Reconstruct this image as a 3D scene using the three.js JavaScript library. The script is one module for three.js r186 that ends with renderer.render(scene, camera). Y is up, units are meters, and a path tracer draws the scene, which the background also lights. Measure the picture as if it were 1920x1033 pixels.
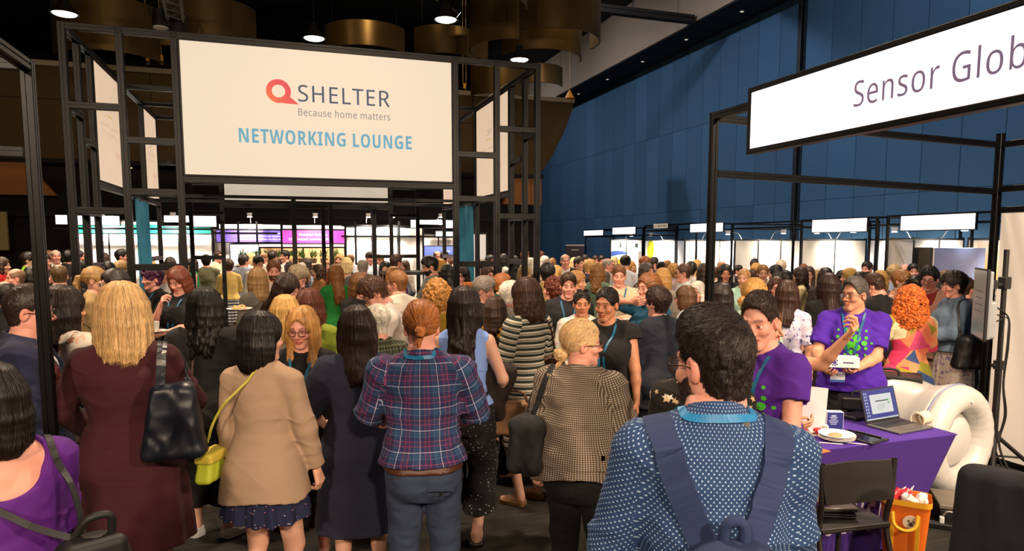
import * as THREE from 'three';
import { mergeGeometries } from 'three/addons/utils/BufferGeometryUtils.js';
import { RoundedBoxGeometry } from 'three/addons/geometries/RoundedBoxGeometry.js';
import { RectAreaLightUniformsLib } from 'three/addons/lights/RectAreaLightUniformsLib.js';
RectAreaLightUniformsLib.init();
// ---------------------------------------------------------------- camera, light, exposure
const scene = new THREE.Scene();
scene.background = new THREE.Color(0x000000);
const W = 1920, H = 1033, FOCAL = 1280, CX = 960, CY = 580, EYE = 1.95;
const PITCH = Math.atan((CY - 456) / FOCAL), YAW = Math.atan((530 - CX) / Math.hypot(FOCAL, CY - 456));
const camera = new THREE.PerspectiveCamera(2 * Math.atan(H / 2 / FOCAL) * 180 / Math.PI, W / H, 0.05, 200);
camera.rotation.order = 'YXZ'; camera.rotation.set(-PITCH, YAW, 0); camera.position.set(0, EYE, 0);
camera.setViewOffset(W, H, 0, H / 2 - CY, W, H); camera.updateMatrixWorld(true);
const renderer = new THREE.WebGLRenderer({ antialias: true });
renderer.toneMapping = THREE.LinearToneMapping; renderer.toneMappingExposure = 1; renderer.shadowMap.enabled = true;
const LAMPS = { far: 105, near: 105, front: 145, booth: 100, wall: 120, gold: 34, dim: 9 };
// ---------------------------------------------------------------- shape engine
const { abs, min, max, sin, cos, hypot, sqrt, floor, PI, atan2, exp } = Math;
const clamp = (x, a, b) => x < a ? a : x > b ? b : x, mix = (a, b, t) => a + (b - a) * t;
const step = (a, b, x) => { const t = clamp((x - a) / (b - a), 0, 1); return t * t * (3 - 2 * t); };
const D2R = PI / 180;
function rng(s) { return () => { s = (s + 0x6d2b79f5) | 0; let t = Math.imul(s ^ (s >>> 15), 1 | s); t = (t + Math.imul(t ^ (t >>> 7), 61 | t)) ^ t; return ((t ^ (t >>> 14)) >>> 0) / 4294967296; }; }
const PERM = (() => { const r = rng(7), p = new Float32Array(4096); for (let i = 0; i < 4096; i++) p[i] = r() * 2 - 1; return p; })();
const hsh = (i, j, k) => PERM[(Math.imul(i, 73856093) ^ Math.imul(j, 19349663) ^ Math.imul(k, 83492791)) & 4095];
function noise(x, y, z) {
  const i = floor(x), j = floor(y), k = floor(z); x -= i; y -= j; z -= k;
  const u = x * x * (3 - 2 * x), v = y * y * (3 - 2 * y), w = z * z * (3 - 2 * z);
  const a = hsh(i, j, k), b = hsh(i + 1, j, k), c = hsh(i, j + 1, k), d = hsh(i + 1, j + 1, k), e = hsh(i, j, k + 1), f = hsh(i + 1, j, k + 1), g = hsh(i, j + 1, k + 1), h = hsh(i + 1, j + 1, k + 1);
  const p = a + (b - a) * u, q = c + (d - c) * u, r = e + (f - e) * u, s = g + (h - g) * u, m = p + (q - p) * v, n = r + (s - r) * v;
  return m + (n - m) * w;
}
const smin = (a, b, k) => { const h = k - abs(a - b); return h > 0 ? min(a, b) - h * h / (4 * k) : min(a, b); };
const smax = (a, b, k) => -smin(-a, -b, k);
// a round cone from a to b
function cone(c, x, y, z) {
  const bx = c[3] - c[0], by = c[4] - c[1], bz = c[5] - c[2], px = x - c[0], py = y - c[1], pz = z - c[2];
  const h = clamp((px * bx + py * by + pz * bz) / (bx * bx + by * by + bz * bz + 1e-9), 0, 1);
  const qx = px - bx * h, qy = py - by * h, qz = pz - bz * h;
  return sqrt(qx * qx + qy * qy + qz * qz) - (c[6] + (c[7] - c[6]) * h);
}
const cap = (a, b, ra, rb = ra) => [a[0], a[1], a[2], b[0], b[1], b[2], ra, rb];
function bones(list, k) { // smooth union of cones; far clusters are skipped
  if (list.length < 5) return (x, y, z) => { let d = 1e3; for (let i = 0; i < list.length; i++) { const e = cone(list[i], x, y, z); d = d > 1e2 ? e : smin(d, e, k); } return d; };
  const n = list.length, C = [], B = new Float64Array(n * 4), ball = (L) => { let c = [0, 0, 0]; for (const q of L) for (let a = 0; a < 3; a++) c[a] += (q[a] + q[a + 3]) / 2 / L.length; let r = 0; for (const q of L) r = max(r, hypot(q[0] - c[0], q[1] - c[1], q[2] - c[2]) + q[6], hypot(q[3] - c[0], q[4] - c[1], q[5] - c[2]) + q[7]); return [...c, r]; };
  for (let i = 0; i < n; i++) B.set(ball([list[i]]), i * 4);
  for (let i = 0; i < n; i += 6) C.push([i, min(n, i + 6), ...ball(list.slice(i, i + 6))]);
  let last = 0;
  return (x, y, z) => {
    let d = cone(list[last], x, y, z), best = d, at = last; const first = last;
    for (let c = 0; c < C.length; c++) {
      const q = C[c], lim = d + k + q[5], a = x - q[2], b = y - q[3], e = z - q[4]; if (lim < 0 || a * a + b * b + e * e > lim * lim) continue;
      for (let i = q[0]; i < q[1]; i++) { if (i === first) continue; const o = i * 4, l = d + k + B[o + 3], u = x - B[o], v = y - B[o + 1], w = z - B[o + 2]; if (l < 0 || u * u + v * v + w * w > l * l) continue; const f = cone(list[i], x, y, z); if (f < best) { best = f; at = i; } d = smin(d, f, k); }
    }
    last = at; return d;
  };
}
const ell = (x, y, z, cx, cy, cz, a, b, c) => { const X = (x - cx) / a, Y = (y - cy) / b, Z = (z - cz) / c, k = sqrt(X * X + Y * Y + Z * Z); if (k < 1e-4) return -min(a, b, c); return k * (k - 1) / sqrt(X * X / a / a + Y * Y / b / b + Z * Z / c / c); };
// a loft of ellipses: rows of [y, half width, half depth, centre z]
function loft(rows) {
  const n = 160, y0 = rows[0][0], y1 = rows[rows.length - 1][0], A = new Float32Array(n + 1), B = new Float32Array(n + 1), C = new Float32Array(n + 1);
  for (let i = 0; i <= n; i++) {
    const y = y0 + (y1 - y0) * i / n; let s = 0; while (s < rows.length - 2 && rows[s + 1][0] < y) s++;
    const r0 = rows[max(0, s - 1)], r1 = rows[s], r2 = rows[s + 1], r3 = rows[min(rows.length - 1, s + 2)], t = clamp((y - r1[0]) / (r2[0] - r1[0]), 0, 1);
    [A, B, C].forEach((T, q) => { q++; const m1 = (r2[q] - r0[q]) / (r2[0] - r0[0]) * (r2[0] - r1[0]), m2 = (r3[q] - r1[q]) / (r3[0] - r1[0]) * (r2[0] - r1[0]);
      T[i] = (2 * t ** 3 - 3 * t * t + 1) * r1[q] + (t ** 3 - 2 * t * t + t) * m1 + (3 * t * t - 2 * t ** 3) * r2[q] + (t ** 3 - t * t) * m2; });
  }
  const k = n / (y1 - y0);
  return (x, y, z, grow = 0) => {
    const yc = clamp(y, y0, y1), f = (yc - y0) * k, i = min(n - 1, f | 0), t = f - i;
    const a = A[i] + (A[i + 1] - A[i]) * t + grow, b = B[i] + (B[i + 1] - B[i]) * t + grow, c = C[i] + (C[i + 1] - C[i]) * t;
    const X = x / a, Z = (z - c) / b, q = sqrt(X * X + Z * Z);
    let d = q < 1e-4 ? -min(a, b) : q * (q - 1) / sqrt(X * X / a / a + Z * Z / b / b);
    const dy = abs(y - yc);
    return dy > 0 ? (d > 0 ? hypot(d, dy) : dy) : d;
  };
}
// naive surface nets of f(x,y,z) = 0 between lo and hi
function nets(f, lo, hi, c) {
  const nx = Math.ceil((hi[0] - lo[0]) / c) + 1, ny = Math.ceil((hi[1] - lo[1]) / c) + 1, nz = Math.ceil((hi[2] - lo[2]) / c) + 1;
  const v = new Float32Array(nx * ny * nz), S = 4, far = S * c * 0.87 * 1.45 + 0.006, sx = 1, sy = nx, sz = nx * ny;
  const act = [];
  for (let K = 0; K < nz; K += S) for (let J = 0; J < ny; J += S) for (let I = 0; I < nx; I += S) {
    const d = f(lo[0] + (I + 1.5) * c, lo[1] + (J + 1.5) * c, lo[2] + (K + 1.5) * c), skip = abs(d) > far; if (!skip) act.push(I, J, K);
    for (let k = K, k1 = min(nz, K + S); k < k1; k++) for (let j = J, j1 = min(ny, J + S); j < j1; j++) for (let i = I, i1 = min(nx, I + S), o = i + j * sy + k * sz; i < i1; i++, o++)
      v[o] = skip ? d : f(lo[0] + i * c, lo[1] + j * c, lo[2] + k * c);
  }
  const id = new Int32Array(nx * ny * nz).fill(-1), P = [], T = [];
  const cor = [0, sx, sy, sx + sy, sz, sx + sz, sy + sz, sx + sy + sz], EA = [0, 2, 4, 6, 0, 1, 4, 5, 0, 1, 2, 3], EB = [1, 3, 5, 7, 2, 3, 6, 7, 4, 5, 6, 7];
  for (let q = 0; q < act.length; q += 3) for (let k = act[q + 2], k1 = min(nz - 1, k + S); k < k1; k++) for (let j = act[q + 1], j1 = min(ny - 1, j + S); j < j1; j++) for (let i = act[q], i1 = min(nx - 1, i + S), o = i + j * sy + k * sz; i < i1; i++, o++) {
    const neg = v[o] < 0; let same = true; for (let w = 1; w < 8; w++) if ((v[o + cor[w]] < 0) !== neg) { same = false; break; } if (same) continue;
    let x = 0, y = 0, z = 0, n = 0;
    for (let w = 0; w < 12; w++) { const a = EA[w], b = EB[w], va = v[o + cor[a]], vb = v[o + cor[b]]; if ((va < 0) === (vb < 0)) continue; const t = va / (va - vb);
      x += (a & 1) + t * ((b & 1) - (a & 1)); y += ((a >> 1) & 1) + t * (((b >> 1) & 1) - ((a >> 1) & 1)); z += (a >> 2) + t * ((b >> 2) - (a >> 2)); n++; }
    id[o] = P.length / 3; P.push(lo[0] + (i + x / n) * c, lo[1] + (j + y / n) * c, lo[2] + (k + z / n) * c);
  }
  const DD = [sx, sy, sz];
  for (let w = 0; w < act.length; w += 3) for (let k = max(1, act[w + 2]), k1 = min(nz - 1, act[w + 2] + S); k < k1; k++) for (let j = max(1, act[w + 1]), j1 = min(ny - 1, act[w + 1] + S); j < j1; j++) for (let i = max(1, act[w]), i1 = min(nx - 1, act[w] + S), o = i + j * sy + k * sz; i < i1; i++, o++) {
    const a = v[o] < 0;
    for (let h = 0; h < 3; h++) if (a !== v[o + DD[h]] < 0) {
      const u = DD[(h + 1) % 3], r = DD[(h + 2) % 3], q0 = id[o], q1 = id[o - u], q2 = id[o - u - r], q3 = id[o - r]; if (q0 < 0 || q1 < 0 || q2 < 0 || q3 < 0) continue;
      if (a) T.push(q0, q1, q2, q0, q2, q3); else T.push(q0, q2, q1, q0, q3, q2);
    }
  }
  const e = c * 0.3;
  for (let i = 0; i < P.length; i += 3) { // one Newton step towards the surface
    const x = P[i], y = P[i + 1], z = P[i + 2], d = f(x, y, z), gx = f(x + e, y, z) - d, gy = f(x, y + e, z) - d, gz = f(x, y, z + e) - d, g = (gx * gx + gy * gy + gz * gz) / e / e;
    const s = clamp(d / max(g, 0.3), -c * 0.5, c * 0.5) / e; P[i] -= s * gx; P[i + 1] -= s * gy; P[i + 2] -= s * gz;
  }
  const geo = new THREE.BufferGeometry();
  geo.setAttribute('position', new THREE.Float32BufferAttribute(P, 3)); geo.setIndex(T); geo.computeVertexNormals();
  return geo;
}
function tint(geo, fn) { // vertex colours
  const p = geo.attributes.position, c = new Float32Array(p.count * 3);
  for (let i = 0; i < p.count; i++) { const t = fn(p.getX(i), p.getY(i), p.getZ(i)); c[i * 3] = t[0]; c[i * 3 + 1] = t[1]; c[i * 3 + 2] = t[2]; }
  geo.setAttribute('color', new THREE.BufferAttribute(c, 3)); return geo;
}
const plain = (geo) => { if (geo.attributes.uv) geo.deleteAttribute('uv'); return geo.attributes.color ? geo : tint(geo, () => [1, 1, 1]); };
// uv in metres: fn(x,y,z) -> [region, [u,v] function with a period in u or 0]
function unwrap(geo, region) {
  const p = geo.attributes.position, n = geo.attributes.normal, ix = geo.index.array, P = [], N = [], U = [], I = [], seen = new Map();
  for (let t = 0; t < ix.length; t += 3) {
    const q = [0, 1, 2].map((s) => { const i = ix[t + s]; return [p.getX(i), p.getY(i), p.getZ(i)]; }), m = [0, 1, 2].map((a) => (q[0][a] + q[1][a] + q[2][a]) / 3);
    const r = region(...m), um = r.uv(...m)[0];
    for (let s = 0; s < 3; s++) {
      let [u, w] = r.uv(...q[s]), k = 0; if (r.period) { k = Math.round((um - u) / r.period); u += k * r.period; }
      const key = ix[t + s] + ',' + r.id + ',' + k; let at = seen.get(key);
      if (at === undefined) { at = P.length / 3; seen.set(key, at); const i = ix[t + s]; P.push(...q[s]); N.push(n.getX(i), n.getY(i), n.getZ(i)); U.push(u, w); }
      I.push(at);
    }
  }
  const g = new THREE.BufferGeometry(); g.setAttribute('position', new THREE.Float32BufferAttribute(P, 3)); g.setAttribute('normal', new THREE.Float32BufferAttribute(N, 3)); g.setAttribute('uv', new THREE.Float32BufferAttribute(U, 2)); g.setIndex(I);
  return g;
}
// ---------------------------------------------------------------- people
const vec = { add: (a, b) => [a[0] + b[0], a[1] + b[1], a[2] + b[2]], sub: (a, b) => [a[0] - b[0], a[1] - b[1], a[2] - b[2]], mul: (a, s) => [a[0] * s, a[1] * s, a[2] * s], dot: (a, b) => a[0] * b[0] + a[1] * b[1] + a[2] * b[2],
  cross: (a, b) => [a[1] * b[2] - a[2] * b[1], a[2] * b[0] - a[0] * b[2], a[0] * b[1] - a[1] * b[0]], len: (a) => hypot(...a), norm: (a) => { const l = hypot(...a) || 1; return [a[0] / l, a[1] / l, a[2] / l]; }, lerp: (a, b, t) => [mix(a[0], b[0], t), mix(a[1], b[1], t), mix(a[2], b[2], t)] };
function ik(a, t, l1, l2, pole) { // [middle joint, end]
  let d = vec.sub(t, a), L = vec.len(d); const n = vec.norm(d); L = clamp(L, abs(l1 - l2) + 0.01, (l1 + l2) * 0.998);
  const x = (l1 * l1 - l2 * l2 + L * L) / (2 * L), h = sqrt(max(0, l1 * l1 - x * x)), p = vec.norm(vec.sub(pole, vec.mul(n, vec.dot(pole, n))));
  return [vec.add(a, vec.add(vec.mul(n, x), vec.mul(p, h))), vec.add(a, vec.mul(n, L))];
}
const HC = 1.615; // head centre of a 1.75 m body
// spine: a bend of the trunk about the hips by `lean` degrees
function spine(o) {
  const a = (o.lean || 0) * D2R, b = (o.side || 0) * D2R;
  const fwd = ([x, y, z]) => { const w = step(0.84, 1.15, y), c = cos(a * w), s = sin(a * w), Y = y - 0.93; let r = [x, 0.93 + Y * c - z * s, Y * s + z * c]; if (b) { const c2 = cos(b * w), s2 = sin(b * w), Y2 = r[1] - 0.93; r = [r[0] * c2 + Y2 * s2, 0.93 + Y2 * c2 - r[0] * s2, r[2]]; } return r; };
  const inv = (x, y, z) => { if (!a && !b) return [x, y, z]; const w = step(0.84, 1.15, y + abs(z) * 0.0), c = cos(a * w), s = sin(a * w), c2 = cos(b * w), s2 = sin(b * w); let Y = y - 0.93; const X = x * c2 - Y * s2; Y = Y * c2 + x * s2; return [X, 0.93 + Y * c + z * s, z * c - Y * s]; };
  return { fwd, inv, bent: !!(a || b), a, b };
}
function skeleton(o) {
  const f = o.sex === 'f', g = o.g || 1, ag = (o.ag || (0.6 + 0.4 * g)) * (f ? 0.92 : 1), lg = 0.55 + 0.45 * g, sp = spine(o), k = { f, g, sp, o };
  const sw = (f ? 0.163 : 0.188) * (0.75 + 0.25 * g) * (o.sw || 1), s = f ? 0.95 : 1;
  k.torso = loft(f ?
    [[0.78, .10, .085, -.01], [0.84, .158 * g, .112 * g, -.012], [0.92, .176 * g, .124 * g, -.016], [1.0, .158 * g, .112 * g, -.008], [1.08, .128 * g, .096 * g, 0], [1.17, .13 * g, .099 * g, .002], [1.26, .146 * g, .11 * g, .004], [1.33, .152 * g, .104 * g, 0], [1.39, .147, .086, -.008], [1.435, .112, .066, -.014], [1.475, .066, .056, -.012], [1.52, .05, .052, -.006]] :
    [[0.78, .10, .085, -.005], [0.84, .152 * g, .106 * g, -.008], [0.92, .162 * g, .118 * g, -.008], [1.0, .15 * g, .112 * g, .004 * g], [1.08, .144 * g, .108 * g, .008 * g], [1.17, .152 * g, .112 * g, .006], [1.26, .166 * g, .12 * g, .004], [1.34, .174 * g, .116, 0], [1.40, .168, .096, -.008], [1.445, .128, .074, -.014], [1.48, .076, .064, -.012], [1.53, .058, .06, -.004]]);
  k.hip = [.086 * lg, 0.9, 0];
  const F = o.feet || [[.1, 0, 0], [-.1, 0, 0]];
  k.leg = [1, -1].map((m, i) => { const h = [m * k.hip[0], .9, 0], an = [F[i][0], .085 + F[i][1], F[i][2] - .03], [kn, en] = ik(h, an, .43, .41, [m * .12, 0, 1]); return { h, kn, an: en, toe: F[i][3] || 0, m }; });
  k.arm = [1, -1].map((m, i) => {
    const q = (i ? o.R : o.L) || {}, S = sp.fwd([m * sw, 1.4, -.012]), hd = q.h ? [q.h[0] * 1, q.h[1], q.h[2]] : sp.fwd([m * (sw + .075 * (0.5 + g * .5)), .86, .05]);
    const [E, Wr] = ik(S, hd, .285 * s, .25 * s, q.pole ? q.pole : [m * .55, -.35, -.7]);
    return { m, S, E, W: Wr, palm: q.p || (q.h ? [-m * .75, .55, -.1] : [-m, 0, -.15]), c: q.c ?? (q.h ? .75 : .42), r: [.05 * ag, .041 * ag, .04 * ag, .026 * (f ? .9 : 1)] };
  });
  k.lg = lg; k.ag = ag; k.head = sp.fwd([0, HC, .018]);
  k.headM = new THREE.Matrix4().makeRotationFromEuler(new THREE.Euler(((o.hp || 0) + (o.lean || 0) * .55) * D2R, (o.hy || 0) * D2R, (o.ht || 0) * D2R - (o.side || 0) * D2R * .5, 'YXZ')).setPosition(...k.head);
  k.headI = k.headM.clone().invert();
  const L = k.leg.flatMap((l) => [cap(l.h, l.kn, .084 * lg, .056 * lg), cap(l.kn, l.an, .05 * lg, .034 * (0.8 + .2 * lg)), cap(vec.add(vec.lerp(l.kn, l.an, .2), [0, 0, -.014]), vec.add(vec.lerp(l.kn, l.an, .42), [0, 0, -.012]), .046 * lg, .04 * lg)]);
  const A = k.arm.flatMap((a) => [cap(a.S, a.E, a.r[0], a.r[1]), cap(a.E, vec.lerp(a.E, a.W, .35), a.r[2], a.r[2] * .98), cap(vec.lerp(a.E, a.W, .35), a.W, a.r[2] * .98, a.r[3])]);
  k.legF = bones(L, .02); k.armF = bones(A, .02);
  const bust = f ? [cap(sp.fwd([.068 * g, 1.255, .078 * g]), sp.fwd([.066 * g, 1.25, .082 * g]), .05 * g, .05 * g), cap(sp.fwd([-.068 * g, 1.255, .078 * g]), sp.fwd([-.066 * g, 1.25, .082 * g]), .05 * g, .05 * g)] : [];
  const glute = [cap([.07 * g, .9, -.06 * g], [.07 * g, .87, -.06 * g], .075 * g, .07 * g), cap([-.07 * g, .9, -.06 * g], [-.07 * g, .87, -.06 * g], .075 * g, .07 * g)];
  k.extra = bones([...bust, ...glute], .03); k.bust = bones(bust.length ? bust : glute, .03);
  const nk = [cap(sp.fwd([0, 1.45, -.012]), vec.add(k.head, [0, -.07, -.012]), f ? .05 : .06, f ? .048 : .058)];
  k.neck = nk;
  k.torsoF = (x, y, z, grow = 0) => { const q = sp.bent ? sp.inv(x, y, z) : [x, y, z]; return smin(k.torso(q[0], q[1], q[2], grow), k.extra(x, y, z) - grow, .05); };
  k.trap = bones([...k.arm.map((a) => cap(vec.lerp(a.S, sp.fwd([0, 1.44, -.015]), .1), sp.fwd([a.m * .03, 1.475, -.02]), .046 * ag, .045)), ...nk], .03);
  k.body = (x, y, z) => smin(smin(smin(k.torsoF(x, y, z), k.trap(x, y, z), .035), k.armF(x, y, z), .03), k.legF(x, y, z), .03);
  return k;
}
// ---- head, in its own axes: centre between the ears, +z is the face
const HEADS = new Map();
function headGeo(f, cell, o) {
  const key = f + '|' + cell + '|' + (o.smile || 0) + '|' + (o.fat || 0); if (HEADS.has(key)) return HEADS.get(key);
  const j = (f ? .9 : 1) + (o.fat || 0) * .12, sm = o.smile || 0;
  const jaw = bones([cap([.046 * j, -.052, .0], [.014, -.102, .06], .013, .014), cap([-.046 * j, -.052, .0], [-.014, -.102, .06], .013, .014), cap([-.01, -.101, .066], [.01, -.101, .066], f ? .0155 : .019)], .02);
  const nose = bones([cap([0, .008, .086], [0, -.028, .107], .0075, .0098), cap([-.0115, -.034, .095], [.0115, -.034, .095], .0076)], .008);
  const brow = bones([cap([-.04, .028, .067], [-.012, .027, .081], .0105, .0105), cap([.04, .028, .067], [.012, .027, .081], .0105, .0105), cap([.046, -.024, .056], [.04, -.026, .062], .021), cap([-.046, -.024, .056], [-.04, -.026, .062], .021)], .012);
  const lip = bones([cap([-.021 - sm * .006, -.0615 + sm * .004, .078], [0, -.0595, .088], .004, .0055), cap([.021 + sm * .006, -.0615 + sm * .004, .078], [0, -.0595, .088], .004, .0055), cap([-.016, -.071, .08], [0, -.073, .087], .0045, .0065), cap([.016, -.071, .08], [0, -.073, .087], .0045, .0065)], .006);
  const F = (x, y, z) => {
    let d = ell(x, y, z, 0, .045, -.014, .074, .086, .094);
    d = smin(d, ell(x, y, z, 0, -.028, .022, .06 * j, .084, .067), .035);
    d = smin(d, jaw(x, y, z), .03); d = smin(d, brow(x, y, z), .018); 
    if (z > .04) { d = smax(d, -(hypot(abs(x) - .032, (y + .0) * 1.15, z - .098) - .019), .014); d = smin(d, nose(x, y, z), .012); d = smin(d, lip(x, y, z), .008); d = smax(d, -(hypot(max(0, abs(x) - .02), (y + .0665 - sm * x * x * 8) * 2.2, z - .0945) - .0042), .004); }
    const ax = abs(x); if (ax > .05) { const ye = y + .004 - (z + .012) * .25; d = smin(d, smax(ell(ax, ye, z, .077, 0, -.012, .0115, .032, .021), -ell(ax, ye, z, .0885, .002, -.004, .009, .02, .011), .006), .008); }
    d = smin(d, cone([0, -.05, -.022, 0, -.15, -.03, f ? .048 : .057, f ? .05 : .06], x, y, z), .03);
    return max(d, -.135 - y);
  };
  let g = nets(F, [-.105, -.142, -.125], [.105, .145, .13], cell);
  tint(g, (x, y, z) => {
    if (z > .06) {
      const ax = abs(x), yl = y - sm * .004 * (ax > .012 ? 1 : 0);
      if (lip(x, y, z) < .003 && ax < .027) return abs(yl + .0665) < .0025 ? [.4, .28, .28] : f ? [.86, .5, .5] : [.92, .66, .64];
      const by = .031 + (ax > .03 ? -.12 * (ax - .03) : .1 * (ax - .03)); if (ax > .012 && ax < .05 && abs(y - by) < (f ? .0042 : .006)) return [.36, .32, .32];
      if (ax > .016 && ax < .048 && abs(y - .002) < .01) return [.84, .76, .75];
      if (ax > .02 && y < -.008 && y > -.05) return [1.04, .93, .91];
      if (abs(x) < .014 && y < -.02 && y > -.04) return [1.03, .92, .9];
    }
    if (abs(x) > .07 && z < .03) return [1.02, .9, .88];
    return [1, 1, 1];
  });
  if (cell < .006) { // eyeballs and lids
    const parts = [];
    for (const s of [-1, 1]) {
      const e = new THREE.SphereGeometry(.0126, 20, 14); e.rotateX(PI / 2); e.translate(s * .0315, 0, .0735);
      tint(e, (x, y, z) => { const r = hypot(x - s * .0315, y); return z < .074 ? [1, 1, 1] : r < .0026 ? [.03, .04, .05] : r < .0062 ? [.22, .24, .26] : [1.25, 1.75, 2.05]; });
      const u = new THREE.SphereGeometry(.0138, 20, 8, 0, PI * 2, 0, PI * .31); u.rotateX(.5); u.translate(s * .0315, 0, .0735); tint(u, (x, y, z) => y < .0085 && z > .08 ? [.25, .2, .2] : [.9, .82, .8]);
      const l = new THREE.SphereGeometry(.0137, 20, 8, 0, PI * 2, PI * .7, PI * .3); l.rotateX(-.32); l.translate(s * .0315, 0, .0735); tint(l, () => [.95, .84, .82]);
      parts.push(e, u, l);
    }
    g = mergeGeometries([g, ...parts].map((q) => { if (q.attributes.uv) q.deleteAttribute('uv'); return q; }));
  }
  HEADS.set(key, g); return g;
}
// ---- a hand: wrist at the origin, fingers along -y, palm towards -x, thumb at +z (a left hand)
const HANDS = new Map();
function handGeo(c, cell, left) {
  const key = c.toFixed(2) + cell + left; if (HANDS.has(key)) return HANDS.get(key);
  const B = [], kn = [[0, -.088, .031], [.002, -.093, .0105], [.001, -.089, -.0105], [-.001, -.081, -.029]], ln = [.98, 1.06, 1, .78];
  const palm = kn.map((p, i) => cap([-.002, -.012, .017 - i * .011], vec.mul(p, .97), .0135, .0118));
  B.push(...palm);
  kn.forEach((p, i) => { let a = 0, q = p, r = .0092 * (i === 3 ? .88 : 1); [.044, .027, .021].forEach((l, n) => { a += c * [.75, 1, .6][n] * (1 + i * .08); const e = vec.add(q, [-sin(a) * l * ln[i], -cos(a) * l * ln[i], (1.5 - i) * .0016]); B.push(cap(q, e, r, r * .9)); q = e; r *= .9; }); });
  const t = c * .5; B.push(cap([-.004, -.022, .02], [-.012 - t * .008, -.052, .044], .0145, .0115), cap([-.012 - t * .008, -.052, .044], [-.02 - t * .02, -.08, .05 - t * .01], .0108, .0095), cap([-.02 - t * .02, -.08, .05 - t * .01], [-.026 - t * .034, -.102, .046 - t * .018], .0095, .0078));
  B.push(cap([0, .03, 0], [0, -.02, 0], .024, .021));
  const P = bones(palm, .014), R = bones(B.slice(4), .0035);
  const g = nets((x, y, z) => smin(P(x, y, z), R(x, y, z), .006), [-.125, -.205, -.065], [.04, .06, .08], cell);
  if (!left) { g.scale(-1, 1, 1); const a = g.index.array; for (let i = 0; i < a.length; i += 3) { const s = a[i + 1]; a[i + 1] = a[i + 2]; a[i + 2] = s; } g.computeVertexNormals(); }
  tint(g, (x, y) => y < -.15 ? [1.03, .9, .88] : [1, .97, .96]); HANDS.set(key, g); return g;
}
function handMatrix(a) {
  const down = vec.norm(vec.sub(a.W, a.E)), Y = vec.mul(down, -1); let pn = vec.norm(vec.sub(a.palm, vec.mul(Y, vec.dot(a.palm, Y))));
  const X = a.m > 0 ? vec.mul(pn, -1) : pn, Z = vec.cross(X, Y);
  return new THREE.Matrix4().makeBasis(new THREE.Vector3(...X), new THREE.Vector3(...Y), new THREE.Vector3(...Z)).setPosition(...a.W);
}
function boundsOf(k, pad = .06) {
  const P = [[.25 * k.g, .8, .2 * k.g], [-.25 * k.g, .8, -.2 * k.g], [k.head[0], k.head[1] + .02, k.head[2]], [.05, .02, .05]]; for (const a of k.arm) P.push(a.S, a.E, a.W); for (const l of k.leg) P.push(l.kn, l.an);
  return [[0, 1, 2].map((i) => min(...P.map((p) => p[i])) - pad), [0, 1, 2].map((i) => max(...P.map((p) => p[i])) + pad)];
}
function bodyGeo(k, cell, o) {
  const [lo, hi] = boundsOf(k, .08); lo[1] = max(lo[1], -.02);
  const foot = k.leg.map((l) => { const c = cos(l.toe * D2R), s = sin(l.toe * D2R), b = vec.add(l.an, [0, -.045, 0]); return [cap(vec.add(l.an, [0, -.02, 0]), vec.add(b, [s * .1, -.008, c * .1]), .034, .026), cap(b, vec.add(b, [s * .15, -.012, c * .15]), .032, .024)]; }).flat(), FF = bones(foot, .02);
  const F = (x, y, z) => { let d = smin(k.body(x, y, z), FF(x, y, z), .02); return max(d, .004 - y); };
  const top = k.head[1] - .1; hi[1] = min(hi[1], max(top + .03, ...k.arm.map((a) => max(a.W[1], a.E[1]) + .08)));
  const parts = [plain(nets(F, lo, hi, cell))];
  const hc = cell > .019 ? .009 : cell > .0139 ? .0052 : o.hd || .0038, h = headGeo(k.f, hc, o).clone(); h.applyMatrix4(k.headM); parts.push(h);
  for (const a of k.arm) { const q = handGeo(a.c, cell > .019 ? .0085 : cell > .0139 ? .0055 : .0042, a.m > 0).clone(); q.applyMatrix4(handMatrix(a)); parts.push(q); }
  return mergeGeometries(parts.map((p) => { for (const n of Object.keys(p.attributes)) if (!['position', 'normal', 'color'].includes(n)) p.deleteAttribute(n); return p; }));
}
// ---- clothes
const along = (a, t) => t <= 1 ? vec.lerp(a.S, a.E, t) : vec.lerp(a.E, a.W, t - 1);
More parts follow.
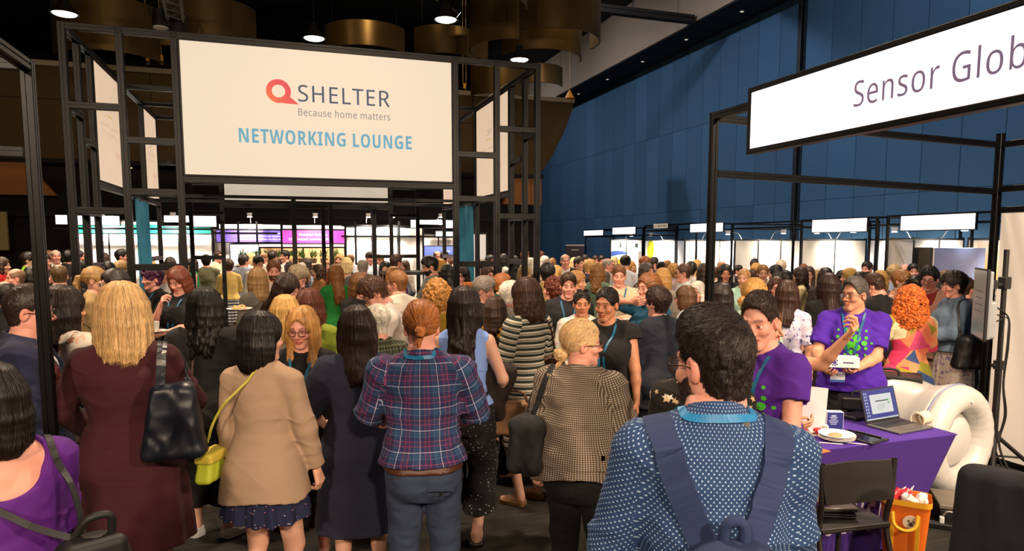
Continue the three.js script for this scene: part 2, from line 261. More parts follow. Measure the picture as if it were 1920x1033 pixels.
// c: {t thickness, hem, sl sleeve 0..2, neck, open, skirt:[y,a,b,cz]..., pleat, fold, collar, loose}
function topField(k, c) {
  const t = c.t ?? .012, sl = c.sl ?? 2, st = c.st ?? .004, sp = k.sp, hem = c.hem ?? .9, fold = c.fold ?? .006, puff = c.puff || 0, g = k.g, loose = c.loose || 0;
  const sleeves = k.arm.map((a) => {
    const list = [], cut = along(a, sl), dir = vec.norm(sl <= 1 ? vec.sub(a.E, a.S) : vec.sub(a.W, a.E)); list.push(cap(a.S, sl <= 1 ? vec.lerp(a.S, a.E, sl + .1) : a.E, a.r[0] + t + st, mix(a.r[0], a.r[1], min(1, sl)) + t + st + (sl < 1.2 ? puff : 0)));
    if (sl > 1) list.push(cap(a.E, vec.lerp(a.E, a.W, min(1.12, sl - .9)), a.r[2] + t + st, mix(a.r[2], a.r[3], min(1, sl - 1)) + t + st * 1.5 + puff));
    return { F: bones(list, .03), cut, dir, none: sl <= 0, a };
  });
  const hips = hem < 1 && !c.skirt ? bones(k.leg.map((l) => cap(l.h, l.kn, .084 * k.lg + t + .012 + loose * .5, .07 * k.lg + t + loose)), .05) : null;
  const skirt = c.skirt && loft(c.skirt), pl = c.pleat || 0, pn = c.pleats || 11, nk = c.neck ?? 0, scoop = c.scoop;
  const wst = c.waist ?? 1.08, lowHand = sl > 1.2 && sleeves.some((s) => s.cut[1] < hem + .1);
  return (x, y, z) => {
    const q = sp.bent ? sp.inv(x, y, z) : [x, y, z];
    const grow = t + loose * step(1.32, 1.0, q[1]);
    let d = smin(k.torso(q[0], q[1], q[2], grow), (y > 1.02 ? k.bust(x, y, z) : k.extra(x, y, z)) - t - loose * .5, .07);
    if (hips && y < 1.06) d = smin(d, hips(x, y, z), .06);
    if (skirt) { const r = skirt(q[0], q[1], q[2]); let e = r; if (pl) { const an = atan2(q[0], q[2]), w = step(wst, hem, q[1]); e += pl * w * (sin(an * pn + sin(an * 3) * 1.3) - .5); } d = smin(d, e, .04); }
    d = smin(d, k.trap(x, y, z) - t * (nk < 0 ? 1 : .9), .03);
    let b = 9; for (const s of sleeves) {
      if (!s.none) { const q0 = s.a, mx = (q0.S[0] + q0.W[0]) / 2 - x, my = (q0.S[1] + q0.W[1]) / 2 - y, mz = (q0.S[2] + q0.W[2]) / 2 - z, l = d + .42; if (mx * mx + my * my + mz * mz > l * l) continue; }
      if (s.none) { // armholes
        const e = cone([s.a.S[0] + s.a.m * .06, s.a.S[1] - .0, s.a.S[2], s.a.S[0] + s.a.m * .1, s.a.S[1] - .06, s.a.S[2], .078, .07], x, y, z); d = smax(d, -e, .008); continue;
      }
      let e = s.F(x, y, z); const h = (x - s.cut[0]) * s.dir[0] + (y - s.cut[1]) * s.dir[1] + (z - s.cut[2]) * s.dir[2]; e = max(e, h); if (e < b) b = e; d = smin(d, e, .028);
    }
    if (fold && d < .03 && d > -.03) { const w = q[1]; d += fold * (noise(x * 9 + 3, w * 15, z * 9) * .8 + noise(x * 18, w * 34 + x * 14, z * 18) * .4 - .35 - .75 * (1 - min(1, 2.4 * abs(noise(x * 6 + w * 5 + 9, w * 9 - x * 4, z * 6)))) ** 2) * (skirt && w < 1 ? .5 : 1); }
    const hy = hem + (c.wave ? c.wave * sin(atan2(q[0], q[2]) * 2 + 1) : 0) + (c.hemback ? (q[2] < 0 ? -c.hemback : 0) * step(0, .12, -q[2]) : 0);
    d = max(d, hy - q[1]); if (lowHand && b < d) d = b;
    // neckline: a plane that dips to the front
    const ny = 1.512 + nk - (q[2] + .02) * (c.dip ?? .3); d = max(d, q[1] - ny); d = smax(d, -ell(q[0], q[1], q[2], 0, 1.53 + nk, .012, c.nw ?? .082, .078, .1), .006);
    if (scoop) d = smax(d, -ell(q[0], q[1], q[2], 0, 1.49 - (scoop[2] || 0), scoop[3] ?? .1, scoop[0], scoop[1], .13), .006);
    if (c.open) { const w = c.open[0] + (c.open[1] - c.open[0]) * step(c.open[2] ?? 1.0, 1.46, q[1]); if (q[2] > 0) d = max(d, w - abs(q[0])); }
    if (c.collar) { const ch = c.ch || .028, cy = q[1] - (1.447 + ch - (q[2]) * .3), r = hypot(q[0] * 1.0, (q[2] + .008)), R = c.collar - cy * .25; const e = max(abs(r - R) - .0075, abs(cy) - ch); const gap = q[2] > .02 && abs(q[0]) < .022 ? .022 - abs(q[0]) : -1; d = smin(d, max(e, gap), .006); }
    return d;
  };
}
function trouserField(k, c) {
  const t = c.t ?? .012, hem = c.hem ?? .1, waist = c.waist ?? 1.0, fl = c.flare || 0, lg = k.lg;
  const legs = bones(k.leg.flatMap((l) => { const an = vec.lerp(l.kn, l.an, 1.05); return [cap(l.h, l.kn, .084 * lg + t, .058 * lg + t * 1.2), cap(l.kn, an, .056 * lg + t * 1.1, .038 + t * 1.5 + fl)]; }), .02), f = c.fold ?? .007;
  return (x, y, z) => {
    let d = smin(k.legF(x, y, z) - t, legs(x, y, z), .01);
    d = smin(d, k.torsoF(x, min(y, 1.05), z, t * .7), .025);
    if (d < .03 && d > -.03) d += f * (noise(x * 10, y * 16 + z * 8, z * 10) * .7 + noise(x * 22, y * 38, z * 22) * .35 - .3) * step(1, .85, y);
    return max(d, y - waist, hem - y);
  };
}
function skirtField(k, c) {
  const L = loft(c.rows), pl = c.pleat || 0, pn = c.pleats || 9, hem = c.rows[0][0], top = c.rows[c.rows.length - 1][0];
  return (x, y, z) => { const an = atan2(x, z), w = step(top, hem, y); let d = L(x, y, z); d = smin(d, k.torsoF(x, max(y, .9), z, .012), .03); d += pl * w * (sin(an * pn + sin(an * 2.3) * 1.4) - .3); return max(d, y - top, hem + (c.wave || 0) * sin(an * 3) - y); };
}
// ---- shoes in world-of-body axes
function shoeGeo(l, c, cell) {
  const a = l.toe * D2R, s = sin(a), co = cos(a), w = c.w || 1, flat = c.flat || 0, low = c.low || 0;
  const G = (x, y, z) => {
    const X0 = x - l.an[0], Z0 = z - l.an[2], X = X0 * co - Z0 * s, Z = X0 * s + Z0 * co, Y = y - (l.an[1] - .085);
    const u = clamp((Z + .06) / .245, 0, 1), hw = (.034 + .012 * sin(u * PI * .8) - .012 * step(.75, 1.05, u)) * w, top = mix(.075 - low, .034, step(.15, .75, u));
    let d = max(ell(X, 0, Z, 0, 0, .0625, hw * 1.0, 1, .125 + (c.long || 0)), Y - top, -Y); 
    d = smax(max(hypot(max(0, abs(X) - hw * .6), max(0, abs(Z - .0625) - .085)) - hw * .42, -Y), Y - top, .02);
    const sole = max(hypot(max(0, abs(X) - hw * .6), max(0, abs(Z - .0625) - .085)) - hw * .42 - .006, Y - .026 - (c.sole || 0), -Y);
    const open = c.open ? smax(d, -(hypot(X * 1.2, (Y - .085 + low), Z + .005) - c.open), .004) : d;
    return min(open, sole);
  };
  const o = l.an; return nets(G, [o[0] - .2, -.005 + l.an[1] - .085, o[2] - .2], [o[0] + .2, l.an[1] + .03, o[2] + .23], cell);
}
// ---- hair, in head axes
function hairField(h) {
  const t = h.t ?? .016, st = h.s, len = h.len || .15, w = h.w || 1, ns = h.seed || 1, r = rng(ns * 77 + 5), fr = (h.fr ?? 112) * D2R, top = h.top || 0;
  const capF = (x, y, z, q) => ell(x, y, z, 0, .045, -.016, .076 + q, .088 + q, .096 + q);
  const face = (x, y, z, rx) => ell(x, y, z, (h.px || 0), -.035 + (h.fy || 0), .12, rx, .118, h.rz || (st === 'short' && !h.fringe ? .088 : .078));
  if (st === 'short') {
    const cut = h.cut ?? -.065, L = h.long || 0;
    return (x, y, z) => {
      const tt = t * (.3 + .7 * step(-.07, .05, y));
      let d = capF(x, y, z, tt); d = smin(d, ell(x, y, z, 0, -.03, -.04, .06 + tt * .5, .075, .052 + tt * .5), .035); if (top) d = smin(d, ell(x, y, z, h.sweep || 0, .092, .012, .064, .05 + top, .086), .03);
      d = max(d, cut - y); d = smax(d, -face(x, y, z, h.rx || .105), .008); const ax = abs(x); d = smax(d, -ell(ax, y, z, .085, -.012, .002, .034, .036 - L, .028), .006);
      if (z > 0 && y < -.012) d = max(d, z - .012); if (h.bald) d = smax(d, -ell(x, y, z, 0, .15, .03, .078, h.bald, .12), .01);
      return abs(d) > .02 ? d : d + (h.n ?? .004) * (noise(x * 70 + y * 25, y * 45 + ns, z * 60) + .6 * noise(x * 140, y * 90, z * 150));
    };
  }
  const B = [], lk = h.locks || 23;
  if (st === 'long') for (let i = 0; i < lk; i++) {
    const ph = (i / (lk - 1) * 2 - 1) * fr + (r() - .5) * .08, dx = sin(ph), dz = -cos(ph), side = abs(dx), L = len * (1 + (r() - .5) * (h.rag ?? .12)) * (h.angle ? 1 + h.angle * (dz > 0 ? 1 : -dz * -1) : 1), wv = (h.wave || 0), R = .02 + r() * .004, ex = h.t ? (h.t - .016) : 0;
    let P = [[dx * .02 + (h.part || 0), .128 + ex, -.012 + dz * .03], [dx * .052, .112 + ex, -.014 + dz * .068], [dx * (.082 + ex), .05, -.014 + dz * (.1 + ex)], [dx * (.088 + ex), -.03, -.014 + dz * (.1 + ex)]];
    const zt = h.front && side > .55 ? .095 : h.back === 0 ? -.02 + dz * .08 : min(-.045, -.03 + dz * .1) - (L > .24 ? .045 * max(0, -dz) : 0), xs = (h.front && side > .55 ? .84 : .8) * w;
    for (let q = 1; q <= 4; q++) { const y = mix(-.03, -L, q / 4), u = step(-.1, -.26, y); P.push([dx * (.088 + ex) * mix(1, xs, step(-.05, -.2, y)) * mix(1, w, q / 4) + wv * sin(y * 38 + i * 1.7), y, mix(-.016 + dz * (.092 + ex), zt, u) + wv * cos(y * 34 + i * 2.1)]); }
    for (let q = 0; q < P.length - 1; q++) B.push(cap(P[q], P[q + 1], (q < 3 ? .018 : R), q === P.length - 2 ? R * .55 : q < 2 ? .018 : R));
  }
  const tie = h.tie || [0, .02, -.118];
  if (st === 'pony') { const P = [tie, vec.add(tie, [0, .012, -.03]), vec.add(tie, [0, -.05, -.05]), [tie[0] * 1.1, -len * .6, tie[2] - .035], [tie[0] * 1.2, -len, tie[2] - .012]]; for (let i = 0; i < 4; i++) for (const s of [-1, 0, 1]) B.push(cap(vec.add(P[i], [s * .012 * min(i, 1), 0, 0]), vec.add(P[i + 1], [s * .014, 0, s * .004]), [.016, .022, .024, .022][i], [.022, .024, .022, .008][i])); }
  if (st === 'bun') { const q = h.r || .038; B.push(cap(tie, vec.add(tie, [0, .004, -.02]), q, q * .95)); for (let i = 0; i < 7; i++) { const a = i * 1.1; B.push(cap(vec.add(tie, [cos(a) * q * .7, sin(a) * q * .7, -.012 - .004 * i]), vec.add(tie, [cos(a + 1) * q * .7, sin(a + 1) * q * .7, -.016 - .004 * i]), q * .42)); } if (h.loose) for (let i = 0; i < 5; i++) B.push(cap(vec.add(tie, [0, -.02, 0]), vec.add(tie, [(r() - .5) * .07, -.05 - r() * .03, -.02 - r() * .02]), .008, .003)); }
  const F = B.length ? bones(B, h.k || .011) : null, rx = h.rx || (st === 'long' ? .078 : .098);
  const curl = st === 'curly', cf = h.cf || 42;
  return (x, y, z) => {
    let d = capF(x, y, z, st === 'long' || curl ? t : t * (.45 + .55 * step(-.06, .05, y)));
    if (top) d = smin(d, ell(x, y, z, 0, .09, -.01, .064, .05 + top, .086), .03);
    if (curl) { d = smin(d, ell(x, y, z, 0, h.cy ?? -.02, -.045, (h.cr || .13), (h.ch || .15), (h.cd || .11)), .05); d = smax(d, -face(x, y, z, .07), .012); }
    else if (st === 'long') { d = max(d, -.045 - y + (z > 0 ? .03 : 0)); }
    else { d = max(d, (h.cut ?? -.085) - y + max(0, z) * 1.2); const ax = abs(x); d = smax(d, -ell(ax, y, z, .088, -.014, .004, .026, .034, .026), .006); }
    if (!curl) d = smax(d, -face(x, y, z, rx), .008);
    if (F) { let e = F(x, y, z); if (st === 'long') { e = smax(e, -face(x, y, z, rx), .01); e = smax(e, -cone([0, -.05, .0, 0, -.22, -.005, .052, .06], x, y, z), .01); } d = smin(d, e, .014); }
    if (abs(d) > (curl ? .05 : .02)) return d; const an = atan2(x, -z - .016);
    if (curl) d += (h.n ?? .014) * (noise(x * cf + ns, y * cf, z * cf) + .7 * noise(x * cf * 2.1, y * cf * 2.1 + ns, z * cf * 2.1));
    else if (st === 'long') d += (h.n ?? .0026) * (noise(an * 13 + ns + (h.wave ? sin(y * 36) * 1.2 : 0), y * 5, 1.5) + .7 * noise(an * 31, y * 9, 4.5));
    else { const q = vec.sub([x, y, z], tie), a2 = atan2(q[0], q[1]); d += (h.n ?? .002) * (noise(a2 * 16, hypot(...q) * 8, ns) + .7 * noise(a2 * 34, hypot(...q) * 14, ns + 5)); }
    return d;
  };
}
const HAIRS = new Map();
function hairGeo(h, cell) {
  const key = JSON.stringify(h) + cell; if (HAIRS.has(key)) return HAIRS.get(key);
  const F = hairField(h), e = .05, L = h.s === 'long' || h.s === 'pony' ? (h.len || .15) * 1.14 + .04 : h.s === 'curly' ? .04 + (h.ch || .15) - min(0, h.cy ?? -.02) : .15, X = h.s === 'curly' ? (h.cr || .13) + .05 : .17 + (h.w > 1 ? .06 : 0);
  const tone = h.tone ?? .28, sn = (h.seed || 1) * 3.3, straight = h.s === 'long';
  let g = nets(F, [-X, -L, -.25], [X, .2 + (h.t || 0) + (h.top || 0), .17], cell);
  const shade = (x, y, z) => { const an = atan2(x, -z - .016); const n = straight ? noise(an * 14 + sn, y * 3, sn) * .6 + noise(an * 38, y * 4, sn) * .5 : noise(x * 60 + sn, y * 30, z * 60) * .7; let c = 1 + tone * n * 1.6; const q = h.tip ? step(-.02, -(h.len || .2), y) : 0; const root = h.root ? step(.0, .12, y) : 0; return [1, 1, 1].map((_, i) => max(.15, c * mix(1, h.tip ? h.tip[i] : 1, q) * mix(1, h.root ? h.root[i] : 1, root))); };
  tint(g, shade);
  if (h.strands) { // fine locks of hair that follow the surface
    const r = rng((h.seed || 1) * 991), p = g.attributes.position, P = [], I = [], C = [], G = (q) => { const d = F(...q), s = .002; return [d, [(F(q[0] + s, q[1], q[2]) - d) / s, (F(q[0], q[1] + s, q[2]) - d) / s, (F(q[0], q[1], q[2] + s) - d) / s]]; };
    const sh = h.s === 'short', tie = h.tie || [0, .02, -.118], crown = h.crown || [.012, .1, -.075], n = h.strands * 1.5, seg = sh ? 4 : 9, sl = h.sl || (sh ? .03 : h.s === 'long' ? .16 : .1), rad = h.sr || (sh ? .0007 : .0009), lift = h.lift ?? (sh ? .01 : .002);
    for (let q = 0; q < n; q++) {
      const i = (r() * p.count) | 0; let a = [p.getX(i), p.getY(i), p.getZ(i)]; if (sh && a[2] > .035 && a[1] < .085) continue; const pts = [], col = .7 + r() * .75, L2 = sl * (.5 + r() * .9), sw = (r() - .5) * (sh ? 1.3 : .25), c0 = shade(...a);
      for (let s = 0; s <= seg; s++) {
        const [d, g0] = G(a), nn = vec.norm(g0), off = .0012 + lift * (s / seg) ** 1.5 * (sh ? .5 + r() : 1); a = vec.sub(a, vec.mul(nn, clamp(d, -.01, .01)));
        pts.push(vec.add(a, vec.mul(nn, off)));
        let dir = h.s === 'long' ? (a[1] > .07 ? [a[0] * 6, -.5, (a[2] + .02) * 5] : [0, -1, 0]) : sh ? vec.add(vec.sub(a, crown), [sin(a[1] * 60) * .012 + (h.sweepx || 0) * .05 * step(.02, .1, a[1]), -.03, .03 * step(.03, .1, a[1])]) : vec.sub(tie, a);
        dir = vec.norm(dir); const sd = vec.cross(nn, dir); dir = vec.add(dir, vec.mul(sd, sw)); dir = vec.norm(vec.sub(dir, vec.mul(nn, vec.dot(dir, nn)))); if (!sh && h.s !== 'long' && hypot(...vec.sub(tie, a)) < .03) dir = [0, 0, 0];
        a = vec.add(a, vec.mul(dir, L2 / seg));
      }
      const b = P.length / 3;
      for (let s = 0; s <= seg; s++) { const t = pts[s], u = vec.norm(vec.sub(pts[min(seg, s + 1)], pts[max(0, s - 1)])), nn = vec.norm(G(t)[1]), sd = vec.norm(vec.cross(u, nn)), R = rad * (1 - .75 * (s / seg) ** 2) * 1.2;
        for (const [x, y] of [[1, 0], [-.5, .6], [-.5, -.3]]) { P.push(...vec.add(t, vec.add(vec.mul(sd, x * R * 1.6), vec.mul(nn, y * R)))); C.push(c0[0] * col, c0[1] * col, c0[2] * col); } }
      for (let s = 0; s < seg; s++) for (let k = 0; k < 3; k++) { const a0 = b + s * 3 + k, a1 = b + s * 3 + (k + 1) % 3; I.push(a0, a1, a0 + 3, a1, a1 + 3, a0 + 3); }
    }
    const sg = new THREE.BufferGeometry(); sg.setAttribute('position', new THREE.Float32BufferAttribute(P, 3)); sg.setAttribute('color', new THREE.Float32BufferAttribute(C, 3)); sg.setIndex(I); sg.computeVertexNormals();
    g = mergeGeometries([g, sg]);
  }
  HAIRS.set(key, g); return g;
}
const beardGeo = (() => { let g; return () => g || (g = tint(nets((x, y, z) => { let d = ell(x, y, z, 0, -.052, .024, .067, .086, .077); d = max(d, y + .03 + (abs(x) < .05 ? .012 * (1 - abs(x) / .05) : -.02)); d = smax(d, -ell(x, y, z, 0, -.066, .1, .022, .009, .03), .004); d = max(d, -z - .005); return d + .003 * noise(x * 120, y * 120, z * 120); }, [-.09, -.15, -.03], [.09, .0, .12], .005), () => [1, 1, 1])); })();
// ---------------------------------------------------------------- names, materials, placing
const taken = {};
const numbered = (n) => { const k = taken[n] = (taken[n] ?? -1) + 1; return k ? n + '_' + String(k).padStart(3, '0') : n; };
const shadow = (m) => { m.castShadow = m.receiveShadow = true; return m; };
const MATS = new Map();
function mat(color, rough = .8, more = {}) {
  const key = color + '|' + rough + '|' + Object.keys(more).map((k) => k + (more[k]?.uuid || more[k])).join(); if (MATS.has(key)) return MATS.get(key);
  const phys = 'sheen' in more || 'specularIntensity' in more || 'clearcoat' in more || 'transmission' in more, m = new (phys ? THREE.MeshPhysicalMaterial : THREE.MeshStandardMaterial)({ color, roughness: rough, ...more }); MATS.set(key, m); return m;
}
const skin = (c) => mat(c, .52, { vertexColors: true }), hairMat = (c, r = .5) => mat(c, r, { vertexColors: true });
const SK = { fair: '#d9a58c', mid: '#cd9273', tan: '#b57a58', brown: '#8d5a3e', dark: '#5e3a28', pink: '#dc9c88' };
const HAIRC = { black: '#0c0908', dark: '#1b110c', brown: '#38210f', mid: '#5d3c22', light: '#8a6238', dirty: '#a27f4a', blond: '#cfa560', pale: '#dcc08a', white: '#d8d0c4', grey: '#8f877d', dgrey: '#56504a', red: '#7d2f14', ginger: '#b8561c', orange: '#d2691a', purple: '#5b2a4e', auburn: '#5a2814' };
function ray(x, y) { const d = new THREE.Vector3((x - CX) / FOCAL, -(y - CY) / FOCAL, -1); return d.applyEuler(camera.rotation); }
const at = (x, y, Z) => ray(x, y).multiplyScalar(Z).add(camera.position);
const onY = (x, y, Y) => { const d = ray(x, y); return d.multiplyScalar((Y - EYE) / d.y).add(camera.position); };
const onX = (x, y, X) => { const d = ray(x, y); return d.multiplyScalar(X / d.x).add(camera.position); };
const onZ = (x, y, Z) => { const d = ray(x, y); return d.multiplyScalar(Z / d.z).add(camera.position); };
function put(parent, name, geo, m) { const o = shadow(new THREE.Mesh(geo, m)); o.name = numbered(name); parent.add(o); return o; }
function tag(o, label, category, group, kind) { o.userData.label = label; if (category) o.userData.category = category; if (group) o.userData.group = group; if (kind) o.userData.kind = kind; return o; }
function thing(name, label, category, pos, turn = 0, group) { const o = new THREE.Group(); o.name = numbered(name); scene.add(o); if (pos) o.position.set(...(pos.isVector3 ? pos.toArray() : pos)); o.rotation.y = turn; return tag(o, label, category, group); }
// a strip of cloth laid over a field: points pulled to the surface, then a flat ribbon
function strip(F, pts, width, off = .006, n = 40, thick = .003, hang) {
  const curve = new THREE.CatmullRomCurve3(pts.map((p) => new THREE.Vector3(...p))), P = [], I = [], U = []; const G = (q) => { const d = F(...q), s = .003; return [d, vec.norm([(F(q[0] + s, q[1], q[2]) - d), (F(q[0], q[1] + s, q[2]) - d), (F(q[0], q[1], q[2] + s) - d)])]; };
  const Q = curve.getSpacedPoints(n).map((v) => { let q = v.toArray(), nn; for (let i = 0; i < 5; i++) { const [d, g] = G(q); nn = g; const want = d - off; if (hang && want > hang) break; q = vec.sub(q, vec.mul(g, clamp(want, -.06, .06))); } return [q, nn]; });
  const S = Q.map((_, i) => { const a = [0, 0, 0]; let c = 0; for (let k = -2; k <= 2; k++) { const j = clamp(i + k, 0, n); for (let m = 0; m < 3; m++) a[m] += Q[j][0][m]; c++; } return [vec.mul(a, 1 / c), Q[i][1]]; });
  let len = 0;
  S.forEach(([q, nn], i) => { const t = vec.norm(vec.sub(S[min(n, i + 1)][0], S[max(0, i - 1)][0])), sd = vec.norm(vec.cross(t, nn)), up = vec.cross(sd, t); if (i) len += vec.len(vec.sub(q, S[i - 1][0]));
    for (const [a, b] of [[-.5, 0], [.5, 0], [.5, 1], [-.5, 1]]) { P.push(...vec.add(q, vec.add(vec.mul(sd, a * width), vec.mul(up, b * thick * (vec.dot(up, nn) < 0 ? -1 : 1))))); U.push(len, a + .5); }
    if (i) for (let k = 0; k < 4; k++) { const a = (i - 1) * 4 + k, b = (i - 1) * 4 + (k + 1) % 4; I.push(a, b, a + 4, b, b + 4, a + 4); } });
  I.push(0, 2, 1, 0, 3, 2); const e = n * 4; I.push(e, e + 1, e + 2, e, e + 2, e + 3);
  let g = new THREE.BufferGeometry(); g.setAttribute('position', new THREE.Float32BufferAttribute(P, 3)); g.setAttribute('uv', new THREE.Float32BufferAttribute(U, 2)); g.setIndex(I); g = g.toNonIndexed(); g.computeVertexNormals(); return g;
}
const GEO = new Map();
const cached = (key, make) => { if (!GEO.has(key)) GEO.set(key, make()); return GEO.get(key); };
function torusOval(a, b, r, seg = 26) { const pts = []; for (let i = 0; i < seg; i++) { const t = i / seg * 2 * PI, c = cos(t), s = sin(t); pts.push(new THREE.Vector3(Math.sign(c) * abs(c) ** .75 * a, Math.sign(s) * abs(s) ** .75 * b, 0)); } return new THREE.TubeGeometry(new THREE.CatmullRomCurve3(pts, true), seg, r, 6, true); }
const tube = (pts, r, seg = 16, sides = 8) => new THREE.TubeGeometry(new THREE.CatmullRomCurve3(pts.map((p) => p.isVector3 ? p : new THREE.Vector3(...p))), seg, r, sides, false);
function bare(g) { for (const n of Object.keys(g.attributes)) if (!['position', 'normal'].includes(n)) g.deleteAttribute(n); return g.index ? g.toNonIndexed() : g; }
const join = (list) => mergeGeometries(list.map(bare));
const glassesGeo = () => cached('glasses', () => { const L = []; for (const s of [-1, 1]) { const o = torusOval(.0245, .0185, .0021); o.rotateY(s * .12); o.translate(s * .0335, .001, .101); L.push(o, tube([[s * .058, .006, .097], [s * .079, .005, .06], [s * .083, .003, -.005], [s * .081, -.012, -.025]], .002, 12, 6)); } L.push(tube([[-.01, .006, .103], [0, .009, .106], [.01, .006, .103]], .002, 6, 6)); return join(L); });
const lensGeo = () => cached('lens', () => join([-1, 1].map((s) => { const o = new THREE.CylinderGeometry(.024, .024, .001, 20); o.rotateX(PI / 2); o.scale(1, .75, 1); o.rotateY(s * .12); o.translate(s * .0335, .001, .101); return o; })));
const LANYARD = '#0d5f86';
let NP = 0; const STANDING = []; // where people stand, so that nobody stands inside another
for (const z of [-8, -9, -10.75, -11.95, -13.15]) for (const x of [-2, 3]) STANDING.push([x, z, .16]); for (const z of [-8, -13.15]) for (const x of [-1.5, -1, 1.97, 2.48]) STANDING.push([x, z, .16]); for (const q of [[.17, -10.75], [.78, -11.95], [1.5, -11.95], [.72, -13.15], [3.02, -4.37], [-2, -8.5], [3, -8.45]]) STANDING.push([...q, .14]);
// s: where it stands (x, y of the crown in the photograph, Z distance, f facing: 0 towards the camera, 180 away), how it is built, and what it wears
function person(s) {
  const lod = s.lod ?? 2, cell = [.012, .0155, .024][lod], cc = s.cc || [.0085, .0115, .019][lod], o = { ...s }, bk = JSON.stringify([s.sex, s.g, s.lean, s.side, s.hy, s.hp, s.ht, s.L, s.R, s.feet, s.ag, s.sw, s.smile, s.fat, lod, s.hd]);
  const k = cached('sk' + bk, () => skeleton(o));
  let P = at(s.x, s.y, s.Z); { const r0 = s.rad || .27, fits = (p) => STANDING.every(([x, z, r]) => hypot(p.x - x, p.z - z) > r + r0 - (s.lod === 0 ? .06 : 0)); if (lod > 0 && !fits(P)) for (let n = 1; n < (lod > 1 ? 26 : 10); n++) { const q = at(s.x, s.y, s.Z + (n % 2 ? 1 : -1) * Math.ceil(n / 2) * .12); if (q.y > 1.42 && q.y < 1.94 && fits(q)) { P = q; break; } } else if (!fits(P)) { for (let n = 1; n < 8; n++) { const q = at(s.x, s.y, s.Z + (n % 2 ? 1 : -1) * Math.ceil(n / 2) * .08); if (fits(q)) { P = q; break; } } } STANDING.push([P.x, P.z, r0]); }
  const crown = k.head[1] + .133 + (s.hair ? (s.hair.t ?? .016) * .7 + (s.hair.top || 0) * .6 : 0) - abs(s.hp || 0) * .0006, sc = P.y / crown, turn = atan2(camera.position.x - P.x, camera.position.z - P.z) + (s.f || 0) * D2R;
  const root = thing('person', s.label, 'person', null, turn, s.group); root.scale.setScalar(sc);
  const hx = k.head[0] * sc, hz = k.head[2] * sc; root.position.set(P.x - (hx * cos(turn) + hz * sin(turn)), 0, P.z - (-hx * sin(turn) + hz * cos(turn)));
  s.H = P.y; s.root = root; s.k = k;
  put(root, 'body', cached('body' + bk, () => bodyGeo(k, cell, o)), skin(SK[s.skin || 'fair']));
  if (s.hair && s.hair.s) { const m = put(root, 'hair', hairGeo(s.hair, s.hair.c || [.0048, .0065, .0095][lod]), hairMat(HAIRC[s.hc] || s.hc, s.hair.rough || .5)); m.applyMatrix4(k.headM); }
  if (s.beard) put(root, 'beard', beardGeo(), hairMat(HAIRC[s.beard] || s.beard, .7)).applyMatrix4(k.headM);
  if (s.glasses) { const g = put(root, 'glasses', glassesGeo(), mat(s.glasses === true ? '#161214' : s.glasses, .35)); g.applyMatrix4(k.headM); if (lod < 2) put(g, 'lens', lensGeo(), mat('#ffffff', .05, { transmission: 1, thickness: 0 })); }
  s.F = {};
  for (const w of s.wear || []) {
    const key = w.k + JSON.stringify(w.c || {}) + bk + cc + (w.uv ? 'u' : '');
    const F = w.k === 'band' ? (x, y, z) => max(smin(k.torsoF(x, y, z, w.c.t), k.legF(x, y, z) - w.c.t, .03), abs(y - w.c.y) - w.c.h) : w.k === 'trousers' ? trouserField(k, w.c || {}) : w.k === 'skirt' ? skirtField(k, w.c) : topField(k, w.c || {}); s.F[w.n] = F;
    const geo = cached(key, () => {
      const [lo, hi] = boundsOf(k, .14 + (w.c?.puff || 0)); if (w.k !== 'trousers') { hi[1] = k.head[1] - .06; lo[1] = Math.min(...k.arm.map((a) => a.W[1] - .06), (w.c.hem ?? .9)) - .05 - (w.c.hemback || 0); if (w.k === 'skirt') { lo[1] = w.c.rows[0][0] - .05; hi[1] = w.c.rows[w.c.rows.length - 1][0] + .05; } } else { lo[1] = 0; hi[1] = (w.c?.waist ?? 1) + .06; }
      if (w.k === 'skirt' || w.c?.skirt) { const m = max(...(w.c.rows || w.c.skirt).map((r) => max(r[1], r[2]) + abs(r[3] || 0))) + .06; lo[0] = min(lo[0], -m); hi[0] = max(hi[0], m); lo[2] = min(lo[2], -m); hi[2] = max(hi[2], m); }
      let g = nets(F, lo, hi, cc);
      if (w.uv) {
        const R = .16 * (s.g || 1), arms = k.arm.map((a, i) => { const U = bones([cap(a.S, a.E, a.r[0], a.r[1]), cap(a.E, a.W, a.r[2], a.r[3])], .02), side = vec.norm(vec.cross(vec.sub(a.E, a.S), [0, 0, 1])), fw = vec.norm(vec.cross(side, vec.sub(a.E, a.S))), ux = vec.norm(vec.sub(a.E, a.S)), wx = vec.norm(vec.sub(a.W, a.E)), s2 = vec.norm(vec.sub(side, vec.mul(wx, vec.dot(side, wx)))), f2 = vec.cross(s2, wx);
          const uv = (b, X, Y, Z, off) => (x, y, z) => { const q = vec.sub([x, y, z], b); return [atan2(vec.dot(q, X), -vec.dot(q, Y)) * .058, off - vec.dot(q, Z)]; };
          return { U, up: { id: 'a' + i, period: .058 * 2 * PI, uv: uv(a.S, side, fw, ux, 1.4) }, lo: { id: 'f' + i, period: .058 * 2 * PI, uv: uv(a.E, s2, f2, wx, 1.12) }, a, ux }; });
        const tor = { id: 't', period: R * 2 * PI, uv: (x, y, z) => { const q = k.sp.bent ? k.sp.inv(x, y, z) : [x, y, z]; return [atan2(q[0], -q[2]) * R, q[1]]; } };
        g = unwrap(g, (x, y, z) => { if (w.k !== 'top') return tor; const dt = k.torsoF(x, y, z); for (const a of arms) if (a.U(x, y, z) < dt - .012) return vec.dot(vec.sub([x, y, z], a.a.E), a.ux) > 0 ? a.lo : a.up; return tor; });
      }
      return g;
    });
    put(root, w.n, geo, w.m);
  }
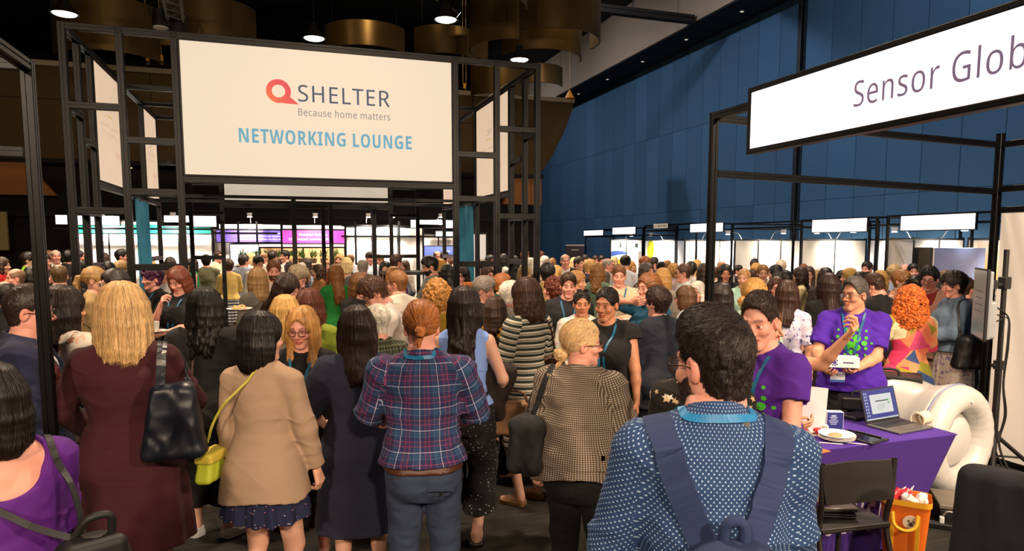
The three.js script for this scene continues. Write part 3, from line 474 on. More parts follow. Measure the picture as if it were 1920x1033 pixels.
  if (s.shoe !== 0) { const sh = s.shoe || { c: {}, m: mat('#141210', .5) }; for (const l of k.leg) put(root, 'shoe', cached('shoe' + JSON.stringify(sh.c || {}) + bk + l.m, () => shoeGeo(l, sh.c || {}, lod ? .012 : .006)), sh.m); }
  if (s.lanyard) { // round the neck and down to a badge
    const F = (x, y, z) => { let d = 9; for (const n in s.F) d = min(d, s.F[n](x, y, z)); return min(d, k.body(x, y, z)); }, sp = k.sp.fwd, m = mat(LANYARD, .5), n = lod ? 22 : 44, r = .07, b = s.lanyard === true ? 1.16 : s.lanyard;
    const pts = [[.02, b, .16], [.05, 1.33, .12], [.078, 1.45, .03], [.07, 1.485, -.045], [0, 1.5, -.075], [-.07, 1.485, -.045], [-.078, 1.45, .03], [-.05, 1.33, .12], [-.02, b, .16]].map(sp);
    put(root, 'lanyard', strip(F, pts, lod > 1 ? .022 : .017, .007, n), s.lanM || m);
    if (s.badge !== 0) { const c = sp([0, b - .05, .16]); let q = c; for (let i = 0; i < 6; i++) { q = vec.sub(q, [0, 0, clamp(F(...q) - .012, -.05, .05)]); } const g = new RoundedBoxGeometry(.085, .11, .004, 2, .002); g.rotateX(-.06); g.translate(...q); put(root, 'badge', g, mat('#e6e6ea', .4)); }
  }
  NP++; return s;
}
// ---------------------------------------------------------------- textures
function canvasTex(w, h, draw, srgb = true) { const c = document.createElement('canvas'); c.width = w; c.height = h; const g = c.getContext('2d'); draw(g, w, h); const t = new THREE.CanvasTexture(c); if (srgb) t.colorSpace = THREE.SRGBColorSpace; t.wrapS = t.wrapT = THREE.RepeatWrapping; return t; }
function spread(g, text, x, y, size, width, weight = '', font = 'sans-serif') { // squeezed where the font runs wide // text from x, letters spaced so that it is `width` wide
  g.font = `${weight} ${size}px ${font}`; const ws = [...text].map((ch) => g.measureText(ch).width), sum = ws.reduce((a, b) => a + b, 0), k = width && sum > width * .95 ? width * .95 / sum : 1, gap = width ? (width - sum * k) / (text.length - 1) : 0; let px = x; [...text].forEach((ch, i) => { g.save(); g.translate(px, y); g.scale(k, 1); g.fillText(ch, 0, 0); g.restore(); px += ws[i] * k + gap; });
}
const tiled = (t, u, v) => { const c = t.clone(); c.repeat.set(u, v); c.needsUpdate = true; return c; };
const texCarpet = canvasTex(512, 512, (g, w, h) => { const r = rng(11); g.fillStyle = '#16120d'; g.fillRect(0, 0, w, h); for (let i = 0; i < 5200; i++) { const y = r() * h, x = r() * w, l = 20 + r() * 120, q = r(); g.fillStyle = q < .45 ? `rgba(8,7,6,${.25 + r() * .4})` : q < .85 ? `rgba(54,44,30,${.12 + r() * .3})` : `rgba(80,66,44,${.1 + r() * .2})`; g.fillRect(x, y, l, 1 + r() * 1.6); g.fillRect(x - w, y, l, 1 + r() * 1.6); } });
const struct = (name, geo, m, parent = scene) => { const o = shadow(new THREE.Mesh(geo, m)); o.name = parent === scene ? name : numbered(name); if (parent === scene) o.userData.kind = 'structure'; parent.add(o); return o; };
const box = (w, h, d, x = 0, y = 0, z = 0) => { const g = new THREE.BoxGeometry(w, h, d); g.translate(x, y, z); return g; };
const rbox = (w, h, d, r, x = 0, y = 0, z = 0, n = 2) => { const g = new RoundedBoxGeometry(w, h, d, n, r); g.translate(x, y, z); return g; };
const cyl = (r0, r1, h, x = 0, y = 0, z = 0, n = 20, open = false) => { const g = new THREE.CylinderGeometry(r0, r1, h, n, 1, open); g.translate(x, y, z); return g; };
// ---------------------------------------------------------------- the hall
const X0 = -17, X1 = 14.5, Z0 = -40, Z1 = 6, TOP = 11.2;
{ const g = box(X1 - X0 + .4, .2, Z1 - Z0 + .4, (X0 + X1) / 2, -.1, (Z0 + Z1) / 2); const p = g.attributes.position, uv = g.attributes.uv; for (let i = 0; i < p.count; i++) uv.setXY(i, p.getX(i) / 1.6, p.getZ(i) / 1.6); struct('floor', g, mat('#ffffff', .95, { map: texCarpet, bumpMap: texCarpet, bumpScale: .003 })); }
const mDark = mat('#0b0908', .9), mBrownWall = mat('#2c1b10', .8), mGold = mat('#7a5f24', .55, { metalness: .25 }), mTrim = mat('#a89c84', .6), mBlue = mat('#2c4a68', .9), mBlack = mat('#0c0c0d', .7), mWood = mat('#a8692a', .5), mBronze = mat('#6b5530', .34, { metalness: .7 });
struct('ceiling', box(X1 - X0 + .4, .2, Z1 - Z0 + .4, (X0 + X1) / 2, TOP + .1, (Z0 + Z1) / 2), mDark);
struct('wall_left', box(.2, TOP, Z1 - Z0, X0 - .1, TOP / 2, (Z0 + Z1) / 2), mBrownWall);
struct('wall_front', box(X1 - X0, TOP, .2, (X0 + X1) / 2, TOP / 2, Z1 + .1), mBrownWall);
struct('wall_back', box(X1 - X0, TOP, .2, (X0 + X1) / 2, TOP / 2, Z0 - .1), mat('#150d08', .85));
{ // the blue side wall: tall upholstered panels
  const w = struct('wall_right', box(.2, TOP, Z1 - Z0, X1 + .16, TOP / 2, (Z0 + Z1) / 2), mat('#0b1119', .9)), r = rng(21);
  const fabric = [0, 1, 2].map((i) => mat(['#2f526c', '#2c4e68', '#335772'][i], .92)), bandH = [3.05, 3.05, 3.05];
  let z = Z0 + .3; while (z < Z1 - .5) { const wd = .985; let y = .12; for (const bh of bandH) { struct('panel', rbox(.055, bh - .006, wd, .008, X1 + .03, y + bh / 2, z + wd / 2, 1), fabric[(r() * 3) | 0], w); y += bh; } z += 1.0; if (abs(z + 16.7) < .5) z += .1; }
  struct('column_cover', rbox(.14, 9.1, .14, .02, X1 - .04, 4.55, -16.78), mat('#08090b', .6), w);
}
{ // the bulkhead along the blue wall with its downlights
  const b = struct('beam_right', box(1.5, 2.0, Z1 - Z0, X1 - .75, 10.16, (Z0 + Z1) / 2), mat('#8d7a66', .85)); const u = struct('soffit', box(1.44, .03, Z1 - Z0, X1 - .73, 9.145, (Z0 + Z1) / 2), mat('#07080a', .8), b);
  for (let i = 0; i < 11; i++) { const z = -31 + i * 3.1; struct('downlight_ring', cyl(.09, .09, .02, X1 - .75, 9.125, z), mat('#20201f', .4), b); struct('downlight_lamp', cyl(.055, .055, .012, X1 - .75, 9.11, z), mat('#3a3a38', .4, { emissive: new THREE.Color('#fff2e0'), emissiveIntensity: .6 }), b); }
}
{ // the gold end wall: a bowed parapet with a curved end, its trim, seams and the dark recess under it
  const s = new THREE.Shape(); s.moveTo(-17, 4.4); s.lineTo(9.02, 4.4); s.bezierCurveTo(9.5, 5.0, 10.1, 6.0, 10.45, 7.15); s.lineTo(-17, 7.15); s.closePath();
  const g = new THREE.ExtrudeGeometry(s, { depth: .5, bevelEnabled: true, bevelSize: .02, bevelThickness: .02, bevelSegments: 2, curveSegments: 24 }); g.translate(0, 0, -24.5);
  const w = struct('wall_gallery', g, mat('#54401a', .7, { metalness: .15 }));
  struct('top_trim', rbox(27.5, .16, .62, .02, -3.3, 7.22, -24.2), mTrim, w);
  for (let i = 0; i < 13; i++) struct('seam', box(.02, 2.72, .03, -16 + i * 2.05, 5.77, -23.97), mat('#241908', .8), w);
  struct('seam', box(26, .02, .03, -4, 6.2, -23.97), mat('#241908', .8), w);
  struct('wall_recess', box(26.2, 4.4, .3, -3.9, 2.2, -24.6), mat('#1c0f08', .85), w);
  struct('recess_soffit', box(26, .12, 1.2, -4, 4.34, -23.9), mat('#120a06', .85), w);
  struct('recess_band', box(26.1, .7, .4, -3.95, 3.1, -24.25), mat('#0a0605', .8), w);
  for (const x of [-5.6, -4.4, -3.0, -1.3, .6, 2.0, 3.6, 5.5, 7.2]) { struct('downlight_ring', cyl(.12, .12, .03, x, 4.27, -23.9), mat('#3a2c1c', .4), w); struct('downlight_lamp', cyl(.09, .09, .02, x, 4.255, -23.9), mat('#6a5030', .4, { emissive: new THREE.Color('#ffce8a'), emissiveIntensity: 2.5 }), w); }
  // two timber balcony fronts with raking ends
  const wood = (x0, x1, rake) => { const t = new THREE.Shape(); t.moveTo(x0, 3.35); t.lineTo(x1, 3.35); t.lineTo(x1 + (rake < 0 ? rake : 0), 4.3); t.lineTo(x0 + (rake > 0 ? rake : 0), 4.3); t.closePath(); const q = new THREE.ExtrudeGeometry(t, { depth: .25, bevelEnabled: true, bevelSize: .01, bevelThickness: .01, bevelSegments: 1 }); q.translate(0, 0, -23.8); const o = struct('balcony_front', q, mWood, w); return o; };
  wood(-14, -6.3, -.7); wood(7.55, 9.0, .45);
  for (let i = 0; i < 7; i++) struct('seam', box(.02, .9, .02, -13.4 + i * 1.1, 3.85, -23.53), mat('#5a3614', .7), w); struct('seam', box(.02, .9, .02, 8.6, 3.85, -23.53), mat('#5a3614', .7), w);
  struct('lit_wall_panel', box(3.4, 1.1, .1, -9.2, 2.3, -23.4), mat('#b9a36a', .7), w); for (let i = 0; i < 3; i++) struct('panel_joint', box(.04, 1.1, .04, -10.2 + i * 1, 2.3, -23.33), mat('#6d5d38', .7), w);
}
// ---------------------------------------------------------------- ceiling fittings
const WARM = '#ffe2c2';
function pendant(x, y, z, group, seen, label, aim) { // a round downlight on a cord; its lamp lights the hall
  const t = thing('pendant_light', label, 'light', [x, y, z], 0, group), prof = [[.03, .34], [.07, .33], [.09, .2], [.2, .06], [.235, 0], [.225, 0], [.19, .05], [.08, .18], [.02, .2]].map((p) => new THREE.Vector2(p[0], p[1]));
  put(t, 'shade', cached('pshade', () => new THREE.LatheGeometry(prof, 28)), mat('#2a2622', .4, { metalness: .4, side: THREE.DoubleSide }));
  put(t, 'lamp_disc', cached('pdisc', () => { const g = new THREE.SphereGeometry(.2, 24, 8, 0, PI * 2, PI * .5, PI * .5); g.scale(1, .22, 1); g.translate(0, .015, 0); return g; }), mat('#fff8ec', .4, { emissive: new THREE.Color('#fff0dc'), emissiveIntensity: 9 }));
  put(t, 'cord', cyl(.008, .008, TOP - y - .33, 0, (TOP - y + .33) / 2, 0, 8), mat('#0a0a0a', .6));
  const l = new THREE.SpotLight(WARM, seen, 40, aim ? 1.0 : 1.25, .7, 2); l.position.set(x, y - .12, z); l.target.position.set(...(aim || [x, 0, z])); l.castShadow = true; l.shadow.radius = 9; scene.add(l, l.target);
}
function washLight(x, y, z, aim, power, color, label) { // a black can that washes a wall
  const t = thing('wash_light', label, 'light', [x, y, z], 0, 'black wall-washing floodlights'), d = new THREE.Vector3(...aim).sub(new THREE.Vector3(x, y, z)).normalize(), q = new THREE.Quaternion().setFromUnitVectors(new THREE.Vector3(0, -1, 0), d);
  const can = put(t, 'can', cyl(.11, .14, .3, 0, 0, 0, 20), mat('#101011', .5)); can.quaternion.copy(q); const g = put(can, 'lamp_glass', cyl(.12, .12, .012, 0, -.152, 0), mat('#fff', .4, { emissive: new THREE.Color(color), emissiveIntensity: 3 })); put(t, 'hanger_rod', cyl(.012, .012, TOP - y, 0, (TOP - y) / 2, 0, 8), mat('#0a0a0a', .6));
  const l = new THREE.SpotLight(color, power, 40, 1.05, .9, 2); l.position.set(x + d.x * .2, y + d.y * .2, z + d.z * .2); l.target.position.set(...aim); l.castShadow = true; l.shadow.radius = 8; scene.add(l, l.target);
}
// ---------------------------------------------------------------- black aluminium frames
function barGeo(len, w) {
  return cached('bar' + len.toFixed(3) + w, () => { const h = w / 2, s = w * .1, d = w * .1, c = w * .06, S = new THREE.Shape(), side = [[-h + c, -h], [-s, -h], [-s, -h + d], [s, -h + d], [s, -h], [h - c, -h], [h, -h + c]]; const pts = []; for (let q = 0; q < 4; q++) { const a = q * PI / 2; for (const [x, y] of side) pts.push([x * cos(a) - y * sin(a), x * sin(a) + y * cos(a)]); } pts.forEach((p, i) => i ? S.lineTo(p[0], p[1]) : S.moveTo(p[0], p[1])); S.closePath(); const g = new THREE.ExtrudeGeometry(S, { depth: len, bevelEnabled: false }); g.translate(0, 0, -len / 2); return g; });
}
const mAlu = mat('#040405', .4, { specularIntensity: .45 });
function bar(parent, name, a, b, w, m = mAlu) { // from a to b, in the parent's axes
  const d = vec.sub(b, a), o = put(parent, name, barGeo(vec.len(d), w), m); o.position.set(...vec.lerp(a, b, .5)); o.quaternion.setFromUnitVectors(new THREE.Vector3(0, 0, 1), new THREE.Vector3(...vec.norm(d))); return o;
}
// an edge-lit fabric or acrylic panel in a frame; its face looks along +z
function lightbox(name, label, pos, turn, w, h, tex, glow, o = {}) {
  const t = thing(name, label, 'sign', pos, turn, o.group), f = o.f || .02, d = o.d || .06, m = o.m || mAlu;
  for (const [x, y, a, b] of [[0, h / 2 - f / 2, w, f], [0, -h / 2 + f / 2, w, f], [-w / 2 + f / 2, 0, f, h - 2 * f], [w / 2 - f / 2, 0, f, h - 2 * f]]) put(t, 'frame_rail', rbox(a, b, d, Math.min(.006, f / 3), x, y, 0), m);
  const face = new THREE.PlaneGeometry(w - 2 * f, h - 2 * f); face.translate(0, 0, d / 2 - .006);
  put(t, 'sign_panel', box(w - 2 * f, h - 2 * f, d - .016, 0, 0, 0), mat('#d9d4cc', .5));
  const p = put(t, 'sign_print', face, mat(o.col || '#ffffff', o.rough ?? .35, { map: tex, emissive: new THREE.Color(o.tone || '#ffffff'), emissiveMap: tex, emissiveIntensity: glow }));
  if (o.both) { const bk = face.clone(); bk.rotateY(PI); put(t, 'sign_print', bk, mat(o.col || '#ffffff', .4, { map: o.both, emissive: new THREE.Color(o.tone || '#ffffff'), emissiveMap: o.both, emissiveIntensity: glow })); }
  if (o.light) { const l = new THREE.RectAreaLight('#ffffff', o.light, w, h); l.position.set(0, 0, d / 2 + .02); l.rotation.y = PI; t.add(l); }
  return t;
}
// ---- the networking lounge: a five metre frame with sign panels
const NAVY = '#2f4468';
function qlogo(g, cx, cy, R) { const gr = g.createLinearGradient(cx + R, cy - R, cx - R, cy + R); gr.addColorStop(0, '#d8385e'); gr.addColorStop(.55, '#e8504a'); gr.addColorStop(1, '#f08436'); g.fillStyle = gr; g.beginPath(); g.arc(cx, cy, R, 0, 7); g.arc(cx, cy, R * .54, 7, 0, true); g.fill(); g.beginPath(); g.moveTo(cx + R * .1, cy + R * .82); g.lineTo(cx + R * .62, cy + R * .18); g.lineTo(cx + R * 1.62, cy + R * 1.02); g.lineTo(cx + R * .3, cy + R * 1.0); g.closePath(); g.fill(); }
const drawLounge = (ghost) => (g, w, h) => {
  g.fillStyle = '#efe3d2'; g.fillRect(0, 0, w, h); if (ghost) { g.translate(w, 0); g.scale(-1, 1); g.globalAlpha = .55; }
  qlogo(g, w * .333, h * .33, h * .092); g.fillStyle = NAVY; spread(g, 'SHELTER', w * .399, h * .40, h * .178, w * .352); g.fillStyle = '#85848a'; spread(g, 'Because home matters', w * .399, h * .51, h * .078, w * .353); g.fillStyle = '#5ba9d0'; spread(g, 'NETWORKING LOUNGE', w * .183, h * .74, h * .152, w * .655, 'bold');
};
const nhc = (g, x, y, s, w2) => { g.strokeStyle = g.fillStyle; g.lineWidth = s * .07; g.beginPath(); g.moveTo(x - s * .1, y - s * 1.0); g.lineTo(x + s * .5, y - s * 1.62); g.stroke(); g.beginPath(); g.moveTo(x - s * .02, y - s * .9); g.lineTo(x - s * .02, y + s * .05); g.stroke(); spread(g, 'NHC', x + s * .1, y, s, s * 1.85); if (w2) { spread(g, 'National Housing', x + s * 2.3, y - s * .48, s * .54, w2); spread(g, 'Conference 2023', x + s * 2.3, y + s * .12, s * .54, w2); } };
const drawSide = (g, w, h) => { g.fillStyle = '#efe4d6'; g.fillRect(0, 0, w, h); g.translate(w, 0); g.scale(-1, 1); g.globalAlpha = .6; g.fillStyle = '#6b7f98'; nhc(g, w * .5, h * .34, h * .09); g.fillStyle = '#8a8d92'; spread(g, 'National Housing', w * .36, h * .5, h * .05, w * .5); spread(g, 'Conference 2023', w * .36, h * .57, h * .05, w * .5); g.fillStyle = '#d9b23e'; g.fillRect(w * .5, h * .385, w * .16, h * .012); g.fillStyle = '#d86a72'; spread(g, 'SHELTER', w * .2, h * .74, h * .07, w * .24); };
{
  const L = thing('exhibition_frame', 'tall black square-tube frame around the networking lounge', 'frame', [0, 0, 0]), yT = 4.08, yB = 2.62, zs = [-8, -9, -10.75, -11.95, -13.15], wP = .068;
  const V = (x, z, y0 = 0, y1 = yT + .034) => bar(L, 'post', [x, y0, z], [x, y1, z], wP), Hx = (y, x0, x1, z, w = wP) => bar(L, 'rail', [x0 + .03, y, z], [x1 - .03, y, z], w), Hz = (y, x, z0, z1) => bar(L, 'rail', [x, y, z0 - .03], [x, y, z1 + .03], wP);
  for (const z of [-8, -13.15]) { for (const x of [-2, -1.5, -1, 1.97, 2.48, 3]) V(x, z); Hx(yT, -2, 3, z); Hx(yB, -1, 1.97, z); for (const [a, b] of [[-1.5, -1], [1.97, 2.48]]) { Hx(1.7, a, b, z); Hx(3.0, a, b, z); Hx(yB - .14, a, b, z); } for (const [a, b] of [[-2, -1.5], [2.48, 3]]) { Hx(3.32, a, b, z); Hx(2.28, a, b, z); } }
  for (const x of [-2, 3]) { for (const z of zs.slice(1, 4)) V(x, z); V(x, x < 0 ? -8.5 : -8.45); Hz(yT, x, -8, -13.15); Hz(yB, x, -9, -13.15); Hz(3.05, x, -8.5, -9); Hz(3.3, x, -8, -8.5); Hz(2.28, x, -8, -9); Hz(1.7, x, -8.45, -9); Hz(1.7, x, -11.95, -13.15); }
  for (const z of [-10.75, -11.95]) { Hx(yT, -2, 3, z); Hx(yB, -2, 3, z, .045); } V(.17, -10.75, 0, yB); V(.78, -11.95, 0, yB); V(1.5, -11.95, 0, yB); V(.72, -13.15, 0, yB); Hx(1.7, 1.5, 1.97, -13.15);
  const tF = canvasTex(1456, 704, drawLounge(false)), tG = canvasTex(1024, 496, drawLounge(true)), tS = canvasTex(512, 416, drawSide);
  lightbox('lounge_sign', 'large cream lounge sign with red ring logo and blue lettering', [.485, 3.35, -7.98], 0, 2.9, 1.4, tF, .78, { col: '#6a6560', tone: '#fff9f0', both: tG, rough: .6 });
  lightbox('lounge_sign', 'cream lounge sign seen from behind with mirrored lettering', [.485, 3.35, -13.17], PI, 2.9, 1.4, tF, .6, { col: '#6a6560', tone: '#fff9f0', both: tG });
  const sl = ['cream sign panel in the lounge side frame above the purple-haired person', 'small cream sign panel behind the curtain gap in the lounge side frame', 'cream sign panel in the lounge side frame in front of the gold gallery wall', 'cream sign panel glimpsed under the big lounge sign beside the blue curtain'];
  let n = 0; for (const [x, z0, z1] of [[-2, -9.05, -10.7], [-2, -12, -13.1], [3, -9.05, -10.7], [3, -12, -13.1]]) lightbox('side_sign', sl[n++], [x, 3.35, (z0 + z1) / 2], x < 0 ? -PI / 2 : PI / 2, abs(z1 - z0), 1.38, tS, .8, { col: '#8a847c', tone: '#ffe8d2', both: tS });
  for (const [x, z0, z1, l] of [[-2, -10.85, -11.9, 'sky-blue curtain hanging in the lounge frame near the purple-haired person'], [3, -10.85, -11.9, 'sky-blue curtain hanging in the lounge frame beside the seated long-haired person']]) {
    const nU = 60, nV = 14, P = [], I = [], r = rng(x + 9); for (let j = 0; j <= nV; j++) for (let i = 0; i <= nU; i++) { const u = i / nU, v = j / nV; P.push(.028 * sin(u * 34 + sin(u * 9) * 2) * (.4 + .6 * v) + .012 * sin(u * 13 + v * 3), 2.585 - v * 2.5, mix(z0, z1, u) + .01 * sin(v * 5 + u * 20)); if (i && j) { const a = j * (nU + 1) + i; I.push(a, a - 1, a - nU - 2, a, a - nU - 2, a - nU - 1); } }
    const g = new THREE.BufferGeometry(); g.setAttribute('position', new THREE.Float32BufferAttribute(P, 3)); g.setIndex(I); g.computeVertexNormals();
    const c = thing('curtain', l, 'curtain', [x + (x < 0 ? .05 : -.05), 0, 0]); put(c, 'cloth', g, mat('#3d97bd', .85, { side: THREE.DoubleSide })); put(c, 'header_rod', rbox(.03, .03, 1.05, .008, 0, 2.58, (z0 + z1) / 2), mAlu);
  }
}
// ---- far booths along the blue wall
const mPanel = mat('#ebe3d6', .6), mPanelW = mat('#efedea', .6), mThin = mat('#141417', .45, { metalness: .2 });
const armLights = [];
function armLight(x, y, z, dx, dz, power, label, col = '#fff3e2') { // a small spot on an arm over a booth wall
  const t = thing('arm_light', label, 'light', [x, y, z], atan2(dx, dz), 'small white spotlights on arms over the booth walls');
  put(t, 'arm', tube([[0, 0, -.02], [0, .16, .12], [0, .2, .42]], .011, 14, 8), mat('#7d7f84', .4)); const hd = put(t, 'lamp_head', cyl(.07, .05, .1, 0, .19, .46), mat('#b9b9bb', .4)); put(hd, 'lamp_glass', cyl(.06, .06, .012, 0, .135, .46), mat('#ffffff', .4, { emissive: new THREE.Color('#fff6e6'), emissiveIntensity: 8 }));
  const l = new THREE.SpotLight(col, power, 9, 1.15, .8, 2); l.position.set(x + dx * .5, y + .1, z + dz * .5); l.target.position.set(x - dx * 1.0, y - 1.6, z - dz * 1.0); l.shadow.radius = 3; l.castShadow = true; scene.add(l, l.target);
}
function boothWall(label, a, b, h, n, m, more) { // upright panels with slim black posts between them, from a to b (x, z)
  const d = [b[0] - a[0], b[1] - a[1]], L = hypot(...d), t = thing('booth_wall', label, 'partition', [a[0], 0, a[1]], atan2(-d[1], d[0]));
  for (let i = 0; i <= n; i++) put(t, 'post', rbox(.04, h + .03, .045, .006, i * L / n, (h + .03) / 2, 0, 1), mThin);
  for (let i = 0; i < n; i++) put(t, 'panel', box(L / n - .04, h - .08, .022, (i + .5) * L / n, h / 2 + .01, 0), (more && more[i]) || m);
  put(t, 'top_rail', rbox(L, .035, .05, .006, L / 2, h - .005, 0, 1), mThin); put(t, 'bottom_rail', rbox(L, .05, .045, .006, L / 2, .03, 0, 1), mThin); return t;
}
function booth(label, x0, x1, z0, z1, h, yT, yR) { // the open frame over a booth: fascia rails and posts at x0
  const t = thing('booth_frame', label, 'frame', [0, 0, 0]); for (const z of [z0, z1]) { bar(t, 'post', [x0, 0, z], [x0, yT, z], .045); bar(t, 'rail', [x0, yT - .02, z], [x1, yT - .02, z], .04); bar(t, 'rail', [x0, yR, z], [x1, yR, z], .04); bar(t, 'post', [x1, 0, z], [x1, yT, z], .045); } bar(t, 'rail', [x0, yT - .02, z0], [x0, yT - .02, z1], .04); bar(t, 'rail', [x0, yR, z0], [x0, yR, z1], .04); return t;
}
const drawFascia = (name, colr, x = .5) => (g, w, h) => { g.fillStyle = '#f6f6fa'; g.fillRect(0, 0, w, h); g.fillStyle = '#c9cbd8'; nhc(g, w * .05, h * .66, h * .2, h * .9); g.fillStyle = colr; if (name) spread(g, name, w * x, h * .66, h * .4, 0); };
{
  const X = 11, wallY = 2.04, F = (pz0, pz1, y0, y1, tex, label, glow = 1.25) => { const a = onX(pz0, 430, X), b = onX(pz1, 430, X); lightbox('fascia_sign', label, [X - .06, (y0 + y1) / 2, (a.z + b.z) / 2], -PI / 2, abs(a.z - b.z), y1 - y0, tex, glow, { f: .018, d: .05 }); };
  const tE = canvasTex(640, 128, (g, w, h) => { drawFascia('', '#fff')(g, w, h); g.fillStyle = '#eab9bd'; g.beginPath(); g.arc(w * .5, h * .5, h * .17, 0, 7); g.fill(); g.fillStyle = '#c9c9d2'; spread(g, 'EMS', w * .56, h * .66, h * .42, w * .17); }), tN = canvasTex(640, 128, (g, w, h) => { drawFascia('', '#fff')(g, w, h); g.fillStyle = '#9fa8d8'; spread(g, 'AUSTRALIA', w * .66, h * .82, h * .2, w * .22); g.fillStyle = '#f0dcc0'; g.fillRect(w * .4, h * .3, w * .5, h * .1); }), tP = canvasTex(512, 128, (g, w, h) => { drawFascia('', '#fff')(g, w, h); g.fillStyle = '#d6dae8'; g.fillRect(w * .5, h * .55, w * .35, h * .16); });
  F(1527, 1632, 2.17, 2.465, tE, 'white backlit fascia sign with a small pink dot and pale lettering on the far row'); F(1693, 1836, 2.17, 2.465, tN, 'longest white backlit fascia sign, over the booth with the sunset wall'); F(1298, 1361, 2.24, 2.5, tP, 'white backlit fascia sign partly behind the black booth post'); F(1152, 1196, 2.24, 2.5, tP, 'white backlit fascia sign above the yellow banner'); F(1098, 1135, 2.22, 2.44, tP, 'smallest white backlit fascia sign at the far end of the blue wall');
  const tJ = canvasTex(256, 96, (g, w, h) => { g.fillStyle = '#e6d6bc'; g.fillRect(0, 0, w, h); g.fillStyle = '#2a201a'; spread(g, 'JCMOBS', 10, h * .78, h * .74, w - 26, 'bold'); }); F(1229, 1257, 2.39, 2.56, tJ, 'small cream sign with chunky black letters over the sun poster booth', .35);
  const ps = [canvasTex(128, 256, (g, w, h) => { g.fillStyle = '#f2efe8'; g.fillRect(0, 0, w, h); g.fillStyle = '#22302c'; g.fillRect(w * .55, h * .06, w * .16, h * .07); g.beginPath(); g.moveTo(w * .53, h * .06); g.lineTo(w * .63, h * .02); g.lineTo(w * .73, h * .06); g.fill(); g.fillStyle = '#2c4fa0'; g.beginPath(); g.moveTo(0, h * .2); g.quadraticCurveTo(w * .5, h * .17, w, h * .21); g.lineTo(w, h * .25); g.quadraticCurveTo(w * .5, h * .25, 0, h * .29); g.fill(); g.fillStyle = '#f3c70e'; g.fillRect(0, h * .34, w, h); }),
    canvasTex(128, 256, (g, w, h) => { g.fillStyle = '#f4f1ea'; g.fillRect(0, 0, w, h); g.fillStyle = '#22302c'; g.fillRect(w * .55, h * .06, w * .2, h * .07); g.fillStyle = '#9a948a'; g.fillRect(w * .78, h * .2, w * .2, h * .5); g.fillStyle = '#c9c6c0'; for (let i = 0; i < 7; i++) g.fillRect(w * .5, h * (.2 + i * .03), w * .18, 2); }),
    canvasTex(256, 256, (g, w, h) => { g.fillStyle = '#fbfbf6'; g.fillRect(0, 0, w, h); g.fillStyle = '#e8e41a'; g.beginPath(); g.arc(w * .38, h * .15, w * .17, 0, 7); g.fill(); }),
    canvasTex(128, 256, (g, w, h) => { g.fillStyle = '#f3f0ea'; g.fillRect(0, 0, w, h); g.fillStyle = '#c98a58'; g.fillRect(0, h * .2, w, h * .12); g.fillStyle = '#b9b4aa'; for (let i = 0; i < 9; i++) g.fillRect(w * .2, h * (.38 + i * .03), w * .55, 2); }),
    canvasTex(512, 256, (g, w, h) => { const q = g.createLinearGradient(0, 0, 0, h); q.addColorStop(0, '#f6e6cf'); q.addColorStop(.25, '#f3c98c'); q.addColorStop(.36, '#f0a93c'); q.addColorStop(.4, '#b98a5e'); q.addColorStop(.46, '#6f5d5a'); q.addColorStop(1, '#3f3a3e'); g.fillStyle = q; g.fillRect(0, 0, w, h); const r = rng(3); g.fillStyle = '#f4b400'; g.beginPath(); g.ellipse(w * .7, h * .35, 60, 16, 0, 0, 7); g.fill(); for (let i = 0; i < 1500; i++) { g.fillStyle = ['#57505a', '#7a6a60', '#8f8676', '#4a4a3a', '#a08a70'][(r() * 5) | 0]; g.fillRect(r() * w, h * (.47 + r() * .53), 3 + r() * 7, 2 + r() * 5); } }),
    canvasTex(64, 256, (g, w, h) => { const q = g.createLinearGradient(0, 0, w, h); q.addColorStop(0, '#6d80b8'); q.addColorStop(1, '#c3cfec'); g.fillStyle = '#7f93c8'; g.fillStyle = q; g.fillRect(0, 0, w, h); })].map((t) => mat('#ffffff', .55, { map: t }));
  boothWall('booth side wall printed with a yellow and blue banner', [11.05, -22.0], [12.25, -21.9], wallY + .05, 2, mPanel, [ps[0], ps[1]]);
  boothWall('bright booth back wall with a yellow sun poster', [12.25, -21.8], [12.2, -18.9], wallY + .02, 2, mPanelW, [ps[2], null]); boothWall('cream booth side wall behind the near black booth post', [11.05, -17.25], [12.2, -17.2], wallY, 1, mPanel); boothWall('bright booth back wall with an orange-banded poster', [12.2, -17.2], [12.2, -15.1], wallY, 2, mPanelW, [null, ps[3]]);
  boothWall('cream booth side wall of three panels behind the long-haired onlookers', [11.06, -14.95], [13.25, -15.0], wallY, 3, mPanel); boothWall('pale booth side wall beneath the pink-dotted fascia sign', [11.06, -12.55], [13.25, -12.9], wallY, 2, mPanel); boothWall('bright booth back wall behind the lone man in a dark shirt', [13.25, -14.9], [13.25, -12.9], wallY, 2, mPanelW); boothWall('bright back wall panel beneath the gap between two fascia signs', [13.28, -12.8], [13.28, -10.5], wallY, 2, mPanelW);
  boothWall('grey-cream booth side wall beside the tall blue display', [11.06, -10.26], [13.25, -10.42], wallY, 3, mPanel); boothWall('booth back wall printed with a sunset over a town', [13.25, -10.3], [13.25, -7.4], wallY, 1, mPanel, [ps[4]]);
  { const t = thing('display_cabinet', 'tall black and blue display standing against the booth wall', 'display', [12.2, 0, -10.0], -.04); put(t, 'blue_face', rbox(1.32, 1.86, .12, .01, .28, .93, .06), ps[5]); put(t, 'black_side', rbox(.34, 1.87, .14, .01, -.55, .935, .05), mBlack); put(t, 'silver_edge', rbox(.03, 1.86, .15, .004, -.37, .93, .06), mat('#b9bbc2', .3, { metalness: .6 })); }
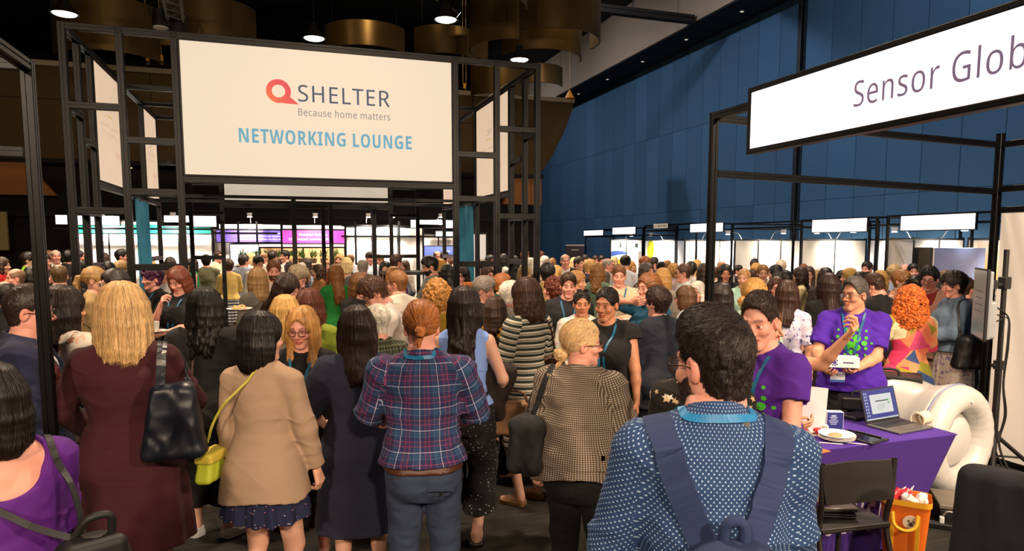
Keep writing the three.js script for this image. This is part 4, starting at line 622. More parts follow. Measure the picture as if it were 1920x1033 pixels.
  booth('open black booth frame above the yellow banner wall', X, 12.2, -24.0, -19.6, wallY, 2.46, 2.2); booth('open black booth frame above the sun poster wall', X, 12.2, -19.5, -16.6, wallY, 2.52, 2.34); booth('open black booth frame above the long-haired onlookers', X, 13.2, -15.0, -12.75, wallY, 2.46, 2.32); booth('open black booth frame carrying the pink-dotted fascia', X, 13.2, -12.5, -10.45, wallY, 2.47, 2.3); booth('open black booth frame carrying the longest fascia', X, 13.2, -10.2, -7.6, wallY, 2.48, 2.3);
  for (const [x, z, dx, dz, p, l] of [[12.2, -20.4, -1, 0, 45, 'sun poster wall'], [12.2, -16.2, -1, 0, 36, 'orange-banded poster'], [13.25, -14.0, -1, 0, 36, 'lone man in a dark shirt'], [13.27, -11.7, -1, 0, 45, 'gap between two fascia signs'], [12.6, -10.35, 0, 1, 9, 'tall blue display'], [13.2, -8.9, -1, 0, 30, 'sunset wall'], [12.2, -14.97, 0, 1, 8, 'three cream panels'], [12.2, -12.7, 0, 1, 14, 'pale side wall'], [11.6, -21.95, 0, 1, 9, 'yellow and blue banner'], [11.6, -17.2, 0, 1, 9, 'cream panel by the near post']]) armLight(x, 2.06, z, dx, dz, p, 'small white spotlight on an arm above the ' + l);
  { const t = thing('roll_up_banner', 'dark roll-up banner with a cream top edge in front of the blue wall', 'banner', onX(1078, 475, 9.6).setY(0).toArray(), -.3); put(t, 'banner_cloth', rbox(.62, 1.75, .012, .004, 0, 1.0, 0), mat('#2a1e26', .6)); put(t, 'top_bar', rbox(.64, .04, .035, .008, 0, 1.88, 0), mat('#d8cdb4', .4)); put(t, 'lettering', rbox(.26, .03, .004, .001, 0, 1.72, .01), mat('#d5cbbb', .5)); put(t, 'base', rbox(.66, .09, .2, .02, 0, .045, 0), mat('#8c8a88', .4, { metalness: .5 })); }
}
// ---- far booths at the end of the hall, seen through the lounge
{
  const Z = -19, wl = (label, p0, p1, h, n, m, z = Z, more) => { const a = onZ(p0, 450, z), b = onZ(p1, 450, z); return boothWall(label, [a.x, z], [b.x, z], h, n, m, more); }, Y = (y, z = Z) => onZ(500, y, z).y;
  const mW = mat('#e9e8e6', .6), hang = (label, p0, p1, y0, y1, tex, glow, z = Z, f = .02) => { const a = onZ(p0, y0, z), b = onZ(p1, y1, z); return lightbox('header_sign', label, [(a.x + b.x) / 2, (a.y + b.y) / 2, z + .06], 0, b.x - a.x, abs(a.y - b.y), tex, glow, { f, d: .05 }); };
  const tx = (bg, lines, fg, w = 512, h = 128) => canvasTex(w, h, (g) => { g.fillStyle = bg; g.fillRect(0, 0, w, h); g.fillStyle = fg; lines.forEach(([s, x, y, sz]) => spread(g, s, x * w, y * h, sz * h, 0)); });
  wl('white booth wall with a teal stripe seen between the lounge posts', 136, 398, Y(416), 4, mW); wl('white booth wall behind the green-clad visitor with pale blue print', 400, 446, Y(428), 1, mW, -19.2); wl('white booth wall with faint grey letters', 648, 793, Y(424), 3, mW, Z, [canvasMat(), null, null]); wl('white booth wall with a blue panel behind the bearded man', 793, 850, Y(436), 2, mW, -18.8); wl('pale screen wall behind the red-topped visitor', 862, 912, Y(436), 1, mat('#c9cfda', .5), -18.4);
  function canvasMat() { return mat('#ffffff', .6, { map: tx('#ebebe9', [['AHURI', .26, .36, .12]], '#b9bcc0', 256, 256) }); }
  const teal = tx('#2ea28f', [], '#fff'); hang('teal stripe banner across the white booth wall', 140, 396, 437, 422, teal, .55, Z - .03, .005);
  hang('white header sign with capital letters above the teal banner', 140, 226, 423, 404, tx('#f2f5fb', [['SACA', .62, .66, .5]], '#9aa6c0'), 1.2); hang('small square white header sign beside the thick grey post', 105, 129, 422, 402, tx('#eef3fb', [], '#fff'), 1.1); hang('white header sign with two lines of violet lettering', 308, 407, 426, 404, tx('#eef0fb', [['Community Housing Ltd', .22, .46, .26]], '#a9a2c4'), 1.2);
  hang('violet banner with three white lines of text', 405, 527, 455, 431, tx('#6a58b8', [['communities. By helping community', .36, .3, .17], ['and public and affordable housing', .36, .56, .17], ['deliver for the community they serve', .36, .82, .17]], '#e9e4ff'), .75); hang('magenta banner with white lettering', 528, 646, 457, 431, tx('#d23f9e', [['Greener homes.', .26, .42, .26], ['Connected communities.', .1, .78, .26]], '#ffe6f6'), .75);
  hang('white band above the violet banner', 410, 527, 430, 420, tx('#f2f0f2', [], '#fff'), .8, Z - .06); hang('white band above the magenta banner', 529, 646, 430, 422, tx('#f2f0f2', [], '#fff'), .8, Z - .06); hang('white band beneath the violet and magenta banners', 440, 646, 464, 456, tx('#f0eef0', [], '#fff'), .7, Z - .05);
  hang('white header sign above the blue panel', 768, 850, 428, 412, tx('#f4f4fa', [['Housing', .6, .62, .26]], '#d6cbe0'), 1.3, Z + .36); hang('small aqua header strip beneath a white header sign', 815, 850, 444, 433, tx('#7fd0cc', [], '#fff'), .8, Z + .36); hang('blue-violet wall panel with a small white mark', 793, 850, 500, 460, tx('#5566c0', [['oo', .74, .3, .14]], '#dfe6ff', 256, 256), .55, -18.7);
  { const t = hang('bright screen with a dark-suited figure on white', 432, 486, 500, 457, canvasTex(256, 192, (g, w, h) => { g.fillStyle = '#e9ebf6'; g.fillRect(0, 0, w, h); g.fillStyle = '#2e3350'; g.beginPath(); g.ellipse(w * .45, h * .75, w * .2, h * .4, 0, 0, 7); g.fill(); g.fillStyle = '#f5f3fa'; g.beginPath(); g.ellipse(w * .45, h * .75, w * .13, h * .42, 0, 0, 7); g.fill(); g.fillStyle = '#caa08c'; g.beginPath(); g.arc(w * .45, h * .25, w * .055, 0, 7); g.fill(); }), .8, -18.6); }
  wl('tan booth wall with dark uprights under the magenta banner', 445, 646, Y(463), 5, mat('#c39668', .7));
  { const a = onZ(445, 500, -18.2), b = onZ(640, 500, -18.2), c = thing('planter_counter', 'long pale counter carrying a row of leafy plants', 'counter', [(a.x + b.x) / 2, 0, -18.2]); put(c, 'counter_body', rbox(b.x - a.x, 1.4, .4, .02, 0, .7, 0), mat('#a07c55', .6)); put(c, 'counter_top', rbox(b.x - a.x + .06, .04, .46, .01, 0, 1.42, 0), mat('#cfc3ae', .4));
    for (let k = 0; k < 9; k++) { const r = rng(40 + k), p = thing('potted_plant', ['first', 'second', 'third', 'fourth', 'fifth', 'sixth', 'seventh', 'eighth', 'ninth'][k] + ' leafy green plant along the far counter, counted from the bright screen', 'plant', [mix(a.x + .15, b.x - .15, k / 8), 1.44, -18.2], r() * 6, 'green plants along the far counter'); put(p, 'pot', cached('pot', () => new THREE.LatheGeometry([[.001, 0], [.08, 0], [.1, .12], [.09, .12], [.085, .1], [.001, .1]].map((q) => new THREE.Vector2(...q)), 16)), mat('#4b3a2c', .7));
      put(p, 'leaf', cached('bush' + k % 3, () => { const L = []; for (let i = 0; i < 60; i++) { const s = new THREE.Shape(); s.moveTo(0, 0); s.quadraticCurveTo(.022, .05, 0, .13); s.quadraticCurveTo(-.022, .05, 0, 0); const g = new THREE.ShapeGeometry(s, 4); g.rotateX(-.3 + r() * 1.5); g.rotateY(r() * 7); g.translate((r() - .5) * .16, .1 + r() * .16, (r() - .5) * .16); L.push(g); } return join(L); }), mat('#3f6a28', .7, { side: THREE.DoubleSide })).userData.kind = 'stuff'; } }
  const f = thing('booth_frame', 'black booth frame above the white walls at the end of the hall', 'frame', [0, 0, 0]); const B = (p0, p1, y, z = -18.6) => { const a = onZ(p0, y, z), b = onZ(p1, y, z); bar(f, 'rail', [a.x, a.y, z], [b.x, a.y, z], .05); }; B(100, 400, 428); B(400, 520, 437); B(640, 850, 423); B(640, 850, 443); for (const p of [136, 446, 481, 527, 647, 666, 748, 793]) { const a = onZ(p, 415, -18.6); bar(f, 'post', [a.x, 0, -18.6], [a.x, a.y, -18.6], .05); }
  for (const [px, pw, l] of [[200, 32, 'teal banner'], [330, 30, 'violet-lettered header'], [470, 16, 'violet banner'], [590, 16, 'magenta banner'], [687, 34, 'faint grey letters'], [731, 34, 'blank white panels'], [820, 22, 'blue-violet panel']]) { const a = onZ(px, 418, -18.9); armLight(a.x, a.y, -18.9, 0, 1, pw, 'small white spotlight above the ' + l); }
}
// ---- the booth frames on both sides of the camera
{
  const f = thing('booth_frame', 'near black booth frame holding the large white company sign', 'frame', [0, 0, 0]), A = [3.02, -4.37], B = [5.96, -4.4], w = .052;
  bar(f, 'post', [A[0], 0, A[1]], [A[0], 2.9, A[1]], w); bar(f, 'post', [B[0], 0, B[1]], [B[0], 2.9, B[1]], w); bar(f, 'rail', [A[0] + .03, 2.86, A[1]], [B[0] - .03, 2.8, B[1]], w); bar(f, 'rail', [A[0] + .03, 2.46, A[1]], [B[0] - .03, 2.4, B[1]], w); bar(f, 'rail', [A[0], 2.87, A[1] + .03], [A[0], 2.87, -.8], w); bar(f, 'post', [A[0], 0, -.85], [A[0], 2.9, -.85], w); bar(f, 'rail', [B[0], 2.8, B[1] + .03], [B[0], 2.8, -1.2], w); bar(f, 'rail', [B[0], 2.42, B[1] + .03], [B[0], 2.42, -1.2], w); bar(f, 'post', [B[0], 0, -1.2], [B[0], 2.9, -1.2], w);
  const t = canvasTex(1920, 272, (g, w2, h) => { g.fillStyle = '#fbfbff'; g.fillRect(0, 0, w2, h); g.fillStyle = '#a9aec6'; nhc(g, w2 * .037, h * .66, h * .24, w2 * .098); g.fillStyle = '#55475a'; spread(g, 'Sensor Global', w2 * .288, h * .7, h * .52, w2 * .36); });
  lightbox('company_sign', 'large white backlit sign with dark company lettering in a black frame', [2.955, 2.745, -2.36], -PI / 2, 3.0, .425, t, 1.35, { f: .034, d: .075, light: .8, tone: '#fafbff' });
  const p = thing('booth_wall', 'tall white booth wall behind the monitor stand', 'partition', [5.98, 0, -2.9]); put(p, 'panel', box(.03, 2.2, 2.9, 0, 1.12, 0), mat('#e2e0dc', .55)); put(p, 'top_rail', rbox(.05, .05, 3.0, .008, 0, 2.24, 0), mAlu); put(p, 'bottom_rail', rbox(.05, .05, 3.0, .008, 0, .03, 0), mAlu);
  const q = at(72, 450, 2.95), g = thing('booth_frame', 'near black booth post and rails beside the man in the blue suit', 'frame', [0, 0, 0]), x = q.x, z = q.z;
  bar(g, 'post', [x, 0, z], [x, 2.72, z], .047); bar(g, 'rail', [x, 2.695, z + .03], [x, 2.695, z + 2.4], .045); bar(g, 'rail', [x - .03, 2.335, z], [x - 2, 2.335, z], .045); bar(g, 'rail', [x - .03, 2.695, z], [x - 2, 2.695, z], .045); bar(g, 'post', [x, 0, z + 2.4], [x, 2.78, z + 2.4], .047); bar(g, 'post', [x - 2, 0, z], [x - 2, 2.78, z], .047);
  lightbox('company_sign', 'dark-framed booth sign seen edge-on beside the near black post', [x + .045, 2.62, z + 1.86], PI / 2, 2.3, .42, canvasTex(256, 64, (c) => { c.fillStyle = '#f4f4fa'; c.fillRect(0, 0, 256, 64); }), .5, { f: .03, d: .07 });
}
// ---- ceiling: lamps, baffles, trusses, chains
for (const [px, py, z, l] of [[121, 27, -15, 'at the upper corner above the dark post'], [589, 73, -15.2, 'above the middle of the lounge sign'], [836, 38, -13.4, 'above the end of the lounge sign beside a hanging cable'], [974, 113, -15.4, 'above the lounge side frame']]) { const p = onZ(px, py, z); pendant(p.x, p.y, p.z, 'round pendant lamps', LAMPS.far, 'glowing round pendant lamp ' + l); }
for (const [x, y, z, k, l] of [[-4, 6.2, -7, 'near', 'over the entrance side of the lounge'], [.8, 6.4, -5.2, 'near', 'over the plaid shirt'], [7.6, 7.2, -8.5, 'near', 'over the company booth'], [-4, 6.2, -11, 'near', 'over the lounge middle']]) pendant(x, y, z, 'round pendant lamps overhead', LAMPS[k], 'round pendant lamp high ' + l);
for (const [x, y, z, a, l] of [[-3.6, 4.6, 3.6, [-2.2, 1.2, -5], 'behind the burgundy dress'], [.6, 4.8, 4.4, [.9, 1.2, -5], 'behind the plaid shirt'], [4.6, 4.6, 3.4, [3.4, 1.2, -5], 'behind the dotted shirt'], [4.4, 4.3, -.9, [5.3, .9, -3.7], 'over the inflatable']]) pendant(x, y, z, 'round pendant lamps overhead', l.includes('inflatable') ? LAMPS.booth : LAMPS.front, 'round pendant lamp ' + l, a);
for (const [z, l] of [[-33, 'farthest corner'], [-25, 'far end'], [-18, 'roll-up banner'], [-12.5, 'pink-dotted fascia'], [-7, 'longest fascia'], [-1.5, 'near end']]) washLight(6.2, 10.3, z, [14.5, 3.6, z], LAMPS.wall, '#e9eeff', 'black floodlight aimed at the blue wall by the ' + l);
for (const [x, l] of [[-9, 'timber balcony'], [-3, 'yellow hooks'], [2.5, 'hanging cable'], [7.5, 'curved gallery end']]) washLight(x, 10.2, -15.5, [x + .5, 5.4, -24], x < 2 ? LAMPS.dim : LAMPS.gold, '#ffdca8', 'black floodlight aimed at the gold gallery near the ' + l);
{
  const curve = (r, a0, a1, h, label, pos, turn) => { const t = thing('acoustic_baffle', label, 'baffle', pos, turn), pts = [], n = 40, th = .03; const S = new THREE.Shape(); S.absarc(0, 0, r, a0, a1, false); S.absarc(0, 0, r - th, a1, a0, true); S.closePath(); const g = new THREE.ExtrudeGeometry(S, { depth: h, curveSegments: 40, bevelEnabled: true, bevelSize: .006, bevelThickness: .006, bevelSegments: 1 }); g.rotateX(PI / 2); put(t, 'curved_sheet', g, mBronze); for (const a of [a0 + .3, a1 - .3]) put(t, 'hanger_wire', cyl(.006, .006, TOP - pos[1], cos(a) * (r - .01), (TOP - pos[1]) / 2, sin(a) * (r - .01), 6), mBlack); return t; };
  const bf = (px, py, z, r, a0, a1, h, label, turn = 0) => { const p = onZ(px, py, z); curve(r, a0, a1, h, label, [p.x, p.y, p.z], turn); };
  bf(1035, 5, -17, 1.25, -.2, 2.6, 1.0, 'wide bronze curved baffle hanging under the ceiling by the bulkhead'); bf(1010, 58, -18.5, 1.2, .2, 2.9, .8, 'lower bronze curved baffle tucked behind the widest one'); bf(958, 10, -17.5, 1.1, 1.7, 4.4, 1.15, 'bronze baffle with a bright vertical edge above the end of the lounge sign'); bf(900, -30, -14.5, 1.0, .3, 3, .5, 'bronze baffle cut off by the top of the view');
  bf(830, 66, -20, 1.0, .5, 2.7, .75, 'small bronze baffle behind the hanging cable above the sign'); bf(685, 62, -22, 1.3, .6, 2.8, .7, 'dim bronze baffle above the middle of the lounge sign'); bf(930, 130, -21, .9, .4, 2.9, .9, 'dark bronze baffle between the lounge posts'); bf(205, 20, -19, 1.2, .4, 2.7, 1.2, 'dim bronze baffle between the first lamp and the lighting truss'); bf(390, 20, -18, 1.1, .3, 2.6, .9, 'bronze baffle just behind the lighting truss'); bf(330, 80, -22.5, 1.6, .9, 2.7, .5, 'low wide bronze baffle above the yellow chain hooks'); bf(1010, 130, -22, .8, .5, 2.7, .6, 'small dim bronze baffle above the gold gallery parapet');
  // lighting truss
  const T = thing('lighting_truss', 'silver lattice lighting truss running overhead above the lounge sign', 'truss', [0, 0, 0]), a = onZ(318, -30, -13), b = onZ(332, 50, -17), d = .28, mT = mat('#8a8378', .4, { metalness: .7 }), P = (i, j, t) => [mix(a.x, b.x, t) + i * d / 2, mix(a.y, b.y, t) + j * d / 2, mix(a.z, b.z, t)];
  for (const i of [-1, 1]) for (const j of [-1, 1]) put(T, 'chord', tube([P(i, j, 0), P(i, j, 1)], .025, 2, 8), mT); for (let k = 0; k < 12; k++) for (const s of [-1, 1]) { put(T, 'brace', tube([P(s, k % 2 ? 1 : -1, k / 12), P(s, k % 2 ? -1 : 1, (k + 1) / 12)], .012, 2, 6), mT); put(T, 'brace', tube([P(k % 2 ? 1 : -1, s, k / 12), P(k % 2 ? -1 : 1, s, (k + 1) / 12)], .012, 2, 6), mT); }
  for (const [px, py, l] of [[300, 25, 'black stage light clamped high on the truss'], [333, 40, 'black stage light with a pale lens at the low end of the truss']]) { const p = onZ(px, py, -15.6), t = thing('stage_light', l, 'light', [p.x, p.y, p.z], .4); put(t, 'housing', cyl(.13, .16, .34, 0, -.1, 0), mBlack); put(t, 'yoke', tube([[-.18, -.1, 0], [-.18, .15, 0], [.18, .15, 0], [.18, -.1, 0]], .015, 14, 6), mBlack); put(t, 'lens', cyl(.14, .14, .02, 0, -.28, 0), mat('#d8d2c6', .2)); }
  for (const [px, py, z, l] of [[277, 113, -21, 'hanging chain ending in a yellow hook'], [303, 113, -21, 'second hanging chain ending in a yellow hook, closer to the lounge sign'], [871, 165, -21, 'pair of hanging cables with a yellow hook behind the lounge frame'], [1068, 185, -22, 'hanging cable with an orange hood above the gallery corner']]) { const p = onZ(px, py, z), t = thing('hoist_chain', l, 'chain', [p.x, p.y, p.z]); const gold = mat('#a58a4a', .4, { metalness: .7 }); for (const s of l.startsWith('pair') ? [-.05, .05] : [0]) put(t, 'chain_line', cyl(.014, .014, TOP - p.y - .1, s, (TOP - p.y) / 2 + .05, 0, 8), gold); if (l.includes('hood')) put(t, 'hood', new THREE.LatheGeometry([[.02, .28], [.06, .22], [.16, .03], [.2, 0], [.18, 0], [.05, .18], [.02, .2]].map((q) => new THREE.Vector2(...q)), 14), mat('#c07818', .6)); else { put(t, 'hook_block', rbox(.09, .16, .07, .02, 0, .06, 0), mat('#d8991c', .4)); put(t, 'hook', tube([[0, 0, 0], [.03, -.06, 0], [0, -.11, 0], [-.035, -.07, 0]], .012, 12, 6), gold); } }
  for (const [x0, y0, z0, x1, y1, z1, w, l] of [[-8, 9.6, -14, 12, 9.6, -18, .3, 'dark steel beam crossing under the ceiling above the sign'], [-10, 9.9, -9, 8, 9.9, -22, .22, 'thin dark diagonal beam under the ceiling'], [-9, 9.2, -20, 12.9, 9.2, -20, .25, 'dark steel beam deep in the hall under the ceiling']]) { const t = thing('ceiling_beam', l, 'beam', [0, 0, 0]); bar(t, 'girder', [x0, y0, z0], [x1, y1, z1], w, mat('#1c1916', .7)); for (const q of [.1, .5, .9]) put(t, 'hanger_rod', cyl(.02, .02, TOP - y0, mix(x0, x1, q), (TOP + y0) / 2, mix(z0, z1, q), 6), mBlack); }
}
// ---------------------------------------------------------------- cloth patterns (uv in metres)
const cloth = (size, draw, rough = .9, px = 256) => { const t = canvasTex(px, px, draw); t.repeat.set(1 / size, 1 / size); return mat('#ffffff', rough, { map: t }); };
const wrapDraw = (g, w, h, fn) => { for (const dx of [-w, 0, w]) for (const dy of [-h, 0, h]) { g.save(); g.translate(dx, dy); fn(); g.restore(); } };
const blob = (g, x, y, r, c, q, n = 7) => { g.fillStyle = c; g.beginPath(); for (let i = 0; i <= n * 3; i++) { const a = i / (n * 3) * PI * 2, R = r * (.7 + .3 * cos(a * n * .5 + q) + .15 * sin(a * 3 + q * 2)); g.lineTo(x + cos(a) * R, y + sin(a) * R); } g.fill(); };
const scatter = (bg, n, seed, fn) => (g, w, h) => { g.fillStyle = bg; g.fillRect(0, 0, w, h); const r = rng(seed); for (let i = 0; i < n; i++) { const a = [r() * w, r() * h, r(), r(), r()]; wrapDraw(g, w, h, () => fn(g, ...a, w)); } };
const PT = {
  plaid: cloth(.105, (g, w, h) => { g.fillStyle = '#1c2650'; g.fillRect(0, 0, w, h); const L = (p, wd, c) => { g.fillStyle = c; g.fillRect(p * w - wd / 2, 0, wd, h); g.fillRect(0, p * h - wd / 2, w, wd); }; L(.25, 46, 'rgba(40,90,120,.35)'); L(.75, 46, 'rgba(90,30,70,.25)'); L(.62, 9, 'rgba(170,50,84,.62)'); L(.84, 9, 'rgba(170,50,84,.55)'); L(.1, 7, 'rgba(205,205,225,.72)'); L(.38, 6, 'rgba(90,150,175,.5)'); }),
  dots: cloth(.0155, (g, w, h) => { g.fillStyle = '#223f6c'; g.fillRect(0, 0, w, h); g.fillStyle = '#9fb8d4'; for (const [x, y] of [[0, 0], [1, 0], [0, 1], [1, 1], [.5, .5]]) { g.beginPath(); g.arc(x * w, y * h, w * .14, 0, 7); g.fill(); } }, .85, 64),
  stripe: cloth(.048, (g, w, h) => { g.fillStyle = '#1f2b26'; g.fillRect(0, 0, w, h); g.fillStyle = '#cfc6b0'; g.fillRect(0, h * .52, w, h * .3); g.fillRect(0, h * .02, w, h * .08); g.fillRect(0, h * .92, w, h * .06); }, .85, 64),
  stripeV: cloth(.048, (g, w, h) => { g.fillStyle = '#1f2b26'; g.fillRect(0, 0, w, h); g.fillStyle = '#cfc6b0'; g.fillRect(h * .52, 0, w * .3, h); g.fillRect(h * .05, 0, w * .08, h); }, .85, 64),
  hound: cloth(.0105, (g, w, h) => { g.fillStyle = '#b7a58c'; g.fillRect(0, 0, w, h); g.fillStyle = 'rgba(38,32,34,.62)'; g.fillRect(0, 0, w * .5, h); g.fillRect(0, 0, w, h * .5); }, .95, 32),
  speck: cloth(.2, scatter('#0e0d10', 34, 4, (g, x, y, a, b) => { g.fillStyle = '#d9d5cf'; g.beginPath(); g.arc(x, y, 2.2 + a * 2, 0, 7); g.fill(); })),
  navyprint: cloth(.16, scatter('#151a3c', 24, 5, (g, x, y, a, b) => { g.fillStyle = b > .5 ? '#d88a86' : '#b9b2c8'; g.fillRect(x, y, 9, 4); g.fillRect(x + 3, y - 3, 3, 9); })),
  stars: cloth(.22, scatter('#17140f', 15, 9, (g, x, y, a, b, c, w) => { g.fillStyle = c > .6 ? '#d9b98a' : '#e6ddcc'; g.beginPath(); for (let i = 0; i < 10; i++) { const q = i * PI / 5 + a * 6, R = (i % 2 ? 7 : 18) * (.8 + b * .5); g.lineTo(x + cos(q) * R, y + sin(q) * R); } g.fill(); })),
  floral: cloth(.34, scatter('#d9cfc2', 46, 12, (g, x, y, a, b, c) => blob(g, x, y, 8 + a * 15, ['#d98a63', '#1d2c4c', '#e3b49a', '#27406a', '#8a5a4a', '#efe6da'][(c * 6) | 0], b * 9))),
  mint: cloth(.4, scatter('#e4ded0', 34, 14, (g, x, y, a, b, c) => blob(g, x, y, 8 + a * 17, ['#8fd0b4', '#e3a9b8', '#a9dcc6', '#e9c2a8', '#f2ece0', '#c9a2b8'][(c * 6) | 0], b * 9))),
  lav: cloth(.3, scatter('#d5cfe6', 60, 15, (g, x, y, a, b, c) => blob(g, x, y, 6 + a * 11, ['#5b4f9c', '#7d74b8', '#f0ecf4', '#463c80', '#a79fd0'][(c * 5) | 0], b * 9))),
  paisley: cloth(.3, scatter('#cdbfb4', 50, 17, (g, x, y, a, b, c) => { blob(g, x, y, 8 + a * 12, ['#4a3a86', '#5a4a94', '#cdbfb4'][(c * 3) | 0], b * 9); blob(g, x, y, 4 + a * 5, '#cdbfb4', b * 5); })),
  patch: cloth(.8, (g, w, h) => { g.fillStyle = '#d98a5e'; g.fillRect(0, 0, w, h); const r = rng(31), C = ['#c8315e', '#a09028', '#e3a06c', '#d4477a', '#d8cfa8', '#314a7c', '#e07858', '#8f8a2a']; for (let i = 0; i < 26; i++) { const x = r() * w, y = r() * h, c = C[(r() * 8) | 0], q = r() * 6, R = 20 + r() * 46, n = 3 + (r() * 3 | 0); wrapDraw(g, w, h, () => { g.fillStyle = c; g.beginPath(); for (let k = 0; k < n; k++) g.lineTo(x + cos(q + k * 2 * PI / n) * R, y + sin(q + k * 2 * PI / n) * R); g.fill(); }); } }),
  bw: cloth(.22, scatter('#15130f', 16, 33, (g, x, y, a, b) => { g.strokeStyle = '#e2dac8'; g.lineWidth = 7; g.beginPath(); g.arc(x, y, 14 + a * 22, b * 6, b * 6 + 2.6); g.stroke(); })),
  gplaid: cloth(.07, (g, w, h) => { g.fillStyle = '#23281c'; g.fillRect(0, 0, w, h); g.fillStyle = 'rgba(120,124,84,.55)'; g.fillRect(0, h * .1, w, h * .18); g.fillRect(w * .1, 0, w * .18, h); g.fillStyle = 'rgba(190,186,150,.5)'; g.fillRect(0, h * .6, w, h * .06); g.fillRect(w * .6, 0, w * .06, h); }),
  yellow: cloth(.3, scatter('#1c1712', 30, 41, (g, x, y, a, b, c) => blob(g, x, y, 12 + a * 20, ['#d9a51c', '#b9741a', '#e0c04a', '#5b2f14'][(c * 4) | 0], b * 9))),
  mottle: cloth(.2, scatter('#5c5852', 300, 43, (g, x, y, a, b, c) => { g.fillStyle = ['#3a3836', '#8a857c', '#a59f94'][(c * 3) | 0]; g.fillRect(x, y, 4 + a * 7, 2 + b * 5); })),
  zig: cloth(.12, (g, w, h) => { g.fillStyle = '#d8d4cc'; g.fillRect(0, 0, w, h); g.strokeStyle = '#2b3350'; g.lineWidth = 26; for (const y of [-.25, .25, .75, 1.25]) { g.beginPath(); for (let i = 0; i <= 8; i++) g.lineTo(i / 8 * w, h * (y + (i % 2 ? .12 : 0))); g.stroke(); } }, .9, 128),
  redfl: cloth(.2, scatter('#8f2a2a', 30, 47, (g, x, y, a, b, c) => blob(g, x, y, 8 + a * 12, ['#d8c9b8', '#3a1a1c', '#c04a3c'][(c * 3) | 0], b * 9))),
  check: cloth(.02, (g, w, h) => { g.fillStyle = '#b9bcc6'; g.fillRect(0, 0, w, h); g.strokeStyle = '#6d7690'; g.lineWidth = 6; g.strokeRect(0, 0, w, h); }, .9, 64),
};
const FB = (c, r = .9) => mat(c, r);
const BLACK = FB('#080709'), NAVYM = FB('#12162a'), CHAR = FB('#16161c'), WHITE = FB('#d8d5d0'), CREAM = FB('#d8c8a4'), DENIM = FB('#2c3a56'), GREY = FB('#77777c');
const T = (n, c, m, k = 'top', uv) => ({ n, k, c, m, uv });
const tee = (m, c = {}, uv) => T('shirt', { sl: .82, hem: .86, loose: .022, st: .01, fold: .008, ...c }, m, 'top', uv);
const shirt = (m, c = {}, uv) => T('shirt', { sl: 1.95, hem: .84, loose: .022, st: .007, collar: .068, fold: .008, ...c }, m, 'top', uv);
const knit = (m, c = {}, uv) => T('top', { sl: 1.95, hem: .8, loose: .02, fold: .006, ...c }, m, 'top', uv);
const tank = (m, c = {}, uv) => T('top', { sl: 0, hem: .88, loose: .012, nk: -.02, ...c }, m, 'top', uv);
const jkt = (m, c = {}, uv) => T('jacket', { t: .026, sl: 1.93, hem: .76, loose: .03, open: [.004, .085, 1.12], nk: .0, nw: .088, fold: .009, st: .008, ...c }, m, 'top', uv);
const under = (m, c = {}) => T('shirt', { t: .009, sl: .9, hem: .95, collar: .066, fold: .003, ...c }, m);
const pants = (m, c = {}) => T('trousers', c, m, 'trousers');
const gown = (m, hem = .5, c = {}, uv) => T('dress', { sl: .85, hem, skirt: [[hem - .02, .235, .19, -.01], [hem + .2, .215, .17, -.012], [.92, .19, .142, -.014], [1.08, .146, .112, 0]], pleat: .012, pleats: 9, fold: .006, ...c }, m, 'top', uv);
const HANG = undefined, CUP = { h: [-.1, 1.24, .26] }, PLATE = { L: { h: [.1, 1.06, .28] }, R: { h: [-.14, 1.1, .27] } }, CLASP = { L: { h: [.03, 1.06, .25] }, R: { h: [-.03, 1.05, .26] } };
// ---------------------------------------------------------------- the people close by
const S = {}; // the ones that carry something
S.dots = person({ x: 1340, y: 580, Z: 1.72, f: 192, sex: 'm', lod: 0, hd: .003, skin: 'pink', g: 1.02, sw: .93, hy: 32, hp: 4, lean: 4, hair: { s: 'short', t: .003, top: .014, n: .003, strands: 6500, sl: .024, lift: .0025, sr: .00065, c: .0035, tone: .4, crown: [-.02, .1, -.07], cut: -.094, sweepx: 1 }, hc: '#20140f', beard: '#2b1a12', glasses: '#3a2018', L: { h: [.2, 1.02, .3], pole: [.35, -.9, -.3] }, R: { h: [-.14, 1.04, .3], pole: [-.15, -.9, -.2] },
  wear: [shirt(PT.dots, { sl: 1.5, collar: .072, ch: .036, loose: .02, st: .01, hem: .86, fold: .01 }, 1), pants(NAVYM)], label: 'dark-haired man in a blue shirt with small pale dots and a blue backpack' });
S.plaid = person({ x: 790, y: 561, Z: 3.2, f: 178, sex: 'm', lod: 0, skin: 'pink', g: 1.0, hair: { s: 'bun', t: .013, tie: [0, .0, -.125], r: .022, strands: 1500, sl: .09, loose: 1, cut: -.075, tone: .35, n: .003 }, hc: '#a8642a', L: { h: [.1, 1.06, .27], pole: [.9, -.35, -.3] }, R: { h: [-.1, 1.06, .27], pole: [-.9, -.35, -.3] },
  wear: [shirt(PT.plaid, { sl: .97, collar: .07, hem: .965, loose: .03, st: .018, fold: .011 }, 1), pants(FB('#2d3850'), { waist: .985, fold: .01 }), T('belt', { t: .024, y: .948, h: .021 }, FB('#4a2616', .5), 'band')], label: 'man with tied ginger hair in a navy plaid shirt and slate trousers' });
